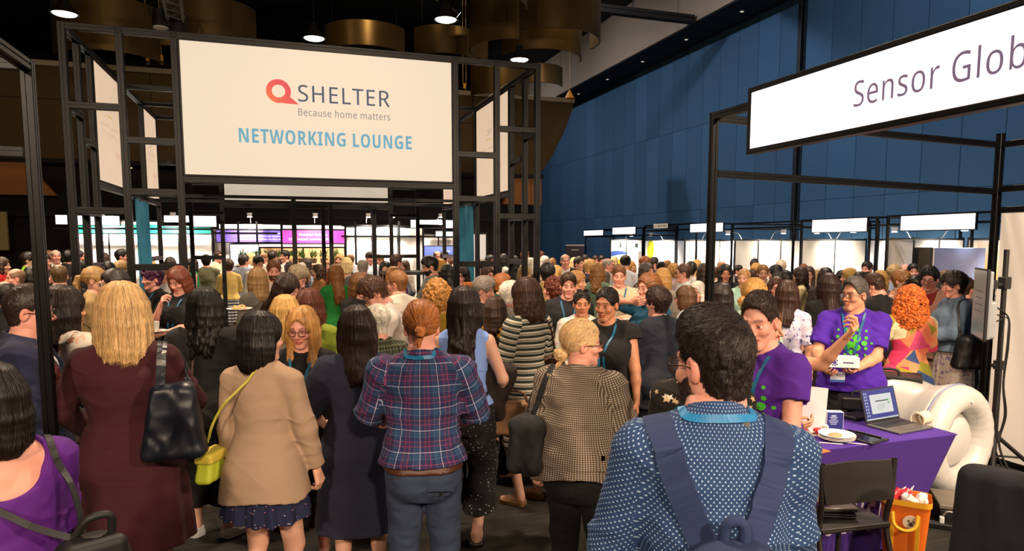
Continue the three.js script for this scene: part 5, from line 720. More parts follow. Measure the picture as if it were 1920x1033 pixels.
S.burg = person({ x: 228, y: 531, Z: 3.25, f: 176, sex: 'f', lod: 0, skin: 'fair', g: 1.24, hy: -8, hair: { s: 'long', t: .03, len: .2, w: 1.12, fr: 105, strands: 1500, sl: .15, tone: .4, rag: .16, part: .008, tip: [1, .98, .92] }, hc: '#cba672', L: { h: [.2, 1.02, .24], pole: [.8, -.6, -.2] }, R: { h: [-.2, 1.02, .24], pole: [-.8, -.6, -.2] },
  wear: [gown(FB('#370713', .9), .5, { sl: 1.9, skirt: [[.48, .262, .205, -.01], [.66, .25, .195, -.014], [.9, .228, .175, -.016], [1.08, .178, .138, 0]], pleat: .012, fold: .007 })], label: 'woman with a blonde bob in a long-sleeved burgundy dress' });
S.beige = person({ x: 492, y: 585, Z: 3.3, f: 152, sex: 'f', lod: 0, skin: 'fair', g: .98, hy: -30, hp: 2, hair: { s: 'long', t: .016, len: .15, fr: 92, strands: 1200, sl: .12, tone: .25, w: .9 }, hc: '#110908', L: HANG, R: { h: [-.26, .82, .1] },
  wear: [knit(FB('#a0856d', .95), { sl: 1.92, hem: .82, loose: .02, t: .013, wave: .02, hemback: .04, skirt: [[.74, .25, .2, -.02], [.84, .235, .185, -.02], [.95, .2, .158, -.018], [1.1, .15, .118, 0]] }), T('skirt', { rows: [[.67, .232, .185, -.01], [.78, .216, .17, -.01], [.97, .178, .135, -.01]], pleat: .014, pleats: 13, wave: .008 }, PT.navyprint, 'skirt', 1)], label: 'dark-haired woman in a beige sweater and printed navy skirt' });
S.glas = person({ x: 565, y: 578, Z: 4.05, f: -14, sex: 'f', lod: 0, hd: .003, skin: 'pink', g: 1.05, hp: 10, hy: -6, smile: .6, hair: { s: 'long', t: .02, len: .34, front: 1, part: .012, fr: 124, strands: 1300, sl: .2, tone: .32, seed: 3, fy: .018, rx: .083 }, hc: '#b58447', glasses: '#2a1210', L: { h: [.03, 1.07, .27], c: .9 }, R: { h: [-.05, 1.04, .28], c: .9 },
  wear: [gown(BLACK, .3, { sl: .9, nk: -.02, skirt: [[.28, .2, .17, -.01], [.6, .2, .16, -.01], [.92, .19, .14, -.014], [1.08, .148, .112, 0]] })], lanyard: 1.14, label: 'woman with long ginger-blonde hair and dark glasses in a black dress' });
S.navy = person({ x: 668, y: 574, Z: 3.4, f: 182, sex: 'f', lod: 0, skin: 'fair', g: 1.1, hy: 4, hair: { s: 'long', t: .02, len: .26, fr: 104, strands: 1500, sl: .2, tone: .3, root: [1, .95, .9], rag: .1 }, hc: '#27140d', L: { h: [.2, 1.02, .22], pole: [.9, -.5, -.3] }, R: { h: [-.2, 1.02, .22], pole: [-.9, -.5, -.3] },
  wear: [gown(FB('#171b30'), .46, { sl: .98, puff: .03, loose: .02, st: .02, skirt: [[.44, .265, .21, -.01], [.7, .24, .185, -.012], [.95, .2, .152, -.012], [1.12, .158, .12, 0]], pleat: .008 })], label: 'brown-haired woman in a short-sleeved navy dress beside the plaid-shirted man' });
S.polka = person({ x: 871, y: 538, Z: 4.35, f: 172, sex: 'f', lod: 0, skin: 'fair', hy: -6, hair: { s: 'long', t: .022, len: .46, wave: .012, fr: 112, strands: 1200, sl: .22, tone: .35, rag: .3, tip: [1.25, 1.1, .95] }, hc: '#1e0f0b', R: { h: [-.24, .98, .16], pole: [-.5, -.4, -.7] }, L: { h: [.15, 1.05, .2] }, feet: [[.1, 0, .02], [-.1, .06, -.16, 0]],
  wear: [tank(FB('#7f9fe0'), { hem: .98, nk: -.03, t: .008 }), T('trousers', { t: .03, hem: .28, waist: 1.06, flare: .045, fold: .012 }, PT.speck, 'trousers', 1)], shoe: { c: { low: .03, open: .045 }, m: FB('#101012', .5) }, label: 'long-haired woman in a pale blue sleeveless top and speckled black trousers' });
S.stripe = person({ x: 985, y: 523, Z: 5.05, f: -135, sex: 'f', lod: 0, skin: 'fair', hy: 6, hp: 8, hair: { s: 'long', t: .026, len: .17, fr: 108, w: 1.05, wave: .008, strands: 900, sl: .12, tone: .4 }, hc: '#3d2415', L: { h: [.22, .88, .12] }, R: { h: [-.2, 1.0, .2] }, feet: [[.1, 0, 0, 20], [-.1, 0, 0, 10]],
  wear: [gown(PT.stripe, .46, { sl: .95, st: .02, collar: .07, loose: .015, skirt: [[.44, .2, .17, 0], [.7, .195, .16, -.01], [.95, .182, .14, -.012], [1.08, .145, .112, 0]], pleat: .004 }, 1)], shoe: { c: { low: .01, open: .05, sole: .01 }, m: FB('#7d5a34', .8) }, label: 'woman in a dark green and cream striped dress and tan clogs' });
S.hound = person({ x: 1092, y: 597, Z: 3.3, f: 164, sex: 'f', lod: 0, hd: .003, skin: 'pink', g: 1.12, hy: -58, smile: .6, hair: { s: 'bun', t: .013, tie: [0, -.05, -.105], r: .026, loose: 1, strands: 1900, sl: .1, tone: .32, cut: -.09 }, hc: '#d3ae7c', glasses: '#2b1a18', L: { h: [.3, .86, .08] }, R: { h: [-.3, .8, .12] },
  wear: [shirt(PT.hound, { sl: 1.62, hem: .97, loose: .03, st: .02, puff: .02, collar: .064, fold: .015, wave: .03, t: .018, hemback: .05, skirt: [[.82, .262, .215, -.03], [.96, .248, .2, -.03], [1.08, .222, .175, -.025], [1.25, .185, .14, -.01]], pleat: .006, waist: 1.3 }, 1), pants(BLACK, { fold: .01 })], label: 'woman with a low blonde bun and glasses in a brown checked shirt' });
S.ruffle = person({ x: 1138, y: 539, Z: 4.85, f: -12, sex: 'f', lod: 0, hd: .003, skin: 'tan', g: 1.3, fat: 1, hy: -14, hp: 4, hair: { s: 'bun', t: .008, tie: [0, .06, -.1], r: .03, strands: 1200, tone: .35, fy: .014, rx: .094 }, hc: '#1c130f', L: { h: [.27, .84, .14] }, R: { h: [-.2, 1.0, .2] },
  wear: [tank(BLACK, { hem: .7, sl: .16, puff: .006, st: .018, loose: .02, nk: -.025 }), pants(BLACK)], lanyard: 1.12, lanM: undefined, shoe: { c: { low: .045, open: .055 }, m: FB('#17110e', .5) }, label: 'woman with pulled-back dark hair in a black ruffle-sleeved top' });
S.mint = person({ x: 1091, y: 545, Z: 5.9, f: -4, sex: 'f', lod: 0, skin: 'tan', g: 1.25, fat: 1, hy: 10, hair: { s: 'bun', t: .008, tie: [0, .03, -.11], r: .03, strands: 700, fy: .012, rx: .094 }, hc: '#1c120e', wear: [tee(PT.mint, { sl: .9 }, 1), pants(CHAR)], lanyard: 1.1, label: 'woman in a mint and pink floral shirt with sunglasses on her hair' });
{ const s = S.mint, g = put(s.root, 'sunglasses', glassesGeo(), mat('#120d0e', .25)); g.applyMatrix4(new THREE.Matrix4().multiplyMatrices(s.k.headM, new THREE.Matrix4().makeRotationX(-.75).setPosition(0, .075, .006))); put(g, 'lens', lensGeo(), mat('#191012', .15)); }
person({ x: 1066, y: 511, Z: 6.7, f: 4, sex: 'm', lod: 0, skin: 'pink', g: 1.05, hp: 3, hair: { s: 'short', t: .013, top: .006 }, hc: 'brown', wear: [tee(FB('#1b1b20'), { collar: .068, nk: -.01 }), pants(CHAR)], lanyard: 1.1, label: 'brown-haired man in a black polo shirt with a teal lanyard' });
person({ x: 1233, y: 536, Z: 5.5, f: -128, sex: 'f', lod: 0, skin: 'pink', g: 1.12, hair: { s: 'short', t: .026, top: .014, cut: -.075, strands: 700, n: .005, sl: .035 }, hc: '#2b1610', glasses: true, L: { h: [.1, 1.08, .28] }, wear: [jkt(FB('#161a2a'), { hem: .7 }), under(WHITE), pants(NAVYM)], label: 'short dark-haired person in a navy suit jacket over a white collar' });
person({ x: 1216, y: 511, Z: 5.75, f: -48, sex: 'f', lod: 0, skin: 'pink', g: 1.05, hair: { s: 'bun', t: .02, tie: [0, .02, -.11], r: .04, n: .004 }, hc: '#7a4a22', R: { h: [-.03, 1.5, .19], c: .9, p: [.4, .3, -.8] }, glasses: '#8a7a70', wear: [tee(FB('#0f4a66'), { sl: .75, nk: -.02 }), pants(CHAR)], label: 'auburn-haired woman in a teal shirt raising her hand to her mouth' });
S.pA = person({ x: 1426, y: 549, Z: 3.2, f: -40, sex: 'm', lod: 0, hd: .0028, skin: 'pink', g: 1.0, sw: .86, hy: 18, hp: 5, ht: 4, smile: .6, lean: 6, hair: { s: 'short', t: .005, top: .022, sweep: .012, strands: 2600, sl: .02, lift: .003, crown: [.0, .08, -.09], cut: -.05, fy: .022, rx: .112, rz: .1, c: .0035, n: .003 }, hc: '#2c1b14', L: { h: [.2, .97, .3], c: .8, pole: [.35, -.6, -.7] }, R: { h: [-.14, .95, .32] },
  wear: [tee(FB('#4a1486', .85), { sl: .48, st: .014, loose: .03, fold: .011, nk: -.004 }), pants(FB('#26262c'))], lanyard: 1.02, badge: 0, label: 'smiling man in a purple T-shirt at the end of the table' });
S.pB = person({ x: 1604, y: 520, Z: 5.2, f: -2, sex: 'm', lod: 0, hd: .0028, skin: 'mid', g: 1.2, sw: .94, hy: -38, hp: 2, hair: { s: 'short', t: .006, top: .01, strands: 1900, sl: .035, lift: .001, crown: [0, .04, .1], cut: -.07, fy: .03, rx: .112, rz: .096, n: .002 }, hc: '#55504d', glasses: '#14121a', L: { h: [.05, 1.08, .32], c: .8, p: [-.3, .9, -.1] }, R: { h: [-.17, 1.07, .33], c: .6, p: [.5, .8, -.1] },
  wear: [tee(FB('#43109a', .85), { sl: .72, st: .014, loose: .03, fold: .011 }), pants(BLACK)], lanyard: 1.16, badge: 0, label: 'grey-haired man with glasses in a purple T-shirt holding a white box' });
S.curly = person({ x: 1708, y: 537, Z: 6.1, f: -170, sex: 'f', lod: 0, skin: 'fair', hair: { s: 'curly', t: .05, cr: .165, ch: .24, cd: .12, cy: -.1, n: .015, cf: 62, c: .0055, tone: .6 }, hc: '#c8631c', R: { h: [-.1, 1.02, .24] }, L: { h: [.2, 1.0, .14], pole: [.9, -.3, -.3] },
  wear: [gown(PT.patch, .48, { sl: 1.0, st: .03, skirt: [[.46, .33, .27, -.01], [.75, .27, .22, -.01], [1.0, .19, .15, -.01], [1.1, .15, .115, 0]], pleat: .02, pleats: 7 }, 1)], label: 'woman with big curly orange hair in a bright patchwork dress' });
S.pink = person({ x: 1744, y: 499, Z: 7.3, f: -12, sex: 'm', lod: 0, skin: 'pink', g: 1.08, smile: .6, hp: 6, hair: { s: 'short', t: .018, top: .022, strands: 600 }, hc: 'black', glasses: true, R: { h: [-.02, 1.25, .26] }, L: { h: [.05, 1.2, .26] }, wear: [jkt(FB('#cf9c86'), {}), under(PT.redfl, {}), pants(FB('#a98a70'))], label: 'smiling man with glasses in a pink jacket and red patterned shirt' });
S.denim = person({ x: 1790, y: 508, Z: 6.7, f: -68, sex: 'f', lod: 0, skin: 'pink', g: 1.22, hp: 6, smile: .6, hair: { s: 'short', t: .028, top: .012, cut: -.08, fy: -.012, n: .004, strands: 600 }, hc: 'dark', glasses: '#caa08a', L: { h: [.1, 1.1, .28] }, R: { h: [-.1, 1.1, .28] },
  wear: [knit(FB('#5d7086'), { sl: 1.9, hem: .95, collar: .075, st: .012, t: .02 }), T('skirt', { rows: [[.1, .26, .22, 0], [.5, .22, .18, -.01], [1.0, .165, .13, 0]], pleat: .02, pleats: 9 }, PT.paisley, 'skirt', 1)], label: 'dark-haired woman in a denim jacket and long purple patterned skirt' });
S.suitL = person({ x: 52, y: 536, Z: 3.45, f: 82, sex: 'm', lod: 0, skin: 'pink', hp: 2, hair: { s: 'short', t: .004, top: .008, n: .002, strands: 1800, sl: .015, lift: .001, cut: -.06 }, hc: '#2a1a14', glasses: true, wear: [jkt(FB('#151b3a'), {}), under(WHITE), pants(NAVYM)], label: 'man in a navy suit with glasses partly behind the near black post' });
S.flor = person({ x: 120, y: 536, Z: 4.0, f: 128, sex: 'f', lod: 0, skin: 'mid', g: 1.15, hy: -14, hair: { s: 'long', t: .024, len: .3, fr: 110, strands: 900, sl: .2, tone: .3 }, hc: '#20110a', R: { h: [-.1, 1.12, .24] }, L: { h: [.12, 1.22, .3] }, wear: [tee(PT.floral, { sl: 1.0, st: .03, loose: .04, hem: .8 }, 1), T('trousers', { t: .03, flare: .03 }, FB('#8d8069'), 'trousers')], label: 'woman with long brown hair in a white blouse printed with orange flowers' });
S.purp = person({ x: -22, y: 683, Z: 2.12, f: 188, sex: 'f', lod: 0, skin: 'pink', g: 1.25, hair: { s: 'long', t: .022, len: .15, fr: 100, strands: 900, sl: .1, tone: .35 }, hc: '#140b07', L: { h: [.2, .95, .25] }, R: { h: [-.2, .95, .25] }, wear: [tee(FB('#54107a', .8), { scoop: [.14, .15, .03, -.1], sl: 1.2, loose: .03 }), pants(BLACK)], label: 'woman in a purple scoop-back top cut off by the picture corner' });
S.blk = person({ x: 384, y: 540, Z: 4.45, f: 168, sex: 'f', lod: 0, skin: 'fair', g: 1.08, hair: { s: 'long', t: .03, len: .27, wave: .012, fr: 112, w: 1.05, rag: .3, strands: 900, sl: .16, tone: .4 }, hc: '#0d0807', L: { h: [.2, 1.0, .2] }, R: { h: [-.18, 1.02, .22] }, feet: [[.12, 0, .04, 50], [-.1, 0, -.02, -40]], wear: [tee(FB('#131214'), { sl: 1.1, st: .035, loose: .06, hem: .82, fold: .012 }), T('trousers', { t: .04, hem: .24, flare: .04, fold: .012 }, FB('#0e0d0f'), 'trousers')], shoe: { c: { sole: .012, w: 1.1 }, m: FB('#d9d9dc', .6) }, label: 'woman with long black hair in loose black clothes and white sneakers' });
S.prp = person({ x: 283, y: 497, Z: 7.55, f: -62, sex: 'f', lod: 0, skin: 'pink', g: 1.25, hair: { s: 'short', t: .03, top: .02, cut: -.075, fy: -.01, n: .008, px: -.02, rx: .085 }, hc: 'purple', R: { h: [-.02, 1.42, .24], c: 1 }, L: { h: [.0, 1.2, .3] }, wear: [tee(BLACK, { nk: -.03, sl: 1.0 }), pants(BLACK)], lanyard: 1.08, label: 'woman with short purple hair in black eating finger food' });
S.drink = person({ x: 334, y: 503, Z: 7.3, f: -40, sex: 'f', lod: 1, skin: 'pink', g: 1.2, hp: 22, hair: { s: 'long', t: .02, len: .24, fr: 120 }, hc: '#6a3420', R: { h: [-.06, 1.38, .22], c: .9 }, L: { h: [.06, 1.12, .32] }, wear: [tee(BLACK, { sl: .95 }), pants(BLACK)], lanyard: 1.0, label: 'auburn-haired woman in black bending over a drink' });
person({ x: 580, y: 542, Z: 5.1, f: 166, sex: 'f', lod: 0, skin: 'fair', g: 1.12, hair: { s: 'long', t: .03, len: .2, wave: .01, w: 1.08, fr: 106, strands: 800, tone: .4 }, hc: 'auburn', wear: [tee(FB('#7b8a26'), { sl: 1.0, collar: .07, hem: .8 }), pants(FB('#c9bfae'))], label: 'auburn-haired woman in an olive green blouse' });
person({ x: 534, y: 554, Z: 4.85, f: 172, sex: 'f', lod: 0, skin: 'fair', hair: { s: 'long', t: .022, len: .17, strands: 600, tone: .3 }, hc: 'blond', wear: [tee(FB('#77705c'), {}), pants(CHAR)], label: 'honey-blonde woman mostly hidden behind the woman with dark glasses' });
person({ x: 538, y: 515, Z: 6.2, f: 62, sex: 'f', lod: 0, skin: 'fair', lean: 16, side: -14, hp: 14, hair: { s: 'long', t: .022, len: .4, fr: 104, strands: 600, tone: .25 }, hc: '#2a160c', L: { h: [.02, 1.02, .4] }, R: { h: [-.2, 1.0, .35] }, wear: [knit(FB('#2a2622'), {}), pants(CHAR)], label: 'woman with long dark brown hair leaning over a plate' });
person({ x: 481, y: 502, Z: 7.5, f: -152, sex: 'f', lod: 0, skin: 'fair', hair: { s: 'long', t: .02, len: .22, w: 1.02, tone: .35, strands: 500 }, hc: '#8a6a40', wear: [knit(FB('#4a453e'), {}), pants(CHAR)], label: 'woman with an ash-blonde bob in a charcoal cardigan' });
person({ x: 513, y: 487, Z: 8.6, f: 2, sex: 'm', lod: 1, skin: 'pink', hp: 8, hair: { s: 'short', t: .014, top: .02, rx: .09 }, hc: '#6a3c1c', beard: '#4a2412', wear: [shirt(FB('#b8a8a0'), {}), pants(CHAR)], label: 'bearded red-faced man with swept-up brown hair' });
person({ x: 556, y: 499, Z: 7.0, f: 66, sex: 'm', lod: 1, skin: 'pink', lean: 14, hp: 26, hair: { s: 'short', t: .012, top: .004 }, hc: '#7a6a50', wear: [shirt(WHITE, {}), pants(CHAR)], label: 'grey-haired man bowing his head beside the bearded man' });
person({ x: 702, y: 520, Z: 5.5, f: -84, sex: 'm', lod: 0, hd: .0034, skin: 'pink', lean: 20, hp: 26, hair: { s: 'short', t: .018, top: .016, strands: 900, sl: .03 }, hc: '#4a2c18', glasses: true, L: { h: [.06, 1.18, .44], c: .9 }, R: { h: [-.06, 1.16, .46], c: .9 }, wear: [shirt(FB('#cfc9c2'), { loose: .03 }), pants(CHAR)], lanyard: 1.0, label: 'man with glasses in a white shirt bending over his food' });
person({ x: 744, y: 506, Z: 6.5, f: -138, sex: 'm', lod: 0, skin: 'pink', hy: 22, ht: -8, hair: { s: 'short', t: .007, n: .002, cut: -.06 }, hc: '#8a5c34', glasses: '#15100e', wear: [shirt(FB('#d2c9bb'), {}), pants(CHAR)], label: 'man with cropped sandy hair in a cream shirt, seen from behind' });
S.cup = person({ x: 674, y: 513, Z: 7.2, f: 36, sex: 'f', lod: 0, skin: 'pink', hp: 8, hair: { s: 'long', t: .018, len: .26, fr: 116, strands: 500 }, hc: '#6b4420', L: { h: [.04, 1.16, .32], c: .8, p: [-.9, .1, -.2] }, R: { h: [-.1, 1.1, .3] }, wear: [tee(BLACK, { sl: .7 }), pants(BLACK)], label: 'brown-haired woman in black holding an amber drink' });
S.green = person({ x: 628, y: 496, Z: 9.0, f: -158, sex: 'f', lod: 0, skin: 'fair', hair: { s: 'long', t: .02, len: .38, wave: .008, tone: .35, strands: 400 }, hc: '#7a4a1c', L: { h: [.16, 1.08, .3] }, wear: [knit(FB('#14702a'), { hem: .76 }), pants(FB('#16301c'))], label: 'long-haired woman in a bright green jacket at the timber bar table' });
person({ x: 821, y: 524, Z: 5.15, f: 166, sex: 'f', lod: 0, skin: 'pink', hair: { s: 'curly', t: .026, cr: .1, ch: .12, cd: .1, cy: .0, n: .012, tone: .5 }, hc: '#a8722e', wear: [tank(FB('#b08a2a'), { nk: -.05 }), pants(CHAR)], lanyard: 1.1, label: 'woman with loosely pinned curly blonde hair and bare shoulders' });
person({ x: 706, y: 573, Z: 4.55, f: -150, sex: 'm', lod: 0, skin: 'pink', hp: 10, hair: { s: 'short', t: .018, n: .004, cut: -.08, strands: 900, sl: .03 }, hc: '#cfc8bb', wear: [shirt(PT.gplaid, { sl: 1.3 }, 1), pants(CHAR)], label: 'white-haired person in a dark green checked shirt' });
person({ x: 806, y: 480, Z: 9.3, f: -76, sex: 'm', lod: 1, skin: 'mid', hp: 14, hair: { s: 'short', t: .02, top: .018 }, hc: 'black', beard: 'black', L: { h: [.05, 1.12, .32] }, R: { h: [-.08, 1.1, .34] }, wear: [shirt(FB('#7c7c78'), {}), pants(CHAR)], label: 'black-bearded man in a grey shirt looking down at a plate' });
person({ x: 866, y: 500, Z: 8.9, f: -24, sex: 'f', lod: 1, skin: 'pink', hair: { s: 'long', t: .02, len: .34, front: 1, fr: 118 }, hc: '#2a1a10', wear: [tank(FB('#4a3c2c'), {}), pants(CHAR)], label: 'bare-armed woman with long dark hair in front of the sky-blue curtain' });
person({ x: 908, y: 518, Z: 6.5, f: 74, sex: 'f', lod: 0, skin: 'pink', hp: 10, g: 1.1, hair: { s: 'short', t: .026, top: .01, cut: -.075, n: .003, fy: -.01 }, hc: '#7d746a', wear: [jkt(FB('#171820'), {}), under(PT.yellow, {}), pants(CHAR)], label: 'grey-haired person in a dark jacket with a yellow scarf' });
person({ x: 942, y: 512, Z: 7.8, f: 78, sex: 'f', lod: 1, skin: 'fair', hair: { s: 'short', t: .022, top: .012, cut: -.07 }, hc: '#9a5c2a', wear: [knit(FB('#1f4636'), { collar: .066 }), pants(CHAR)], label: 'ginger-haired person in a dark green pullover' });
person({ x: 960, y: 526, Z: 6.2, f: 118, sex: 'f', lod: 1, skin: 'pink', g: 1.2, hair: { s: 'short', t: .02, cut: -.075 }, hc: 'white', wear: [knit(PT.mottle, { sl: 1.6 }, 1), pants(CHAR)], label: 'white-haired person in a mottled grey top behind the striped dress' });
person({ x: 930, y: 556, Z: 5.5, f: 150, sex: 'f', lod: 1, skin: 'pink', hair: { s: 'long', t: .02, len: .2 }, hc: '#3a2416', wear: [knit(PT.yellow, { sl: 1.3 }, 1), pants(BLACK)], lanyard: 1.1, label: 'person in a yellow and black patterned top half hidden by the striped dress' });
person({ x: 1037, y: 519, Z: 6.9, f: -84, sex: 'f', lod: 0, skin: 'pink', hair: { s: 'curly', t: .03, cr: .11, ch: .13, cd: .1, cy: -.02, n: .012, tone: .4 }, hc: '#5c2410', wear: [knit(FB('#1c1a1a'), { nk: -.03 }), pants(BLACK)], lanyard: 1.1, label: 'woman with a curly dark red bob in profile' });
person({ x: 1027, y: 492, Z: 8.0, f: 172, sex: 'm', lod: 1, skin: 'mid', g: 1.15, hair: { s: 'short', t: .018, cut: -.075 }, hc: 'black', wear: [knit(FB('#8a7040'), { collar: .07, t: .022 }), pants(CHAR)], label: 'black-haired person in a tan jacket seen from behind' });
person({ x: 1083, y: 507, Z: 7.7, f: 68, sex: 'f', lod: 1, skin: 'mid', hair: { s: 'short', t: .022, cut: -.07, fy: -.008 }, hc: '#9a6c34', wear: [knit(FB('#3c3a38'), {}), pants(CHAR)], label: 'sandy-haired woman in profile just behind the man in the black polo' });
person({ x: 1641, y: 514, Z: 7.2, f: -116, sex: 'm', lod: 0, skin: 'pink', hp: 22, lean: 8, hair: { s: 'short', t: .018, top: .014, strands: 600 }, hc: '#3a1e10', L: { h: [.08, 1.1, .36] }, wear: [jkt(FB('#141418'), {}), under(FB('#b9b46a')), pants(BLACK)], lanyard: 1.0, label: 'young man in a black suit looking down behind the purple T-shirts' });
person({ x: 1553, y: 513, Z: 6.8, f: -155, sex: 'f', lod: 0, skin: 'fair', hair: { s: 'long', t: .022, len: .44, fr: 112, strands: 700, tone: .3, tip: [1.2, 1.05, .9] }, hc: '#2a150e', glasses: '#b9a89c', wear: [tee(BLACK, { sl: .95 }), pants(BLACK)], label: 'woman in a black T-shirt with dark hair down to her waist' });
S.lav = person({ x: 1477, y: 526, Z: 6.05, f: 172, sex: 'f', lod: 0, skin: 'mid', hair: { s: 'long', t: .018, len: .26, tone: .3, strands: 500 }, hc: '#3d2416', wear: [gown(PT.lav, .5, { sl: .9 }, 1)], label: 'brown-haired woman in a lavender floral dress' });
person({ x: 1416, y: 522, Z: 5.5, f: 160, sex: 'f', lod: 0, skin: 'fair', hair: { s: 'bun', t: .03, tie: [.05, -.04, -.1], r: .04, loose: 1, strands: 900, tone: .35 }, hc: '#b98a4a', wear: [tee(FB('#a9bfae'), {}), pants(CHAR)], label: 'blonde woman with a side bun behind the smiling purple-shirted man' });
S.raise = person({ x: 1437, y: 571, Z: 3.72, f: 60, sex: 'f', lod: 0, skin: 'mid', hair: { s: 'long', t: .012, len: .16 }, hc: 'mid', L: { h: [.2, 1.58, .4], c: 1.0, pole: [.5, -1, .1], p: [-.2, .2, -1] }, R: { h: [-.1, 1.1, .22] }, wear: [gown(FB('#5a4632'), .5, { sl: .3 })], label: 'person behind the smiling man, reaching a bare arm toward the other purple T-shirt' });
S.star = person({ x: 1322, y: 600, Z: 2.85, f: 168, sex: 'f', lod: 0, skin: 'fair', hair: { s: 'long', t: .012, len: .15 }, hc: 'dark', L: { h: [.2, .95, .2] }, wear: [shirt(PT.stars, { collar: 0, sl: 1.6, st: .012, hem: .8 }, 1), pants(BLACK)], label: 'person in a black blouse printed with cream stars, mostly hidden by the dotted shirt' });
person({ x: 1353, y: 531, Z: 6.0, f: -166, sex: 'f', lod: 0, skin: 'mid', hair: { s: 'long', t: .022, len: .3, wave: .006, tone: .3 }, hc: '#1e120d', wear: [knit(FB('#4a3a28'), {}), pants(CHAR)], label: 'woman with long black hair behind the dotted-shirt man' });
person({ x: 1284, y: 536, Z: 6.8, f: -104, sex: 'f', lod: 0, skin: 'pink', hair: { s: 'long', t: .022, len: .12, fr: 118, tone: .35, strands: 500 }, hc: '#5a3c20', glasses: '#3a2a50', wear: [shirt(FB('#c6cad2'), {}), pants(CHAR)], label: 'woman with a brown chin-length bob and glasses in pale blue' });
person({ x: 1307, y: 528, Z: 6.9, f: -20, sex: 'f', lod: 1, skin: 'pink', hair: { s: 'long', t: .02, len: .12, front: 1, fr: 118 }, hc: 'white', wear: [knit(FB('#c9a898'), {}), pants(CHAR)], label: 'white-haired woman with a ruddy face peering past the brown bob' });
person({ x: 1281, y: 494, Z: 9.0, f: -82, sex: 'm', lod: 1, skin: 'pink', hair: { s: 'short', t: .008, n: .002 }, hc: '#4a3020', glasses: true, wear: [shirt(FB('#c4cdd2'), {}), pants(CHAR)], label: 'man with a shaved head and glasses in a pale shirt' });
S.cream = person({ x: 1161, y: 497, Z: 7.9, f: 2, sex: 'm', lod: 0, skin: 'pink', g: 1.05, hp: 5, hair: { s: 'short', t: .008, top: .004 }, hc: '#6a452a', R: { h: [-.06, 1.3, .22], c: .9 }, L: { h: [.04, 1.12, .3] }, wear: [shirt(FB('#cdbb9c'), {}), pants(FB('#4a4a50'))], lanyard: 1.2, badge: 0, label: 'man in a cream shirt with a shoulder strap holding a plate' });
person({ x: 1214, y: 492, Z: 9.2, f: 48, sex: 'f', lod: 1, skin: 'mid', hair: { s: 'long', t: .02, len: .34 }, hc: '#3c332e', wear: [knit(PT.bw, { sl: 1.1 }, 1), pants(BLACK)], label: 'woman with long greying hair in a black and white swirl print' });
person({ x: 1243, y: 503, Z: 8.3, f: 178, sex: 'f', lod: 1, skin: 'fair', hair: { s: 'long', t: .024, len: .18, tone: .25 }, hc: '#b98c4c', wear: [knit(FB('#8d8478'), {}), pants(CHAR)], label: 'woman with a smooth golden bob seen from behind' });
// ---------------------------------------------------------------- the crowd further back
const HS = { short: { s: 'short', t: .015, top: .008 }, crop: { s: 'short', t: .008, n: .002 }, quiff: { s: 'short', t: .015, top: .024, rx: .095 }, bald: { s: 'short', t: .007, n: .002, bald: .1 }, thin: { s: 'short', t: .009, n: .002, bald: .06 }, fringe: { s: 'short', t: .026, top: .012, cut: -.08, fy: -.01 }, bob: { s: 'long', t: .022, len: .14, fr: 116, locks: 17 }, long: { s: 'long', t: .02, len: .3, fr: 112, locks: 17 }, longf: { s: 'long', t: .02, len: .3, fr: 122, front: 1, locks: 17 }, wavy: { s: 'long', t: .026, len: .26, wave: .014, fr: 114, locks: 17, rag: .3 }, pony: { s: 'pony', t: .013, len: .24 }, bun: { s: 'bun', t: .014, tie: [0, .09, -.09] }, lowbun: { s: 'bun', t: .014, tie: [0, -.02, -.115] }, curly: { s: 'curly', t: .03, cr: .11, ch: .12, cd: .1, cy: 0, n: .013, tone: .4 } };
const POSE = [{}, { R: { h: [-.08, 1.26, .26] } }, { L: { h: [.08, 1.08, .28] }, R: { h: [-.12, 1.1, .27] } }, { L: { h: [.05, 1.02, .25] }, R: { h: [-.05, 1.03, .24] } }];
const TOPS = { shirt: (c) => [shirt(FB(c)), pants(CHAR)], tee: (c) => [tee(FB(c)), pants(CHAR)], knit: (c) => [knit(FB(c)), pants(CHAR)], suit: (c) => [jkt(FB(c)), under(WHITE), pants(CHAR)], dress: (c) => [gown(FB(c), .48)], tank: (c) => [tank(FB(c)), pants(CHAR)] };
const far = (x, y, Z, f, sex, hs, hc, top, col, label, o = {}) => person({ x, y, Z, f, sex, hair: HS[hs], hc, wear: TOPS[top](col), label, skin: sex === 'm' ? 'pink' : 'fair', ...POSE[o.p || 0], ...o });
// beside and behind the near post
far(4, 482, 11, 70, 'f', 'long', 'brown', 'tee', '#c01218', 'person in a bright red top at the edge of the dark wall', { hd: 0 });
far(27, 503, 8.2, -80, 'm', 'bald', '#8a6a50', 'shirt', '#3a3440', 'bald man in profile beneath the red-topped person');
far(8, 526, 5.6, 172, 'm', 'thin', '#1c1410', 'suit', '#1b1a1e', 'balding man in a dark jacket with his back turned beside the blue suit', { g: 1.1 });
far(52, 472, 12.5, 84, 'f', 'fringe', 'dark', 'tee', '#7ec41a', 'person in a lime green top near the dark doorway');
far(60, 500, 8.8, 150, 'f', 'bob', 'black', 'knit', '#141416', 'black-haired person in black just behind the lime green top');
far(84, 476, 12.4, 22, 'm', 'short', 'dark', 'shirt', '#2a2a30', 'man in a dark shirt looking past the near post', { p: 1 });
far(104, 468, 13.6, 10, 'm', 'bald', 'grey', 'suit', '#16161a', 'bald man in a black suit before the brown wall');
far(127, 469, 12.6, 160, 'm', 'short', 'black', 'suit', '#1a1a1c', 'dark-haired man in a black suit beside the bald man in black');
far(92, 470, 15.5, 30, 'f', 'bob', 'light', 'knit', '#8b8378', 'fair-haired person deep behind the two black suits');
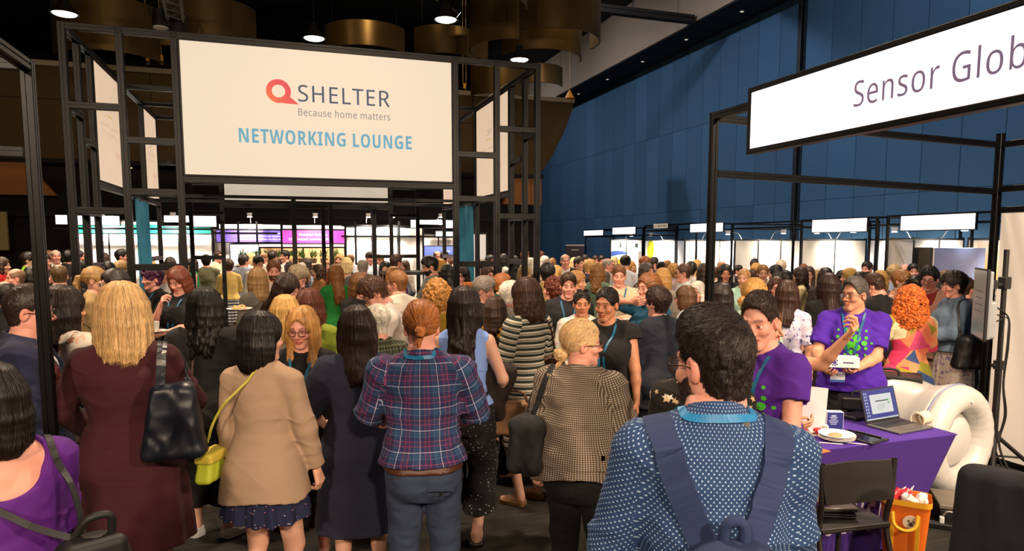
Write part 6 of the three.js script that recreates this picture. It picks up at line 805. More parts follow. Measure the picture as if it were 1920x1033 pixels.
far(110, 495, 7.4, 180, 'm', 'thin', '#5a4428', 'shirt', '#20222a', 'broad balding man in a dark shirt behind the floral blouse', { g: 1.2 });
far(148, 469, 13.4, 86, 'm', 'crop', 'dark', 'shirt', '#6a4a44', 'short-haired man in profile between two lounge posts');
far(152, 489, 11.2, 120, 'm', 'short', 'black', 'suit', '#1b1c20', 'man in a dark suit low behind the paired lounge posts');
S.tan = far(178, 499, 6.5, 74, 'f', 'pony', 'dirty', 'knit', '#a58a5c', 'woman with a long blonde ponytail in a tan jacket', { lod: 1, p: 3 });
far(211, 504, 7.0, -76, 'f', 'bob', 'dark', 'knit', '#1c1a1c', 'dark-haired person with glasses facing the blonde ponytail', { glasses: true });
far(192, 474, 14.2, -60, 'f', 'bob', 'brown', 'shirt', '#cfc9c2', 'brown-haired person in white before the teal-striped wall');
far(203, 492, 9.6, 5, 'm', 'short', 'dark', 'shirt', '#5c4a4a', 'man with a broad forehead peeking above the glasses wearer', { hp: 20 });
far(228, 467, 13.2, 80, 'm', 'short', 'black', 'suit', '#121214', 'man in black against the white booth beside a lounge post');
far(226, 488, 11.0, 130, 'f', 'fringe', 'dirty', 'shirt', '#d0c8b4', 'sandy-haired person in cream beside the sky-blue curtain');
// in and behind the lounge
far(281, 486, 12.2, 176, 'f', 'bob', 'blond', 'shirt', '#d8d2cc', 'blond head just above the low lounge rail');
far(319, 482, 12.6, 170, 'f', 'bob', 'dark', 'knit', '#3c3634', 'dark-haired person under the small blue poster mark');
far(306, 500, 10.2, -30, 'm', 'bald', 'light', 'shirt', '#c8c2bc', 'bald-fronted man facing between two lounge rails');
far(358, 484, 13.2, -80, 'f', 'bob', 'dark', 'tank', '#157a4a', 'person in emerald green before the white booth');
far(386, 477, 14.0, 178, 'm', 'fringe', 'black', 'tee', '#5a5a40', 'man in an olive shirt with a bag strap across his back', { p: 3, g: 1.05 });
far(409, 470, 15.6, 40, 'm', 'crop', 'brown', 'shirt', '#d8cdb8', 'man in a pale shirt beside a slim lounge post', { p: 1 });
far(428, 485, 12.8, -168, 'f', 'fringe', 'brown', 'tee', '#d9bc6c', 'person in a yellow top and zigzag skirt', { wear: [knit(FB('#d2b468'), { hem: .96 }), T('skirt', { rows: [[.5, .25, .2, 0], [.8, .21, .16, 0], [1.0, .16, .13, 0]], pleat: .015 }, PT.zig, 'skirt', 1)], p: 2 });
far(457, 477, 12.9, 160, 'm', 'short', 'dark', 'shirt', '#8f9ab4', 'man in a grey-blue shirt beside the yellow top', { g: 1.1, hy: -30 });
far(471, 474, 15.5, 70, 'f', 'bob', 'pale', 'shirt', '#cfd8e2', 'pale-blonde person in white near the bright screen');
far(484, 479, 12.2, 30, 'm', 'quiff', 'black', 'shirt', '#d6d0c4', 'dark spiky-haired man in a cream shirt looking down', { hp: 22, skin: 'mid' });
far(494, 473, 15.2, -40, 'm', 'thin', 'light', 'suit', '#3c3f4c', 'ruddy man in a grey jacket by the planter counter');
far(511, 470, 15.0, 150, 'm', 'short', 'dark', 'shirt', '#dedad2', 'man in a white shirt with his back to the lounge, near the plants');
far(534, 469, 15.8, -60, 'm', 'short', 'black', 'suit', '#2a2026', 'dark-haired man half behind the thick lounge post');
far(566, 492, 13.8, 160, 'm', 'fringe', 'grey', 'shirt', '#9fb4cc', 'grey-haired person in sky blue by the planter counter');
far(577, 484, 15.0, 120, 'f', 'bob', 'dark', 'knit', '#2c2624', 'dark-haired person beneath the counter plants');
far(595, 496, 11.6, -70, 'f', 'wavy', 'brown', 'knit', '#8a5a2e', 'wavy brown-haired woman in rust between slim lounge posts', { p: 1 });
far(572, 500, 11.0, 90, 'f', 'bob', 'mid', 'knit', '#3a3a42', 'person in charcoal behind the bowed grey head');
far(612, 488, 14.2, 20, 'f', 'longf', 'light', 'tee', '#c02020', 'person in red with fair hair behind a slim post');
far(636, 476, 15.4, -20, 'f', 'bob', 'dirty', 'knit', '#6a6258', 'sandy-haired person beside the magenta banner wall');
far(650, 483, 11.8, 168, 'f', 'bob', 'pale', 'tank', '#17161a', 'pale-blonde woman in a low-backed black dress', { wear: [gown(BLACK, .5, { sl: 0, scoop: [.1, .16, .02, -.1] })] });
far(657, 475, 14.6, -165, 'm', 'bald', 'light', 'shirt', '#c4d0de', 'bald man in a pale blue shirt near the faint grey letters', { p: 1 });
far(680, 485, 10.4, 178, 'm', 'thin', 'grey', 'suit', '#55575c', 'bald man in a grey jacket seen from behind in the lounge', { g: 1.1 });
far(693, 472, 14.8, 30, 'm', 'short', 'dark', 'shirt', '#c2cede', 'man in a pale shirt standing before the blank white wall');
far(711, 477, 15.6, -60, 'm', 'short', 'light', 'suit', '#70737c', 'fair-haired man in grey behind a slim lounge post');
far(722, 490, 11.0, 12, 'f', 'longf', 'black', 'shirt', '#c8c8cc', 'woman with long black hair and a striped white shirt facing the lounge', { hy: -14 });
far(743, 476, 11.4, 130, 'm', 'short', '#3a2014', 'shirt', '#8d93a2', 'brown-haired man in a grey shirt reaching over a table', { p: 2 });
far(758, 488, 13.6, -40, 'f', 'bob', 'brown', 'shirt', '#d8cfc8', 'brown-haired person in white by the booth corner');
far(737, 500, 9.6, 170, 'f', 'long', '#a06a2c', 'knit', '#4b2a6a', 'golden-haired woman in purple behind the cream shirt');
far(820, 470, 14.6, 20, 'm', 'bald', 'brown', 'shirt', '#a09ab0', 'bald-browed man in front of the blue-violet panel');
far(834, 470, 14.0, 150, 'm', 'crop', 'dark', 'shirt', '#dcd6cc', 'dark-cropped man in white before the blue-violet panel');
far(827, 486, 11.2, 176, 'f', 'bob', '#b07c30', 'knit', '#7c7260', 'honey-blond person beneath the blue-violet panel');
far(838, 495, 10.4, -150, 'f', 'longf', 'black', 'tank', '#2a2422', 'black-haired woman with bare arms beside the lounge post', { p: 1 });
far(848, 483, 14.4, 40, 'f', 'long', 'auburn', 'knit', '#6a3a34', 'auburn-haired person at the edge of the blue-violet panel');
far(903, 487, 12.0, -60, 'f', 'bob', 'dark', 'tee', '#c3141c', 'person in a red top beyond the blue curtain');
far(919, 478, 14.8, 60, 'm', 'short', 'black', 'suit', '#1b1a1c', 'dark figure in front of the pale screen wall');
far(915, 500, 9.6, 40, 'm', 'short', 'brown', 'shirt', '#84704e', 'brown-haired man low behind the lounge rail by the red top');
far(946, 476, 14.6, 120, 'f', 'long', 'black', 'shirt', '#cfc9c2', 'person in white with black hair between the lounge posts');
far(965, 480, 13.4, -170, 'f', 'bob', 'black', 'knit', '#2a2a2e', 'black-haired person behind the end post of the lounge');
far(985, 470, 16.0, 70, 'm', 'short', 'auburn', 'shirt', '#d9d4ce', 'auburn-haired man in white far beyond the lounge end post');
far(998, 484, 11.6, 80, 'f', 'bob', 'white', 'knit', '#24242a', 'white-haired person in dark clothes at the lounge end post');
far(983, 497, 10.0, 10, 'f', 'bob', 'dirty', 'knit', '#8a6a4c', 'sandy-haired person framed by the lounge end posts');
// along the blue wall
far(1014, 471, 17.5, 60, 'm', 'short', 'auburn', 'suit', '#2c3442', 'auburn-haired man in a dark suit close to the blue wall');
far(1022, 480, 14.2, 30, 'f', 'bob', 'white', 'shirt', '#cbb9aa', 'white-haired woman in pale pink near the blue wall');
far(1044, 497, 10.2, 175, 'f', 'pony', 'blond', 'knit', '#c0963c', 'blonde ponytailed person in mustard before the bald man');
far(1060, 476, 12.2, 8, 'm', 'bald', 'grey', 'suit', '#22242a', 'tall bald man in a dark suit beside the roll-up banner', { smile: .6 });
far(1078, 483, 14.4, 40, 'f', 'bob', 'pale', 'shirt', '#d2ccc4', 'pale-haired person in front of the roll-up banner');
far(1086, 481, 12.8, 50, 'm', 'short', 'dark', 'suit', '#1e2026', 'dark-haired man in a suit turned sideways at the roll-up banner');
far(1099, 477, 15.8, 75, 'm', 'crop', 'black', 'suit', '#2b1c1c', 'cropped dark-haired man right of the roll-up banner'.replace('right of', 'just past'));
far(1106, 486, 11.2, 120, 'm', 'short', 'blond', 'suit', '#2a2e40', 'blond man in a navy suit carrying a white plate', { p: 2 });
far(1121, 494, 9.8, 165, 'f', 'wavy', '#7a5220', 'tee', '#5d7a62', 'woman with long honey-brown waves in a sage dress', { wear: [gown(FB('#5d7a62'), .5)], lod: 1 });
far(1117, 479, 16.2, 20, 'm', 'short', 'brown', 'suit', '#2c2c32', 'brown-haired man far back near the booth frames');
far(1129, 479, 14.6, 10, 'm', 'short', 'dark', 'suit', '#3a3c44', 'dark-haired man facing out beside the grey-suited man', { smile: .6 });
far(1141, 484, 12.6, 80, 'm', 'thin', 'grey', 'suit', '#50483e', 'grey-haired man in a brown-grey suit in profile', { glasses: true });
far(1151, 482, 16.5, -30, 'f', 'bob', 'pale', 'shirt', '#ded4c4', 'pale-haired person at the edge of the yellow banner');
far(1172, 478, 11.2, 172, 'f', 'bun', 'black', 'shirt', '#b9bcc8', 'black-haired person with a topknot in a pale shirt', { hy: 30 });
far(1184, 490, 13.0, 40, 'f', 'bob', '#a8742c', 'knit', '#c9b9a2', 'golden-haired person beside the topknot');
far(1209, 481, 11.6, -90, 'm', 'crop', '#8a4a24', 'suit', '#1c1f2a', 'red-haired man in a black suit leaning in', { lean: 14, hp: 14, g: 1.15 });
far(1226, 482, 13.2, 110, 'm', 'short', 'dark', 'suit', '#2e3440', 'dark-haired man in profile under the sun poster');
far(1239, 490, 12.4, 175, 'f', 'bun', 'black', 'tee', '#86b04a', 'person in lime with a high black bun');
far(1252, 486, 14.0, 150, 'm', 'bald', 'light', 'shirt', '#d6d2cc', 'bald man in white facing the bright booth wall');
far(1264, 494, 11.6, 165, 'f', 'curly', '#a87c3c', 'knit', '#c4aeb0', 'curly sandy-haired person in pale pink');
far(1296, 490, 11.2, 165, 'f', 'fringe', 'black', 'shirt', '#d8d4d0', 'black-haired person in white with a dark strap', { hy: 20 });
far(1307, 487, 13.6, 172, 'f', 'long', '#c89a4c', 'knit', '#d8b9a4', 'golden-blonde woman beyond the black-haired strap wearer');
far(1320, 494, 10.2, 174, 'f', 'long', '#2e1c14', 'knit', '#5c4c3e', 'woman with dark brown hair close behind the booth post');
far(1341, 498, 10.8, 178, 'm', 'thin', 'brown', 'shirt', '#d5d0c6', 'person in white just past the booth post');
far(1354, 489, 13.0, 10, 'm', 'thin', '#a8784c', 'shirt', '#cfc6bc', 'ruddy man at the orange-banded poster', { hy: 20 });
far(1361, 496, 9.6, 4, 'f', 'longf', 'black', 'suit', '#141317', 'woman with long black hair in a black jacket facing forward', { skin: 'mid', lod: 1 });
far(1395, 504, 8.8, -6, 'f', 'pony', '#b58a58', 'shirt', '#a9cfc0', 'woman in a mint shirt with tied-back fair hair', { lod: 1, hy: -8 });
far(1415, 485, 13.6, 175, 'm', 'short', 'dark', 'suit', '#4b4a58', 'dark-haired man behind the golden-haired one at the cream panels');
far(1418, 493, 12.0, 176, 'f', 'bob', '#b88a44', 'knit', '#5b5566', 'golden-haired person before the first cream panel');
far(1411, 506, 10.4, 178, 'f', 'bob', 'brown', 'knit', '#c9aea8', 'brown-haired person directly behind the mint shirt');
far(1431, 496, 10.0, 6, 'f', 'bun', '#7a5230', 'shirt', '#dad6d2', 'woman in a white blouse with hair tied up, facing forward', { lod: 1, smile: .6 });
far(1453, 497, 10.6, -80, 'f', 'wavy', 'black', 'suit', '#1b1b22', 'dark wavy-haired woman in profile before the cream panels');
far(1465, 487, 12.2, 165, 'm', 'fringe', '#cbb89c', 'shirt', '#e0dcd6', 'white-haired man in a white shirt');
far(1471, 507, 9.4, -150, 'f', 'bob', 'black', 'knit', '#39353c', 'black-haired person with a smooth bob beside the wavy-haired woman');
far(1456, 519, 7.6, 8, 'f', 'longf', '#3e2014', 'knit', '#6a5a4a', 'woman with glasses and dark red hair in front of the cream panels', { glasses: true, smile: .6, lod: 1, skin: 'pink' });
far(1499, 501, 9.8, -86, 'f', 'wavy', '#2a1712', 'knit', '#dcc994', 'dark-haired woman in a cream blouse at the black bar', { p: 2, lod: 1 });
far(1507, 495, 12.6, 170, 'm', 'short', '#7a4420', 'shirt', '#bfb4a8', 'ginger-brown head behind the cream blouse');
far(1517, 500, 10.6, 0, 'f', 'longf', 'brown', 'suit', '#6a5a4c', 'laughing brown-haired woman with glasses at the black bar', { glasses: true, smile: .6, p: 1 });
far(1530, 506, 12.8, 150, 'f', 'bob', 'dirty', 'knit', '#a8906c', 'sandy-haired person between the laughing woman and the dark fringe');
far(1541, 501, 13.2, 160, 'm', 'fringe', 'white', 'shirt', '#d5cfc6', 'white-haired head before the pale side wall');
far(1549, 502, 9.0, 10, 'f', 'longf', 'dark', 'knit', '#2a2024', 'dark-haired woman whose brow shows above the waist-length hair');
far(1591, 503, 9.4, -70, 'f', 'long', '#a8843c', 'knit', '#1b1b1e', 'blonde woman in black turned toward the bar', { lod: 1 });
far(1579, 507, 10.6, 170, 'f', 'long', 'black', 'knit', '#171619', 'black-haired woman behind the blonde in black');
far(1612, 510, 8.4, -20, 'm', 'short', 'dark', 'shirt', '#5d6880', 'man whose dark hair shows above the grey-haired purple T-shirt');
far(1626, 490, 11.4, -30, 'm', 'short', 'dark', 'shirt', '#22262e', 'lone man with a short beard in a dark shirt at the bright wall', { beard: '#2a1c14' });
far(1651, 507, 8.6, 176, 'f', 'bob', '#b8904c', 'knit', '#8a8478', 'blonde bob behind the young man in the black suit');
far(1677, 495, 9.6, 165, 'm', 'fringe', '#a88c5c', 'shirt', '#a9b2c8', 'sandy-grey-haired man in a pale blue shirt', { g: 1.15 });
far(1692, 505, 8.2, 60, 'f', 'fringe', '#8a5c2c', 'tank', '#c08a68', 'sandy-haired woman with bare shoulders in profile', { lod: 1 });
far(1697, 494, 11.4, 0, 'm', 'bald', 'grey', 'suit', '#3a3a42', 'bald man with glasses before the grey-cream side wall', { glasses: true });
far(1713, 494, 10.6, 8, 'm', 'short', 'dark', 'shirt', '#8a6a5a', 'dark-haired man with a yellow-tinged quiff by the black display edge');
far(1717, 516, 8.0, -20, 'f', 'fringe', 'black', 'knit', '#3a4048', 'smiling dark-haired person low behind the curly orange hair', { smile: .6 });
far(1740, 498, 9.2, 178, 'm', 'short', '#4a3020', 'suit', '#2c2a30', 'brown crown of a person behind the pink jacket');
far(1774, 507, 8.8, 176, 'f', 'bob', '#6a5030', 'knit', '#55504c', 'brown-haired person between the pink jacket and the denim jacket');
far(1794, 508, 9.2, 160, 'm', 'bald', '#b09070', 'shirt', '#8d8478', 'balding person behind the denim-jacketed woman');
far(1758, 520, 8.1, 120, 'f', 'bob', 'black', 'knit', '#1c1d22', 'black-haired person in shadow between pink jacket and denim');
far(1812, 520, 8.0, 150, 'm', 'short', 'brown', 'knit', '#3c3028', 'person in dark brown behind the monitor stand');
far(1255, 500, 15.8, 20, 'f', 'long', 'dark', 'knit', '#7a6a74', 'dark-haired person far back below the bright booth wall');
far(1035, 484, 16.2, -30, 'f', 'long', 'light', 'knit', '#9a8a78', 'fair long-haired person in the gap by the blue wall corner');
far(1385, 497, 13.4, 60, 'm', 'short', 'black', 'suit', '#2e2e36', 'black-haired man half behind the woman in the black jacket');
far(545, 480, 16.0, 40, 'f', 'long', 'blond', 'shirt', '#cdbcae', 'blonde person beside the thick post and the plants');
far(870, 478, 15.8, 60, 'm', 'short', 'brown', 'shirt', '#5f86a8', 'brown-haired person in blue beyond the curtain edge');
// ---------------------------------------------------------------- carried things
function carry(s, name, label, cat) { const t = thing(name, label, cat, null, s.root.rotation.y); t.position.copy(s.root.position); t.scale.copy(s.root.scale); return t; }
const allF = (s, ...names) => (x, y, z) => { let d = s.k.body(x, y, z); for (const n in s.F) d = min(d, s.F[n](x, y, z)); return d; };
const sdfPart = (t, name, F, lo, hi, c, m) => put(t, name, nets(F, lo, hi, c), m);
const rb = (x, y, z, a, b, c, r) => { const X = max(abs(x) - a + r, 0), Y = max(abs(y) - b + r, 0), Z = max(abs(z) - c + r, 0), i = min(0, max(abs(x) - a, abs(y) - b, abs(z) - c) + r); return sqrt(X * X + Y * Y + Z * Z) - r + i; };
{ // backpack of the dotted shirt
  const s = S.dots, t = carry(s, 'backpack', 'navy blue backpack on the back of the dotted shirt', 'backpack'), F = allF(s), m = FB('#26355e', .85), sp = (p) => s.k.sp.fwd(p);
  sdfPart(t, 'bag_body', (x, y, z) => { const q = s.k.sp.inv(x, y, z), u = q[1] - 1.0; return max(smax(rb(q[0], u, q[2] + .235, .15 - max(0, u) * .18, .26, .085, .07), -F(x, y, z) + .004, .01) + .006 * noise(x * 14, y * 14, z * 14), -1); }, [-.22, .68, -.42], [.22, 1.34, -.08], .009, m);
  put(t, 'pocket', nets((x, y, z) => { const q = s.k.sp.inv(x, y, z); return rb(q[0], q[1] - .9, q[2] + .325, .115, .12, .03, .028); }, [-.16, .72, -.44], [.16, 1.08, -.24], .008), m);
  for (const k of [1, -1]) put(t, 'strap', strip(F, [sp([k * .04, 1.18, -.2]), sp([k * .095, 1.31, -.16]), sp([k * .125, 1.42, -.1]), sp([k * .13, 1.46, 0]), sp([k * .135, 1.36, .11])], .066, .006, 40, .009), m);
  put(t, 'grab_loop', tube([sp([.02, 1.23, -.2]), sp([.015, 1.3, -.225]), sp([-.012, 1.305, -.23]), sp([-.025, 1.23, -.21])], .013, 20, 8), m);
  // the lanyard that shows on his collar
  put(s.root, 'lanyard', strip(F, Array.from({ length: 15 }, (_, i) => { const a = (i / 14 * 2 - 1) * 2.5, z = -.008 - cos(a) * .088; return sp([sin(a) * .088, 1.474 - z * .3, z]); }), .02, .005, 60, .003), mat('#1a7bb5', .45)); put(s.root, 'lanyard_clip', rbox(.018, .024, .008, .003, ...sp([-.055, 1.487, -.086])), mat('#6c6a64', .4));
}
{ const s = S.plaid, F = allF(s), sp = (p) => s.k.sp.fwd(p); put(s.root, 'lanyard', strip(F, Array.from({ length: 15 }, (_, i) => { const a = (i / 14 * 2 - 1) * 2.5, z = -.008 - cos(a) * .086; return sp([sin(a) * .086, 1.46 - z * .3, z]); }), .018, .005, 60, .003), mat('#1271a0', .45)); put(s.root, 'hip_pocket', rbox(.13, .012, .006, .003, -.085, .86, -.165), FB('#243048')); put(s.root, 'button', cyl(.008, .008, .008, 0, 0, 0, 12).rotateX(PI / 2).translate(-.085, .84, -.168), mat('#15110f', .4)); }
function tote(s, name, label, o) { // a bag hanging from a shoulder
  const t = carry(s, name, label, 'bag'), F = allF(s), c = o.c, m = o.m, sw = o.taper || 0, a = o.a || [.15, .16, .07];
  const B = (x, y, z) => { let X = x - c[0], Z = z - c[2]; const q = (o.turn || 0) * D2R, u = X * cos(q) - Z * sin(q), w = X * sin(q) + Z * cos(q), v = y - c[1]; return smax(rb(u, v, w, a[0] + sw * v, a[1], a[2] * (1 - v * 1.2), o.r || .035), -F(x, y, z) + .003, .01) + (o.fold ?? .008) * (noise(x * 11, y * 9, z * 11 + 3) + .4 * noise(x * 30, y * 24, z * 30)); };
  const R = max(...a) + .09; sdfPart(t, 'bag_body', B, [c[0] - R, c[1] - a[1] - .06, c[2] - R], [c[0] + R, c[1] + a[1] + .06, c[2] + R], o.cell || .009, m);
  for (const p of o.straps) put(t, 'strap', strip((x, y, z) => min(F(x, y, z), B(x, y, z) + .0), p, o.sw || .022, .006, 44, .005, .045), o.sm || m); return t;
}
{ const k = S.burg, x = -.3; tote(k, 'tote_bag', 'soft black leather tote bag on the shoulder of the burgundy dress', { c: [-.2, 1.14, -.26], a: [.115, .175, .06], r: .04, fold: .014, taper: -.12, m: FB('#121722', .4), turn: -15, straps: [[[-.16, 1.28, -.27], [-.165, 1.38, -.2], [-.17, 1.46, -.06], [-.17, 1.45, .03], [-.25, 1.36, .0], [-.26, 1.29, -.22]], [[-.14, 1.28, -.29], [-.145, 1.38, -.21], [-.15, 1.465, -.06], [-.15, 1.455, .03], [-.24, 1.36, .02], [-.28, 1.29, -.24]]], sw: .02 }); }
{ const t = tote(S.beige, 'crossbody_bag', 'small lime yellow crossbody bag beside the beige sweater', { c: [.255, .96, -.08], a: [.045, .08, .095], r: .025, fold: .006, cell: .006, m: FB('#c2cf3c', .5), straps: [[[.255, 1.02, .0], [.22, 1.15, .12], [.1, 1.35, .14], [-.02, 1.46, .06], [-.04, 1.49, -.04], [.08, 1.36, -.16], [.2, 1.2, -.15], [.255, 1.02, -.16]]], sw: .012, sm: FB('#b4ac3e', .6) }); put(t, 'flap', nets((x, y, z) => rb(x - .255, y - 1.01, z + .08, .053, .03, .1, .02), [.16, .96, -.22], [.35, 1.07, .06], .006), FB('#d6c44a', .5)); }
tote(S.hound, 'shoulder_bag', 'black fabric shoulder bag on the brown checked shirt', { c: [.25, 1.09, -.14], a: [.1, .15, .1], r: .06, fold: .012, taper: -.05, m: FB('#121114', .8), straps: [[[.25, 1.2, -.1], [.2, 1.34, -.12], [.15, 1.45, -.06], [.15, 1.46, .03], [.24, 1.34, .02], [.29, 1.2, -.06]]], sw: .03 });
tote(S.stripe, 'shoulder_bag', 'dark brown shoulder bag on the striped dress', { c: [-.27, 1.02, -.03], a: [.05, .1, .11], r: .03, m: FB('#3a1d14', .5), straps: [[[-.27, 1.1, .04], [-.2, 1.3, .06], [-.14, 1.45, .02], [-.13, 1.45, -.04], [-.2, 1.3, -.12], [-.27, 1.1, -.08]]], sw: .012 });
tote(S.denim, 'shoulder_bag', 'large black shoulder bag on the denim jacket', { c: [.36, .98, -.06], a: [.09, .17, .17], r: .05, m: FB('#121113', .5), straps: [[[.36, 1.12, .06], [.28, 1.28, .06], [.19, 1.46, .02], [.18, 1.46, -.05], [.28, 1.28, -.14], [.36, 1.12, -.14]]] });
{ // black backpack of the purple top, hanging low from thin straps
  const s = S.purp, t = carry(s, 'backpack', 'black leather backpack hanging off the purple scoop-back top', 'backpack'), F = allF(s), m = FB('#141313', .6);
  sdfPart(t, 'bag_body', (x, y, z) => smax(rb(x + .2, y - .98, z + .28, .15 - max(0, y - .98) * .25, .2, .085, .07), -F(x, y, z) + .004, .01) + .006 * noise(x * 12, y * 12, z * 12), [-.44, .7, -.48], [.04, 1.26, -.1], .009, m); put(t, 'flap', nets((x, y, z) => rb(x + .2, y - 1.1, z + .35, .1, .08, .03, .028), [-.34, .98, -.42], [-.06, 1.22, -.28], .008), m);
  put(t, 'strap', strip(F, [[-.19, 1.15, -.27], [-.18, 1.32, -.2], [-.15, 1.45, -.08], [-.15, 1.47, .02], [-.17, 1.34, .12]], .022, .006, 36, .005, .06), m); put(t, 'strap', strip(F, [[-.2, 1.15, -.28], [-.06, 1.23, -.23], [.1, 1.36, -.16], [.15, 1.46, -.04], [.16, 1.42, .08]], .022, .006, 36, .005, .06), m); put(t, 'grab_loop', tube([[-.16, 1.18, -.27], [-.2, 1.24, -.3], [-.26, 1.24, -.31], [-.27, 1.17, -.29]], .014, 16, 8), m);
}
{ const s = S.suitL, F = allF(s); const t = carry(s, 'backpack_strap', 'brown leather backpack strap on the navy suit shoulder', 'strap'); put(t, 'strap', strip(F, [[-.12, 1.12, .16], [-.13, 1.3, .15], [-.135, 1.45, .04], [-.13, 1.44, -.06], [-.12, 1.25, -.17], [-.12, 1.05, -.17]], .04, .006, 40, .006), FB('#5a2016', .5)); }
{ const s = S.blk, F = allF(s); const t = carry(s, 'bag_strap', 'thin studded strap down the back of the loose black clothes', 'strap'); put(t, 'strap', strip(F, [[.05, 1.44, -.1], [.07, 1.3, -.16], [.09, 1.1, -.18], [.1, .95, -.18]], .012, .006, 30, .004), FB('#6a5048', .4)); }
{ // the jacket over an arm
  const s = S.polka, w = s.k.arm[1].W, e = s.k.arm[1].E, c = vec.lerp(e, w, .65), t = carry(s, 'folded_jacket', 'dark brown jacket draped over the arm of the long-haired woman', 'jacket'); sdfPart(t, 'cloth', (x, y, z) => { const X = x - c[0] - .06, Y = y - c[1] - .0, Z = z - c[2]; return rb(X + .02, Y, Z, .095 + .04 * sin(Y * 12), .19, .1, .05) + .018 * noise(x * 13, y * 8, z * 13) + .008 * noise(x * 30, y * 14, z * 30); }, [c[0] - .14, c[1] - .3, c[2] - .2], [c[0] + .24, c[1] + .3, c[2] + .2], .009, FB('#241711', .9));
  const b = carry(s, 'tan_bag', 'tan leather bag carried under the brown jacket', 'bag'); sdfPart(b, 'bag_body', (x, y, z) => rb(x - c[0] + .04, y - c[1] + .2, z - c[2] - .05, .14, .12, .05, .03), [c[0] - .24, c[1] - .38, c[2] - .08], [c[0] + .16, c[1] - .02, c[2] + .16], .009, FB('#b98a62', .6)); put(b, 'handle', tube([[c[0] - .18, c[1] - .12, c[2] + .05], [c[0] - .14, c[1] - .02, c[2] + .04], [c[0] - .03, c[1] - .02, c[2] + .04], [c[0] + .0, c[1] - .12, c[2] + .05]], .008, 16, 8), FB('#a87a54', .6)); }
// plates, cups and the white box in hands
function held(s, name, label, cat, p, make, turn = 0) { const t = thing(name, label, cat, s.root.localToWorld(new THREE.Vector3(...p)).toArray(), s.root.rotation.y + turn); make(t); return t; }
for (const s of Object.values(S)) s.root.updateMatrixWorld(true);
const plateGeo = () => cached('plate', () => new THREE.LatheGeometry([[.001, 0], [.06, 0], [.075, .006], [.105, .016], [.106, .02], [.07, .011], [.06, .005], [.001, .005]].map((q) => new THREE.Vector2(...q)), 32));
const cupGeo = (h = .1) => cached('cup' + h, () => new THREE.LatheGeometry([[.001, 0], [.03, 0], [.042, h], [.039, h], [.028, .005], [.001, .005]].map((q) => new THREE.Vector2(...q)), 24));
const mChina = mat('#e4e0da', .3);
held(S.cream, 'plate', 'white plate held by the man in the cream shirt', 'plate', [.02, 1.13, .38], (t) => put(t, 'dish', plateGeo(), mChina));
held(S.cup, 'cup', 'clear plastic cup of amber drink', 'cup', [.045, 1.12, .41], (t) => { put(t, 'glass', cupGeo(.13), mat('#ffffff', .1, { transmission: 1, thickness: 0 })); put(t, 'drink', cyl(.036, .029, .1, 0, .056, 0), mat('#b5611e', .2)); });
held(S.drink, 'cup', 'white paper cup on the plate of the auburn-haired woman', 'cup', [.05, 1.155, .43], (t) => put(t, 'paper', cupGeo(.09), mat('#cfcac0', .6))); held(S.drink, 'plate', 'white plate carried by the auburn-haired woman in black', 'plate', [.03, 1.135, .4], (t) => put(t, 'dish', plateGeo(), mChina));
held(S.glas, 'badge', 'white name badge hanging below the clasped hands', 'badge', [0, .84, .2], (t) => { put(t, 'card', rbox(.09, .13, .005, .002), mat('#dcdce4', .4)); put(t, 'blue_band', rbox(.09, .03, .006, .001, 0, -.045, .001), mat('#2a55a0', .5)); });
held(S.pB, 'box', 'small white carton held by the grey-haired man in purple', 'box', [-.05, 1.14, .41], (t) => { put(t, 'carton', rbox(.21, .075, .12, .004), mat('#dededd', .5)); for (let i = 0; i < 9; i++) { const a = i * .7, c = new THREE.CircleGeometry(i ? .006 : .013, 14); c.translate(-.06 + (i ? cos(a) * .021 : 0), i ? sin(a) * .021 : 0, .0605); put(t, 'logo_dot', c, mat('#3a2f8a', .5)); } put(t, 'lettering', rbox(.07, .012, .001, .0004, .03, 0, .06), mat('#5a5a78', .5)); }, .25);
held(S.pB, 'badge', 'white and blue name badge hanging under the white carton', 'badge', [-.08, 1.0, .3], (t) => { put(t, 'card', rbox(.1, .075, .005, .002), mat('#dfe2ea', .4)); put(t, 'blue_band', rbox(.1, .018, .006, .001, 0, -.03, .001), mat('#3a6ab5', .5)); }, .2);
for (const [s, sz] of [[S.pB, 1], [S.pA, 1]]) { // the green dot mark on the purple shirts
  const F = s.F.shirt, dots = [[0, 0, .042]]; for (let i = 0; i < 4; i++) { const a = i * PI / 2 + PI / 4; dots.push([cos(a) * .052, sin(a) * .05, .027]); } for (let i = 0; i < 4; i++) { const a = i * PI / 2; dots.push([cos(a) * .088, sin(a) * .074, .02]); } for (let i = 0; i < 8; i++) { const a = i * PI / 4 + PI / 8; dots.push([cos(a) * .108, sin(a) * .105, .0125]); } for (let i = 0; i < 8; i++) { const a = i * PI / 4; dots.push([cos(a) * .138, sin(a) * .13, .009]); }
  for (const [dx, dy, r] of dots) { const g = new THREE.CircleGeometry(r, 20), p = g.attributes.position; for (let i = 0; i < p.count; i++) { let q = s.k.sp.fwd([p.getX(i) + dx, p.getY(i) + dy + 1.255, .22]); for (let n = 0; n < 14; n++) q[2] -= clamp(F(...q) - .003, -.03, .03) * .8; p.setXYZ(i, ...q); } g.computeVertexNormals(); put(s.root, 'logo_dot', g, mat('#3fae1e', .7, { side: THREE.DoubleSide })); }
}
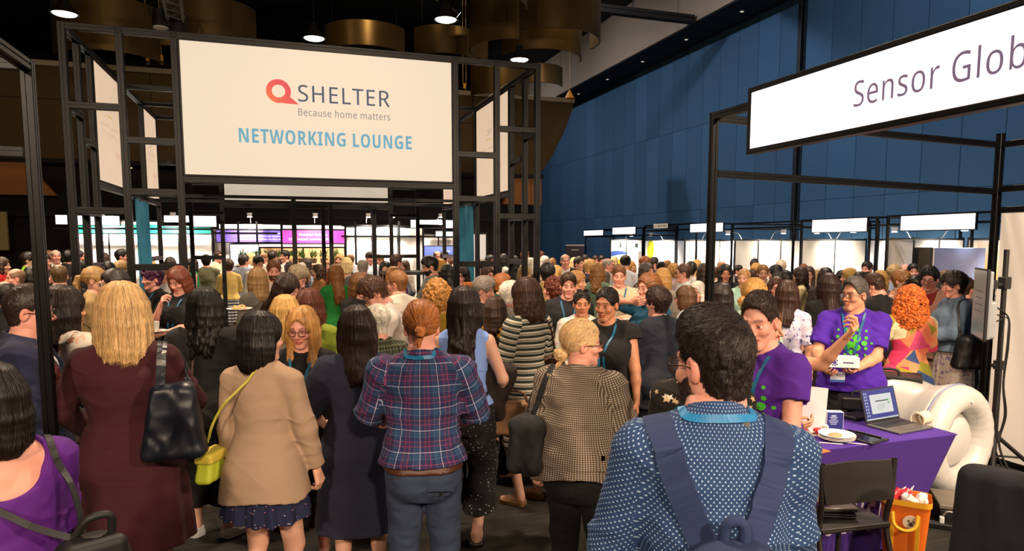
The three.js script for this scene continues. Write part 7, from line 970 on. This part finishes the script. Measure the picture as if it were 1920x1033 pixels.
// ---------------------------------------------------------------- the company's table and what is on and round it
const TT = .74, TX0 = 2.75, TX1 = 4.02, TZ0 = -3.78, TZ1 = -3.13;
{
  const t = thing('table', 'trestle table under a purple cloth printed with white lettering', 'table', [0, 0, 0]), mP = FB('#3a1a74', .85);
  put(t, 'tabletop', rbox(TX1 - TX0 - .02, .03, TZ1 - TZ0 - .02, .006, (TX0 + TX1) / 2, TT - .025, (TZ0 + TZ1) / 2), mat('#8a8478', .6)); for (const [x, z] of [[TX0 + .12, TZ0 + .1], [TX1 - .12, TZ0 + .1], [TX0 + .12, TZ1 - .1], [TX1 - .12, TZ1 - .1]]) put(t, 'leg', cyl(.016, .016, TT - .04, x, (TT - .04) / 2, z, 10), mat('#6d6c6a', .4, { metalness: .6 }));
  const tex = canvasTex(1024, 512, (g, w, h) => { g.fillStyle = '#3a1a74'; g.fillRect(0, 0, w, h); g.fillStyle = '#cfc8dc'; spread(g, 'SENS', w * .26, h * .78, h * .36, w * .3, 'bold'); g.fillStyle = '#cfc8dc'; spread(g, 'OR', w * .585, h * .74, h * .34, w * .12, 'bold'); for (let i = 0; i < 12; i++) { const a = i * .9, R = i % 3 === 0 ? 46 : 80; g.beginPath(); g.arc(w * .13 + cos(a) * R, h * .66 + sin(a) * R, i % 3 === 0 ? 20 : 11, 0, 7); g.fill(); } g.lineWidth = 26; g.strokeStyle = '#cfc8dc'; g.beginPath(); g.ellipse(w * .78, h * .5, 70, 22, -.5, 0, 5); g.stroke(); });
  const P = [], U = [], I = [], n = 150, m = 22, per = (u) => { const L = TX1 - TX0, D = TZ1 - TZ0, q = u * (2 * D + L); return q < D ? [TX0, TZ0 + q, 0, -1] : q < D + L ? [TX0 + q - D, TZ1, 1, 0] : [TX1, TZ1 - (q - D - L), 0, 1]; };
  for (let j = 0; j <= m; j++) for (let i = 0; i <= n; i++) { const u = i / n, v = j / m, [x, z, fr, sd] = per(u), q = v * v, w = (.012 * sin(u * 61) + .02 * sin(u * 23 + 1) + .012 * sin(u * 97 + v * 2)) * q + .05 * q * (abs(u - .685) < .05 ? 1 - abs(u - .685) / .05 : 0), o = .008 + .035 * q + w; const pull = v * .26 * step(TX1 - .7, TX1, x); P.push(x + sd * o - pull, TT + .004 - v * (TT - .015), z + (fr || .0) * o + (sd && abs(z - TZ1) < .02 ? o : 0) - v * .12 * step(TZ0, TZ1, z)); U.push(clamp((x - TX0) / (TX1 - TX0), 0, 1) * (fr ? 1 : 0) , 1 - v * .98); if (i && j) { const a = j * (n + 1) + i; I.push(a, a - n - 2, a - 1, a, a - n - 1, a - n - 2); } }
  const g = new THREE.BufferGeometry(); g.setAttribute('position', new THREE.Float32BufferAttribute(P, 3)); g.setAttribute('uv', new THREE.Float32BufferAttribute(U, 2)); g.setIndex(I); g.computeVertexNormals();
  const c = thing('tablecloth', 'purple tablecloth with white lettering on its front drop', 'tablecloth', [0, 0, 0]); put(c, 'drop', g, mat('#ffffff', .85, { map: tex, side: THREE.DoubleSide })); put(c, 'top_sheet', rbox(TX1 - TX0 + .016, .008, TZ1 - TZ0 + .016, .003, (TX0 + TX1) / 2, TT, (TZ0 + TZ1) / 2), FB('#43208a', .85));
}
const onT = (x, y, dy = .005) => { const p = onY(x, y, TT); return [p.x, TT + dy, p.z]; };
function laptop(pos, turn, label, open, lid, deck, draw) {
  const t = thing('laptop', label, 'laptop', pos, turn); put(t, 'base', rbox(.34, .016, .235, .006, 0, .009, .117), mat(deck, .4, { metalness: .5 })); 
  if (!open) { put(t, 'lid', rbox(.34, .01, .235, .005, 0, .023, .117), mat(lid, .35, { metalness: .5 })); return t; }
  put(t, 'keyboard', rbox(.29, .003, .1, .001, 0, .0185, .075), mat('#1c1c20', .6)); put(t, 'touchpad', rbox(.1, .002, .065, .001, 0, .018, .175), mat('#55555a', .4));
  const s = new THREE.Group(); s.name = numbered('screen_lid'); s.position.set(0, .016, .004); s.rotation.x = -open; t.add(s); put(s, 'lid', rbox(.34, .225, .008, .004, 0, .113, -.004), mat(lid, .4)); const f = new THREE.PlaneGeometry(.318, .198); f.translate(0, .117, .0008); if (draw) { const tx = canvasTex(512, 320, draw); put(s, 'screen', f, mat('#000000', .3, { emissive: new THREE.Color('#fff'), emissiveMap: tx, emissiveIntensity: .75 })); }
  return t;
}
{
  const camTurn = (x) => YAW - Math.atan((x - CX) / FOCAL);
  laptop([3.79, TT + .005, -3.47], .13, 'open laptop showing a blue desktop with a white window', .28, '#17171b', '#6c6b69', (g, w, h) => { g.fillStyle = '#2f3f9e'; g.fillRect(0, 0, w, h); g.fillStyle = '#dfe6ee'; g.fillRect(0, h * .95, w, h * .05); g.fillStyle = '#f4f6f4'; g.fillRect(w * .2, h * .17, w * .68, h * .64); g.fillStyle = '#2c3234'; g.fillRect(w * .36, h * .38, w * .36, h * .035); g.fillStyle = '#57b547'; g.fillRect(w * .7, h * .37, w * .08, h * .05); g.fillRect(w * .74, h * .46, w * .05, h * .06); g.fillStyle = '#b9bdbb'; for (let i = 0; i < 4; i++) g.fillRect(w * .38, h * (.52 + i * .05), w * (.3 - i * .04), h * .015); g.fillStyle = '#cdd4ea'; for (let i = 0; i < 16; i++) g.fillRect(w * (.03 + (i % 2) * .06), h * (.08 + (i >> 1) * .105), w * .035, h * .06); });
  { const p = onT(1513, 814), t = thing('sign_holder', 'white upright acrylic sign sheet at the end of the purple table', 'sign', p, camTurn(1513) + .1); put(t, 'sheet', (() => { const g = rbox(.2, .3, .004, .0015, 0, .15, 0); g.rotateX(-.12); g.rotateZ(-.06); return g; })(), mat('#d3c8cf', .25)); put(t, 'foot', rbox(.2, .004, .08, .0015, 0, .002, .02), mat('#cfc9cc', .3)); }
  { const p = onT(1562, 806), t = thing('box', 'small blue and white product box standing on the table', 'box', p, camTurn(1562) + .35); put(t, 'carton', rbox(.105, .12, .055, .002, 0, .06, 0), mat('#d9d9e2', .5)); put(t, 'blue_face', rbox(.1, .116, .002, .0006, .0, .06, .0275), mat('#262a78', .5)); for (let i = 0; i < 6; i++) put(t, 'text_line', rbox(i ? .06 - (i % 3) * .012 : .03, i ? .004 : .008, .001, .0003, -.01, .095 - i * .011, .029), mat('#b9bfe2', .6)); }
  { const p = onT(1568, 826), t = thing('plate', 'topmost white paper plate with an orange biscuit on the purple table', 'plate', [p[0], p[1] + .022, p[2]]); put(t, 'dish', plateGeo(), mChina); for (let i = 0; i < 3; i++) { const q = thing('plate', 'white paper plate ' + ['lowest', 'second', 'third'][i] + ' in the pile under the orange biscuit', 'plate', [p[0] + .003 * i, p[1] + .007 * i, p[2]], i, 'pile of white paper plates'); put(q, 'dish', plateGeo(), mChina); } const b = thing('biscuit', 'orange-pink biscuit on the topmost white plate', 'food', [p[0] - .01, p[1] + .03, p[2]]); put(b, 'crust', (() => { const g = new THREE.SphereGeometry(.045, 20, 12); g.scale(1, .32, .8); return g; })(), mat('#e08a66', .7)); }
  { const p = onT(1612, 822), t = thing('tablet', 'black tablet lying on the purple table', 'tablet', p, camTurn(1612) - .55); put(t, 'case', rbox(.27, .012, .18, .005, 0, .006, 0), mat('#121215', .45)); put(t, 'glass', rbox(.24, .002, .15, .0008, 0, .0125, 0), mat('#0a0a0d', .15)); put(t, 'stylus', cyl(.005, .005, .16, 0, 0, 0, 10).rotateZ(PI / 2).translate(.02, .018, -.06), mat('#1d1d20', .4)); }
  { const p = onT(1606, 785), t = thing('hard_drive', 'flat black device behind the laptop on the purple table', 'device', p, .2); put(t, 'case', rbox(.2, .03, .12, .01, 0, .015, 0), mat('#0f0f12', .4)); put(t, 'cable', tube([[.1, .015, 0], [.2, .05, .02], [.26, .01, .08]], .005, 20, 8), mat('#cfcfd2', .4)); }
  for (const [x, y, r, l] of [[1505, 812, .3, 'red-wrapped bundle of sweets with white ribbon on the table'], [1530, 813, 1.1, 'second red-wrapped bundle beside the white ribbon']]) { const p = onT(x, y), t = thing('sweet_bundle', l, 'sweets', p, r); put(t, 'wrapper', nets((a, b, c) => { const d = ell(a, b, c, 0, .022, 0, .05, .026, .03); return smin(d, ell(abs(a), b, c, .062, .022, 0, .02, .02 + .01 * sin(c * 300), .022), .01) + .003 * noise(a * 90, b * 90, c * 90); }, [-.1, -.005, -.06], [.1, .06, .06], .004), mat('#b3161a', .35)); put(t, 'ribbon', tube([[-.02, .05, .02], [-.045, .06, .05], [-.01, .02, .06], [.03, .012, .07], [.05, .03, .05], [.02, .05, .02], [.0, .05, .0]], .008, 40, 8), mat('#e2ddd8', .5)); }
  { const p = onT(1500, 842), t = thing('clipboard', 'orange-brown clipboard at the corner of the purple table', 'clipboard', p, .15); put(t, 'board', rbox(.2, .006, .26, .002, 0, .003, 0), mat('#b0622a', .6)); put(t, 'clip', rbox(.09, .012, .03, .004, 0, .01, -.11), mat('#b9b9bc', .3, { metalness: .7 })); put(t, 'pen', cyl(.005, .005, .14, 0, 0, 0, 10).rotateX(PI / 2).rotateY(.8).translate(.03, .012, .03), mat('#c9a07a', .5)); }
  for (const [x, y, r, l] of [[1558, 834, -.6, 'thin silver pen in front of the paper plates'], [1601, 834, -.8, 'second thin pen nearer the tablet']]) { const p = onT(x, y, .009), t = thing('pen', l, 'pen', p, r); put(t, 'barrel', cyl(.004, .004, .13, 0, 0, 0, 10).rotateZ(PI / 2), mat('#c2b6c8', .3)); put(t, 'tip', new THREE.ConeGeometry(.004, .012, 10).rotateZ(-PI / 2).translate(.071, 0, 0), mat('#4a4450', .3)); }
  { const p = onT(1728, 797, .047), t = thing('paper_cup', 'cream paper cup lying on its side by the laptop', 'cup', p, camTurn(1728) - .5); const g = cyl(.036, .046, .1, 0, 0, 0, 28, true); g.rotateX(PI / 2); put(t, 'wall', g, mat('#dcc9ae', .7, { side: THREE.DoubleSide })); put(t, 'rim', new THREE.TorusGeometry(.046, .004, 8, 28).translate(0, 0, .05), mat('#e8dac2', .6)); put(t, 'inside', cyl(.036, .036, .004, 0, 0, 0, 24).rotateX(PI / 2).translate(0, 0, -.04), mat('#efe3cd', .7)); }
  // the chair with its back to the camera
  const a = onY(1541, 872, .8), b = onY(1677, 861, .8), mid = a.clone().lerp(b, .5), turn = atan2(-(b.z - a.z), b.x - a.x), wch = a.distanceTo(b), mC = mat('#191310', .55), c = thing('chair', 'dark brown plastic chair with its back to the camera by the purple table', 'chair', [mid.x, 0, mid.z], turn), hw = wch / 2;
  const bend = (g, k) => { const p = g.attributes.position; for (let i = 0; i < p.count; i++) { const x = p.getX(i); p.setZ(i, p.getZ(i) - k * (1 - (x / hw) ** 2) * .045); } g.computeVertexNormals(); return g; };
  put(c, 'backrest', bend((() => { const g = new THREE.BoxGeometry(wch, .2, .016, 24, 8, 1), p = g.attributes.position; for (let i = 0; i < p.count; i++) { const x = p.getX(i), y = p.getY(i); p.setXYZ(i, x * (1 - (y < 0 ? -y * .9 : 0)), y + .69 + (y > 0 ? .012 * (x / hw) ** 4 : -.02 * (1 - (x / hw) ** 2)), p.getZ(i) - (y - .1) * .12); } return g; })(), 1), mC);
  for (const s of [-1, 1]) { put(c, 'leg', tube([[s * hw, .805, .0], [s * hw * .96, .6, .0], [s * hw * .93, .45, -.02], [s * hw, .2, .04], [s * (hw + .02), .0, .075]], .0155, 24, 10), mC); put(c, 'leg', tube([[s * hw * .93, .44, -.38], [s * (hw + .01), .2, -.41], [s * (hw + .02), 0, -.43]], .015, 14, 10), mC); }
  put(c, 'seat', bend(rbox(wch * .98, .022, .42, .01, 0, .445, -.2, 6), -.2), mC); for (const s of [-1, 1]) put(c, 'seat_rail', tube([[s * hw * .93, .435, 0], [s * hw * .93, .435, -.39]], .013, 4, 8), mC); put(c, 'seat_rail', tube([[-hw * .93, .435, .0], [hw * .93, .435, .0]], .013, 4, 8), mC);
  c.updateMatrixWorld(true); const sp = c.localToWorld(new THREE.Vector3(-.03, .458, -.33)), s2 = c.localToWorld(new THREE.Vector3(-.05, .49, -.33)); laptop([sp.x, sp.y, sp.z], turn - .35, 'black laptop underneath the silver one on the chair seat', 0, '#141418', '#101013'); laptop([s2.x, s2.y, s2.z], turn - .2, 'closed silver-grey laptop on top on the chair seat', 0, '#8f8577', '#1c1b1a');
  // the orange cooler bag
  { const q0 = onZ(1697, 960, -2.98), p = q0, t = thing('cooler_bag', 'orange and yellow soft cooler bag on the floor by the chair', 'bag', [p.x, 0, p.z], camTurn(1690)); const w0 = .1, w1 = .13, h = .46, S = (k) => { const s = new THREE.Shape(), q = k, r = .05; s.moveTo(-q + r, -q * .8); s.lineTo(q - r, -q * .8); s.quadraticCurveTo(q, -q * .8, q, -q * .8 + r); s.lineTo(q, q * .8 - r); s.quadraticCurveTo(q, q * .8, q - r, q * .8); s.lineTo(-q + r, q * .8); s.quadraticCurveTo(-q, q * .8, -q, q * .8 - r); s.lineTo(-q, -q * .8 + r); s.quadraticCurveTo(-q, -q * .8, -q + r, -q * .8); return s.getPoints(8); };
    const wall = (k0, k1, y0, y1) => { const A = S(k0), B = S(k1), P = [], I = []; A.forEach((q, i) => { P.push(q.x, y0, q.y, B[i].x, y1, B[i].y); if (i) { const a = i * 2; I.push(a - 2, a - 1, a, a, a - 1, a + 1); } }); const g = new THREE.BufferGeometry(); g.setAttribute('position', new THREE.Float32BufferAttribute(P, 3)); g.setIndex(I); g.computeVertexNormals(); return g; };
    const O = mat('#d9690f', .6, { side: THREE.DoubleSide }), Yl = mat('#e0a01a', .6, { side: THREE.DoubleSide }); put(t, 'wall', wall(w0, w1, .004, h), O); put(t, 'floor_panel', rbox(w0 * 1.9, .008, w0 * 1.5, .003, 0, .006, 0), O); put(t, 'binding', wall(w1 + .004, w1 + .004, h - .03, h + .004), Yl); put(t, 'binding', wall(w0 + .003, w0 + .004, .0, .018), Yl);
    for (const x of [-.065, .065]) put(t, 'handle_strap', rbox(.024, .38, .006, .002, x, .2, .095).rotateX(.06), Yl); put(t, 'handle', tube([[-.065, .39, .112], [-.05, .32, .14], [.0, .3, .15], [.05, .32, .14], [.065, .39, .112]], .01, 24, 8), Yl); put(t, 'round_mark', cyl(.042, .042, .003, 0, 0, 0, 28).rotateX(PI / 2 + .06).translate(.03, .34, .11), mat('#d8cdb8', .6)); put(t, 'face_print', join([[-.012, .008, .006], [.014, .006, .006], [.0, -.01, .012]].map(([a, q, r]) => { const g = new THREE.CircleGeometry(r, 14); g.rotateX(.085 - .17); g.translate(.03 + a, .34 + q, .113); return g; })), mat('#3a302a', .6));
    for (const [i, c2, n] of [[0, '#a3242c', 'red packet'], [1, '#cfcac6', 'silver packet'], [2, '#c23038', 'crumpled red wrapper'], [3, '#e2dcd6', 'clear-white bag']]) { const q = thing('snack_packet', n + ' poking out of the orange cooler bag', 'packet', t.localToWorld(new THREE.Vector3([-.07, .02, -.02, .08][i], h - .02, [.02, .04, -.05, -.02][i])).toArray(), i * 1.3); put(q, 'foil', nets((x, y, z) => rb(x, y, z, .05, .04, .03, .025) + .012 * noise(x * 40 + i * 9, y * 40, z * 40), [-.08, -.07, -.06], [.08, .07, .06], .006), mat(c2, .25)); } }
  // the white inflatable
  { const p = onY(1788, 928, 0), dir = ray(1788, 800), va = atan2(-dir.x, -dir.z), R = .43, t = thing('inflatable', 'large white inflatable roll with a ringed end beside the table', 'inflatable', [p.x, R + .005, p.z - .02], va + 1.08), Lp = []; 
    const mW = mat('#bfbdba', .35, { clearcoat: .3, clearcoatRoughness: .4 }); const seg = (o) => { const g = new THREE.LatheGeometry(o.map((q) => new THREE.Vector2(...q)), 64); g.rotateX(PI / 2); return g; };
    const ring = new THREE.TorusGeometry(R - .105, .105, 24, 72), rp = ring.attributes.position; for (let i = 0; i < rp.count; i++) { const x = rp.getX(i), y = rp.getY(i), z = rp.getZ(i), a = atan2(y, x), k = 1 + .018 * sin(a * 26) * (z > 0 ? 1 : .3); const r = hypot(x, y), d = r - (R - .105); rp.setXYZ(i, cos(a) * (R - .105 + d * k), sin(a) * (R - .105 + d * k), z * k); } ring.computeVertexNormals(); put(t, 'end_ring', ring, mW); put(t, 'end_disc', seg([[.001, .055], [.1, .05], [.16, .035], [.2, .0], [.235, -.04]]), mW); put(t, 'seam', new THREE.TorusGeometry(R + .003, .004, 8, 72).translate(0, 0, -.02), mat('#8d94c4', .5));
    put(t, 'barrel', seg([[.25, -.04], [R - .01, -.02], [R - .005, -.06], [R - .035, -.16], [R - .045, -.24], [R - .02, -.33], [R + .0, -.44], [R - .01, -.56], [R - .09, -.66], [.2, -.7], [.001, -.69]]), mW); put(t, 'valve', cyl(.012, .014, .02, 0, 0, 0, 14).rotateX(PI / 2).translate(0, R - .11, .105), mat('#c9c6c2', .4)); }
  // monitor on its tripod
  { const p = onY(1858, 898, 0), t = thing('monitor_stand', 'black tripod pole with cables in front of the white booth wall', 'stand', [p.x, 0, p.z], 0), mK = mat('#0f0f11', .45), h = 1.9; put(t, 'pole', cyl(.02, .02, h - .9, 0, .9 + (h - .9) / 2, 0, 14), mK); put(t, 'pole', cyl(.026, .026, .95, 0, .5, 0, 14), mK); put(t, 'collar', cyl(.04, .04, .07, 0, .96, 0, 14), mK); put(t, 'collar', cyl(.045, .045, .09, 0, .36, 0, 14), mK); put(t, 'knob', cyl(.016, .016, .05, 0, 0, 0, 12).rotateZ(PI / 2).translate(-.055, .96, 0), mK);
    for (const a of [2.5, 4.6, .45]) { const l = put(t, 'leg', tube([[cos(a) * .03, .36, sin(a) * .03], [cos(a) * .42, .02, sin(a) * .42]], .017, 3, 10), mK); put(l, 'rubber_foot', new THREE.SphereGeometry(.024, 12, 10).translate(cos(a) * .43, .024, sin(a) * .43), mat('#080808', .8)); put(l, 'brace', tube([[0, .2, 0], [cos(a) * .22, .19, sin(a) * .22]], .009, 3, 8), mK); }
    for (const [x, k] of [[.03, 1], [-.028, 2], [.02, 3]]) put(t, 'cable', tube([[-.1, 1.5 - k * .06, .02], [x, 1.35, .03], [x * 1.5, 1.1 + k * .03, .035], [x, .8, .03], [x * 2, .55, .045], [x, .3, .03], [x + .06, .02, .12]], .006, 60, 6), mK);
    put(t, 'arm', rbox(.2, .03, .04, .008, -.1, 1.62, 0), mK); put(t, 'clamp', rbox(.07, .1, .07, .01, 0, 1.63, 0), mK); put(t, 'joint', cyl(.025, .025, .07, -.12, 1.62, 0, 14), mK);
    const q = thing('monitor', 'slim monitor seen nearly edge-on on the tripod pole', 'monitor', [p.x - .24, 1.47, p.z - .01], -2.32); put(q, 'bezel', rbox(.5, .56, .022, .006, 0, 0, 0), mat('#18181b', .4)); put(q, 'back_cover', rbox(.47, .53, .03, .012, 0, 0, -.022), mat('#a3a6aa', .35, { metalness: .4 })); put(q, 'rear_housing', rbox(.3, .3, .06, .025, 0, -.12, -.06), mat('#8f9296', .4)); put(q, 'mount_plate', rbox(.1, .1, .02, .004, 0, .13, -.05), mat('#2a2a2c', .4)); const f = new THREE.PlaneGeometry(.47, .53); f.translate(0, 0, .0118); put(q, 'screen', f, mat('#000000', .2, { emissive: new THREE.Color('#fff'), emissiveIntensity: .34, emissiveMap: canvasTex(256, 288, (g, w, h2) => { g.fillStyle = '#9c988a'; g.fillRect(0, 0, w, h2); g.fillStyle = '#55524c'; for (let i = 0; i < 4; i++) g.fillRect(w * .2, h2 * (.3 + i * .1), w * .6, 5); }) })); }
  // cases, power strip, covered chair
  { const p = onY(1795, 930, .14), t = thing('storage_case', 'flat black storage case on the floor in front of the inflatable', 'case', [p.x + .05, 0, p.z + .1], camTurn(1795) + .2); put(t, 'case_body', rbox(.5, .1, .34, .01, 0, .05, 0), mat('#0e0e10', .5)); put(t, 'lid', rbox(.51, .035, .35, .01, 0, .12, 0), mat('#6a6157', .5)); put(t, 'latch', rbox(.05, .03, .012, .003, -.12, .1, .176), mat('#8a8a8a', .3, { metalness: .7 })); put(t, 'latch', rbox(.05, .03, .012, .003, .12, .1, .176), mat('#8a8a8a', .3, { metalness: .7 })); }
  { const p = onY(1765, 985, .02), t = thing('power_strip', 'black power strip with white plugs on the dark carpet', 'power strip', [p.x, 0, p.z], camTurn(1765) + .1); put(t, 'strip_body', rbox(.26, .04, .06, .01, 0, .02, 0), mat('#0d0d0f', .5)); for (const x of [-.09, .0]) put(t, 'plug', rbox(.03, .05, .03, .008, x, .06, 0), mat('#d8d6d2', .4)); put(t, 'cable', tube([[0, .08, 0], [.03, .13, .02], [.08, .12, .03], [.1, .04, .03], [.16, .012, .05], [.26, .01, .0]], .006, 40, 8), mat('#b9b7b4', .4)); put(t, 'cable', tube([[.13, .02, 0], [.24, .012, .06], [.4, .012, .02]], .006, 20, 8), mat('#101012', .5)); }
  { const p = at(1905, 865, 3.05), t = thing('covered_chair', 'chair back covered in dark navy cloth at the edge of the booth', 'chair', [p.x + .06, 0, p.z], camTurn(1905) - .2); put(t, 'cloth_cover', nets((x, y, z) => { const k = 1 + .1 * (1 - y / .9); return rb(x, y - .44, z, .25 * k, .475, .07 + .12 * (1 - y / .95), .06) + .01 * noise(x * 12, y * 5, z * 12) + .004 * noise(x * 30, y * 12, z * 30); }, [-.36, .0, -.3], [.36, .96, .3], .012), FB('#0b0b16', .95)); for (const x of [-.2, .2]) put(t, 'leg', cyl(.012, .012, .1, x, .05, .1, 10), mat('#222', .4)); }
  { const p = at(1668, 703, 5.7), t = thing('equipment_case', 'black equipment case with silver edging behind the laptop', 'case', [p.x, 0, p.z], camTurn(1675)); put(t, 'case_body', rbox(.46, .7, .26, .012, 0, .35, 0), mat('#0e0e10', .5)); put(t, 'lid', rbox(.47, .16, .27, .012, 0, .79, 0), mat('#141416', .45)); put(t, 'edge_trim', rbox(.475, .015, .275, .004, 0, .705, 0), mat('#8c8c90', .3, { metalness: .7 })); for (const x of [-.14, .14]) put(t, 'latch', rbox(.05, .06, .015, .004, x, .7, .138), mat('#9a9a9e', .3, { metalness: .7 })); put(t, 'handle', tube([[-.07, .87, .05], [-.06, .905, .05], [.06, .905, .05], [.07, .87, .05]], .011, 20, 8), mat('#1c1c1e', .5)); }
  { const p = onY(1618, 772, TT), t = thing('carry_case', 'small black carry case on the purple table behind the laptop', 'case', [p.x + .02, TT + .005, p.z - .06], camTurn(1618) + .2); put(t, 'case_body', rbox(.26, .1, .16, .02, 0, .05, 0), mat('#0c0c0e', .5)); put(t, 'handle', tube([[-.05, .1, 0], [-.04, .125, 0], [.04, .125, 0], [.05, .1, 0]], .008, 14, 8), mat('#151517', .5)); }
  { const p = at(1522, 625, 8.3), t = thing('road_case', 'black road case on castors with a metal edge behind the purple T-shirts', 'case', [p.x, 0, p.z], camTurn(1522) + .15); put(t, 'case_body', rbox(.62, .78, .5, .012, 0, .5, 0), mat('#0d0d0f', .5)); for (const y of [.12, .89]) put(t, 'edge_trim', rbox(.63, .025, .51, .005, 0, y, 0), mat('#8a8578', .35, { metalness: .7 })); for (const x of [-.31, .31]) put(t, 'edge_trim', rbox(.022, .78, .51, .004, x, .5, 0), mat('#8a8578', .35, { metalness: .7 })); for (const x of [-.24, .24]) for (const z of [-.18, .18]) put(t, 'castor', new THREE.TorusGeometry(.035, .017, 10, 18).rotateY(PI / 2).translate(x, .052, z), mat('#1a1a1a', .6)); const b = thing('bottle', 'small bottle standing on the black road case', 'bottle', [p.x - .1, .905, p.z + .05]); put(b, 'glass', new THREE.LatheGeometry([[.001, 0], [.03, 0], [.031, .12], [.013, .17], [.013, .21], [.001, .21]].map((q) => new THREE.Vector2(...q)), 18), mat('#7d7a6c', .15)); const n = thing('napkin', 'crumpled white napkin on the black road case', 'napkin', [p.x + .02, .905, p.z + .1]); put(n, 'paper', nets((x, y, z) => ell(x, y, z, 0, .015, 0, .08, .03, .06) + .016 * noise(x * 30, y * 30, z * 30), [-.11, -.005, -.09], [.11, .06, .09], .007), mat('#d2ccc0', .8)); }
  { const p = at(1505, 552, 11.3), t = thing('bar_counter', 'curved black bar counter in front of the cream panels', 'counter', [p.x, 0, p.z], camTurn(1505)); const arc = (r, h, d) => { const s = new THREE.Shape(); s.absarc(0, 0, r, .35, PI - .35, false); s.absarc(0, 0, r - d, PI - .35, .35, true); s.closePath(); const g = new THREE.ExtrudeGeometry(s, { depth: h, curveSegments: 40, bevelEnabled: true, bevelSize: .008, bevelThickness: .008, bevelSegments: 2 }); g.rotateX(PI / 2); g.scale(1, 1, 1); g.translate(0, 0, -.55); return g; }; put(t, 'counter_front', arc(.72, 1.05, .3).translate(0, 1.06, 0), mat('#0b0b0d', .35)); put(t, 'counter_top', arc(.76, .04, .38).translate(0, 1.11, 0), mat('#1b1a1b', .3));
    for (const [x, z, l] of [[-.35, .02, 'white plate stack on the curved black bar near the cream blouse'], [.28, .08, 'white plate on the curved black bar beside the laughing woman']]) { const q = thing('plate', l, 'plate', t.localToWorld(new THREE.Vector3(x, 1.115, z - .02)).toArray()); put(q, 'dish', plateGeo(), mChina); put(q, 'food', new THREE.SphereGeometry(.04, 16, 10).scale(1, .5, 1).translate(0, .02, 0), mat('#b08a5a', .8)); } }
  { const p = at(606, 563, 9.6), t = thing('bar_table', 'tall bar table with a timber top in the lounge', 'table', [p.x, 0, p.z], .1); put(t, 'tabletop', rbox(.72, .045, .72, .008, -.16, p.y, -.2), mat('#b9854e', .5)); put(t, 'table_body', rbox(.62, p.y - .03, .62, .01, -.16, (p.y - .03) / 2, -.2), mat('#0f0f11', .5)); const q = thing('plate', 'white plate on the timber bar table', 'plate', [p.x - .2, p.y + .025, p.z + .0]); put(q, 'dish', plateGeo(), mChina); }
  { const p = at(775, 512, 10.6), t = thing('bar_table', 'black-topped bar table in front of the black-bearded man', 'table', [p.x, 0, p.z], 0); put(t, 'tabletop', rbox(.9, .05, .6, .008, 0, p.y, -.2), mat('#121214', .4)); for (const x of [-.38, .38]) for (const z of [-.42, .02]) put(t, 'leg', rbox(.045, p.y, .045, .006, x, p.y / 2, z), mAlu); }
  { const p = at(893, 546, 7.15), t = thing('chair', 'orange timber bar chair back beside the sky-blue curtain', 'chair', [p.x, 0, p.z], .5); put(t, 'backrest', rbox(.36, .24, .03, .012, 0, p.y - .02, 0), mat('#b5652a', .5)); put(t, 'seat', rbox(.38, .035, .36, .012, 0, .76, .18), mat('#b5652a', .5)); for (const x of [-.16, .16]) { put(t, 'leg', rbox(.03, p.y - .1, .03, .005, x, (p.y - .1) / 2, .0), mAlu); put(t, 'leg', rbox(.03, .75, .03, .005, x, .375, .34), mAlu); } }
  { const p = at(336, 868, 4.95), t = thing('bag', 'plain red bag in the gap between the burgundy dress and black clothes', 'bag', [p.x, .02, p.z], .3); put(t, 'bag_body', nets((x, y, z) => rb(x, y - .2, z, .11, .2, .06, .02) + .006 * noise(x * 14, y * 14, z * 14), [-.15, -.04, -.1], [.15, .44, .1], .01), FB('#a80f18', .7)); put(t, 'handle', tube([[-.06, .38, 0], [-.05, .54, 0], [.05, .54, 0], [.06, .38, 0]], .008, 20, 8), FB('#8a0d14', .7)); }
  { const p = at(449, 582, 5.9), t = thing('plate', 'white plate of food held out below the long dark brown hair', 'plate', [p.x, p.y, p.z]); put(t, 'dish', plateGeo(), mChina); put(t, 'food', nets((x, y, z) => ell(x, y, z, 0, .02, 0, .06, .025, .05) + .012 * noise(x * 50, y * 50, z * 50), [-.09, -.01, -.08], [.09, .06, .08], .006), mat('#c9a06a', .8)); }
}
renderer.render(scene, camera);
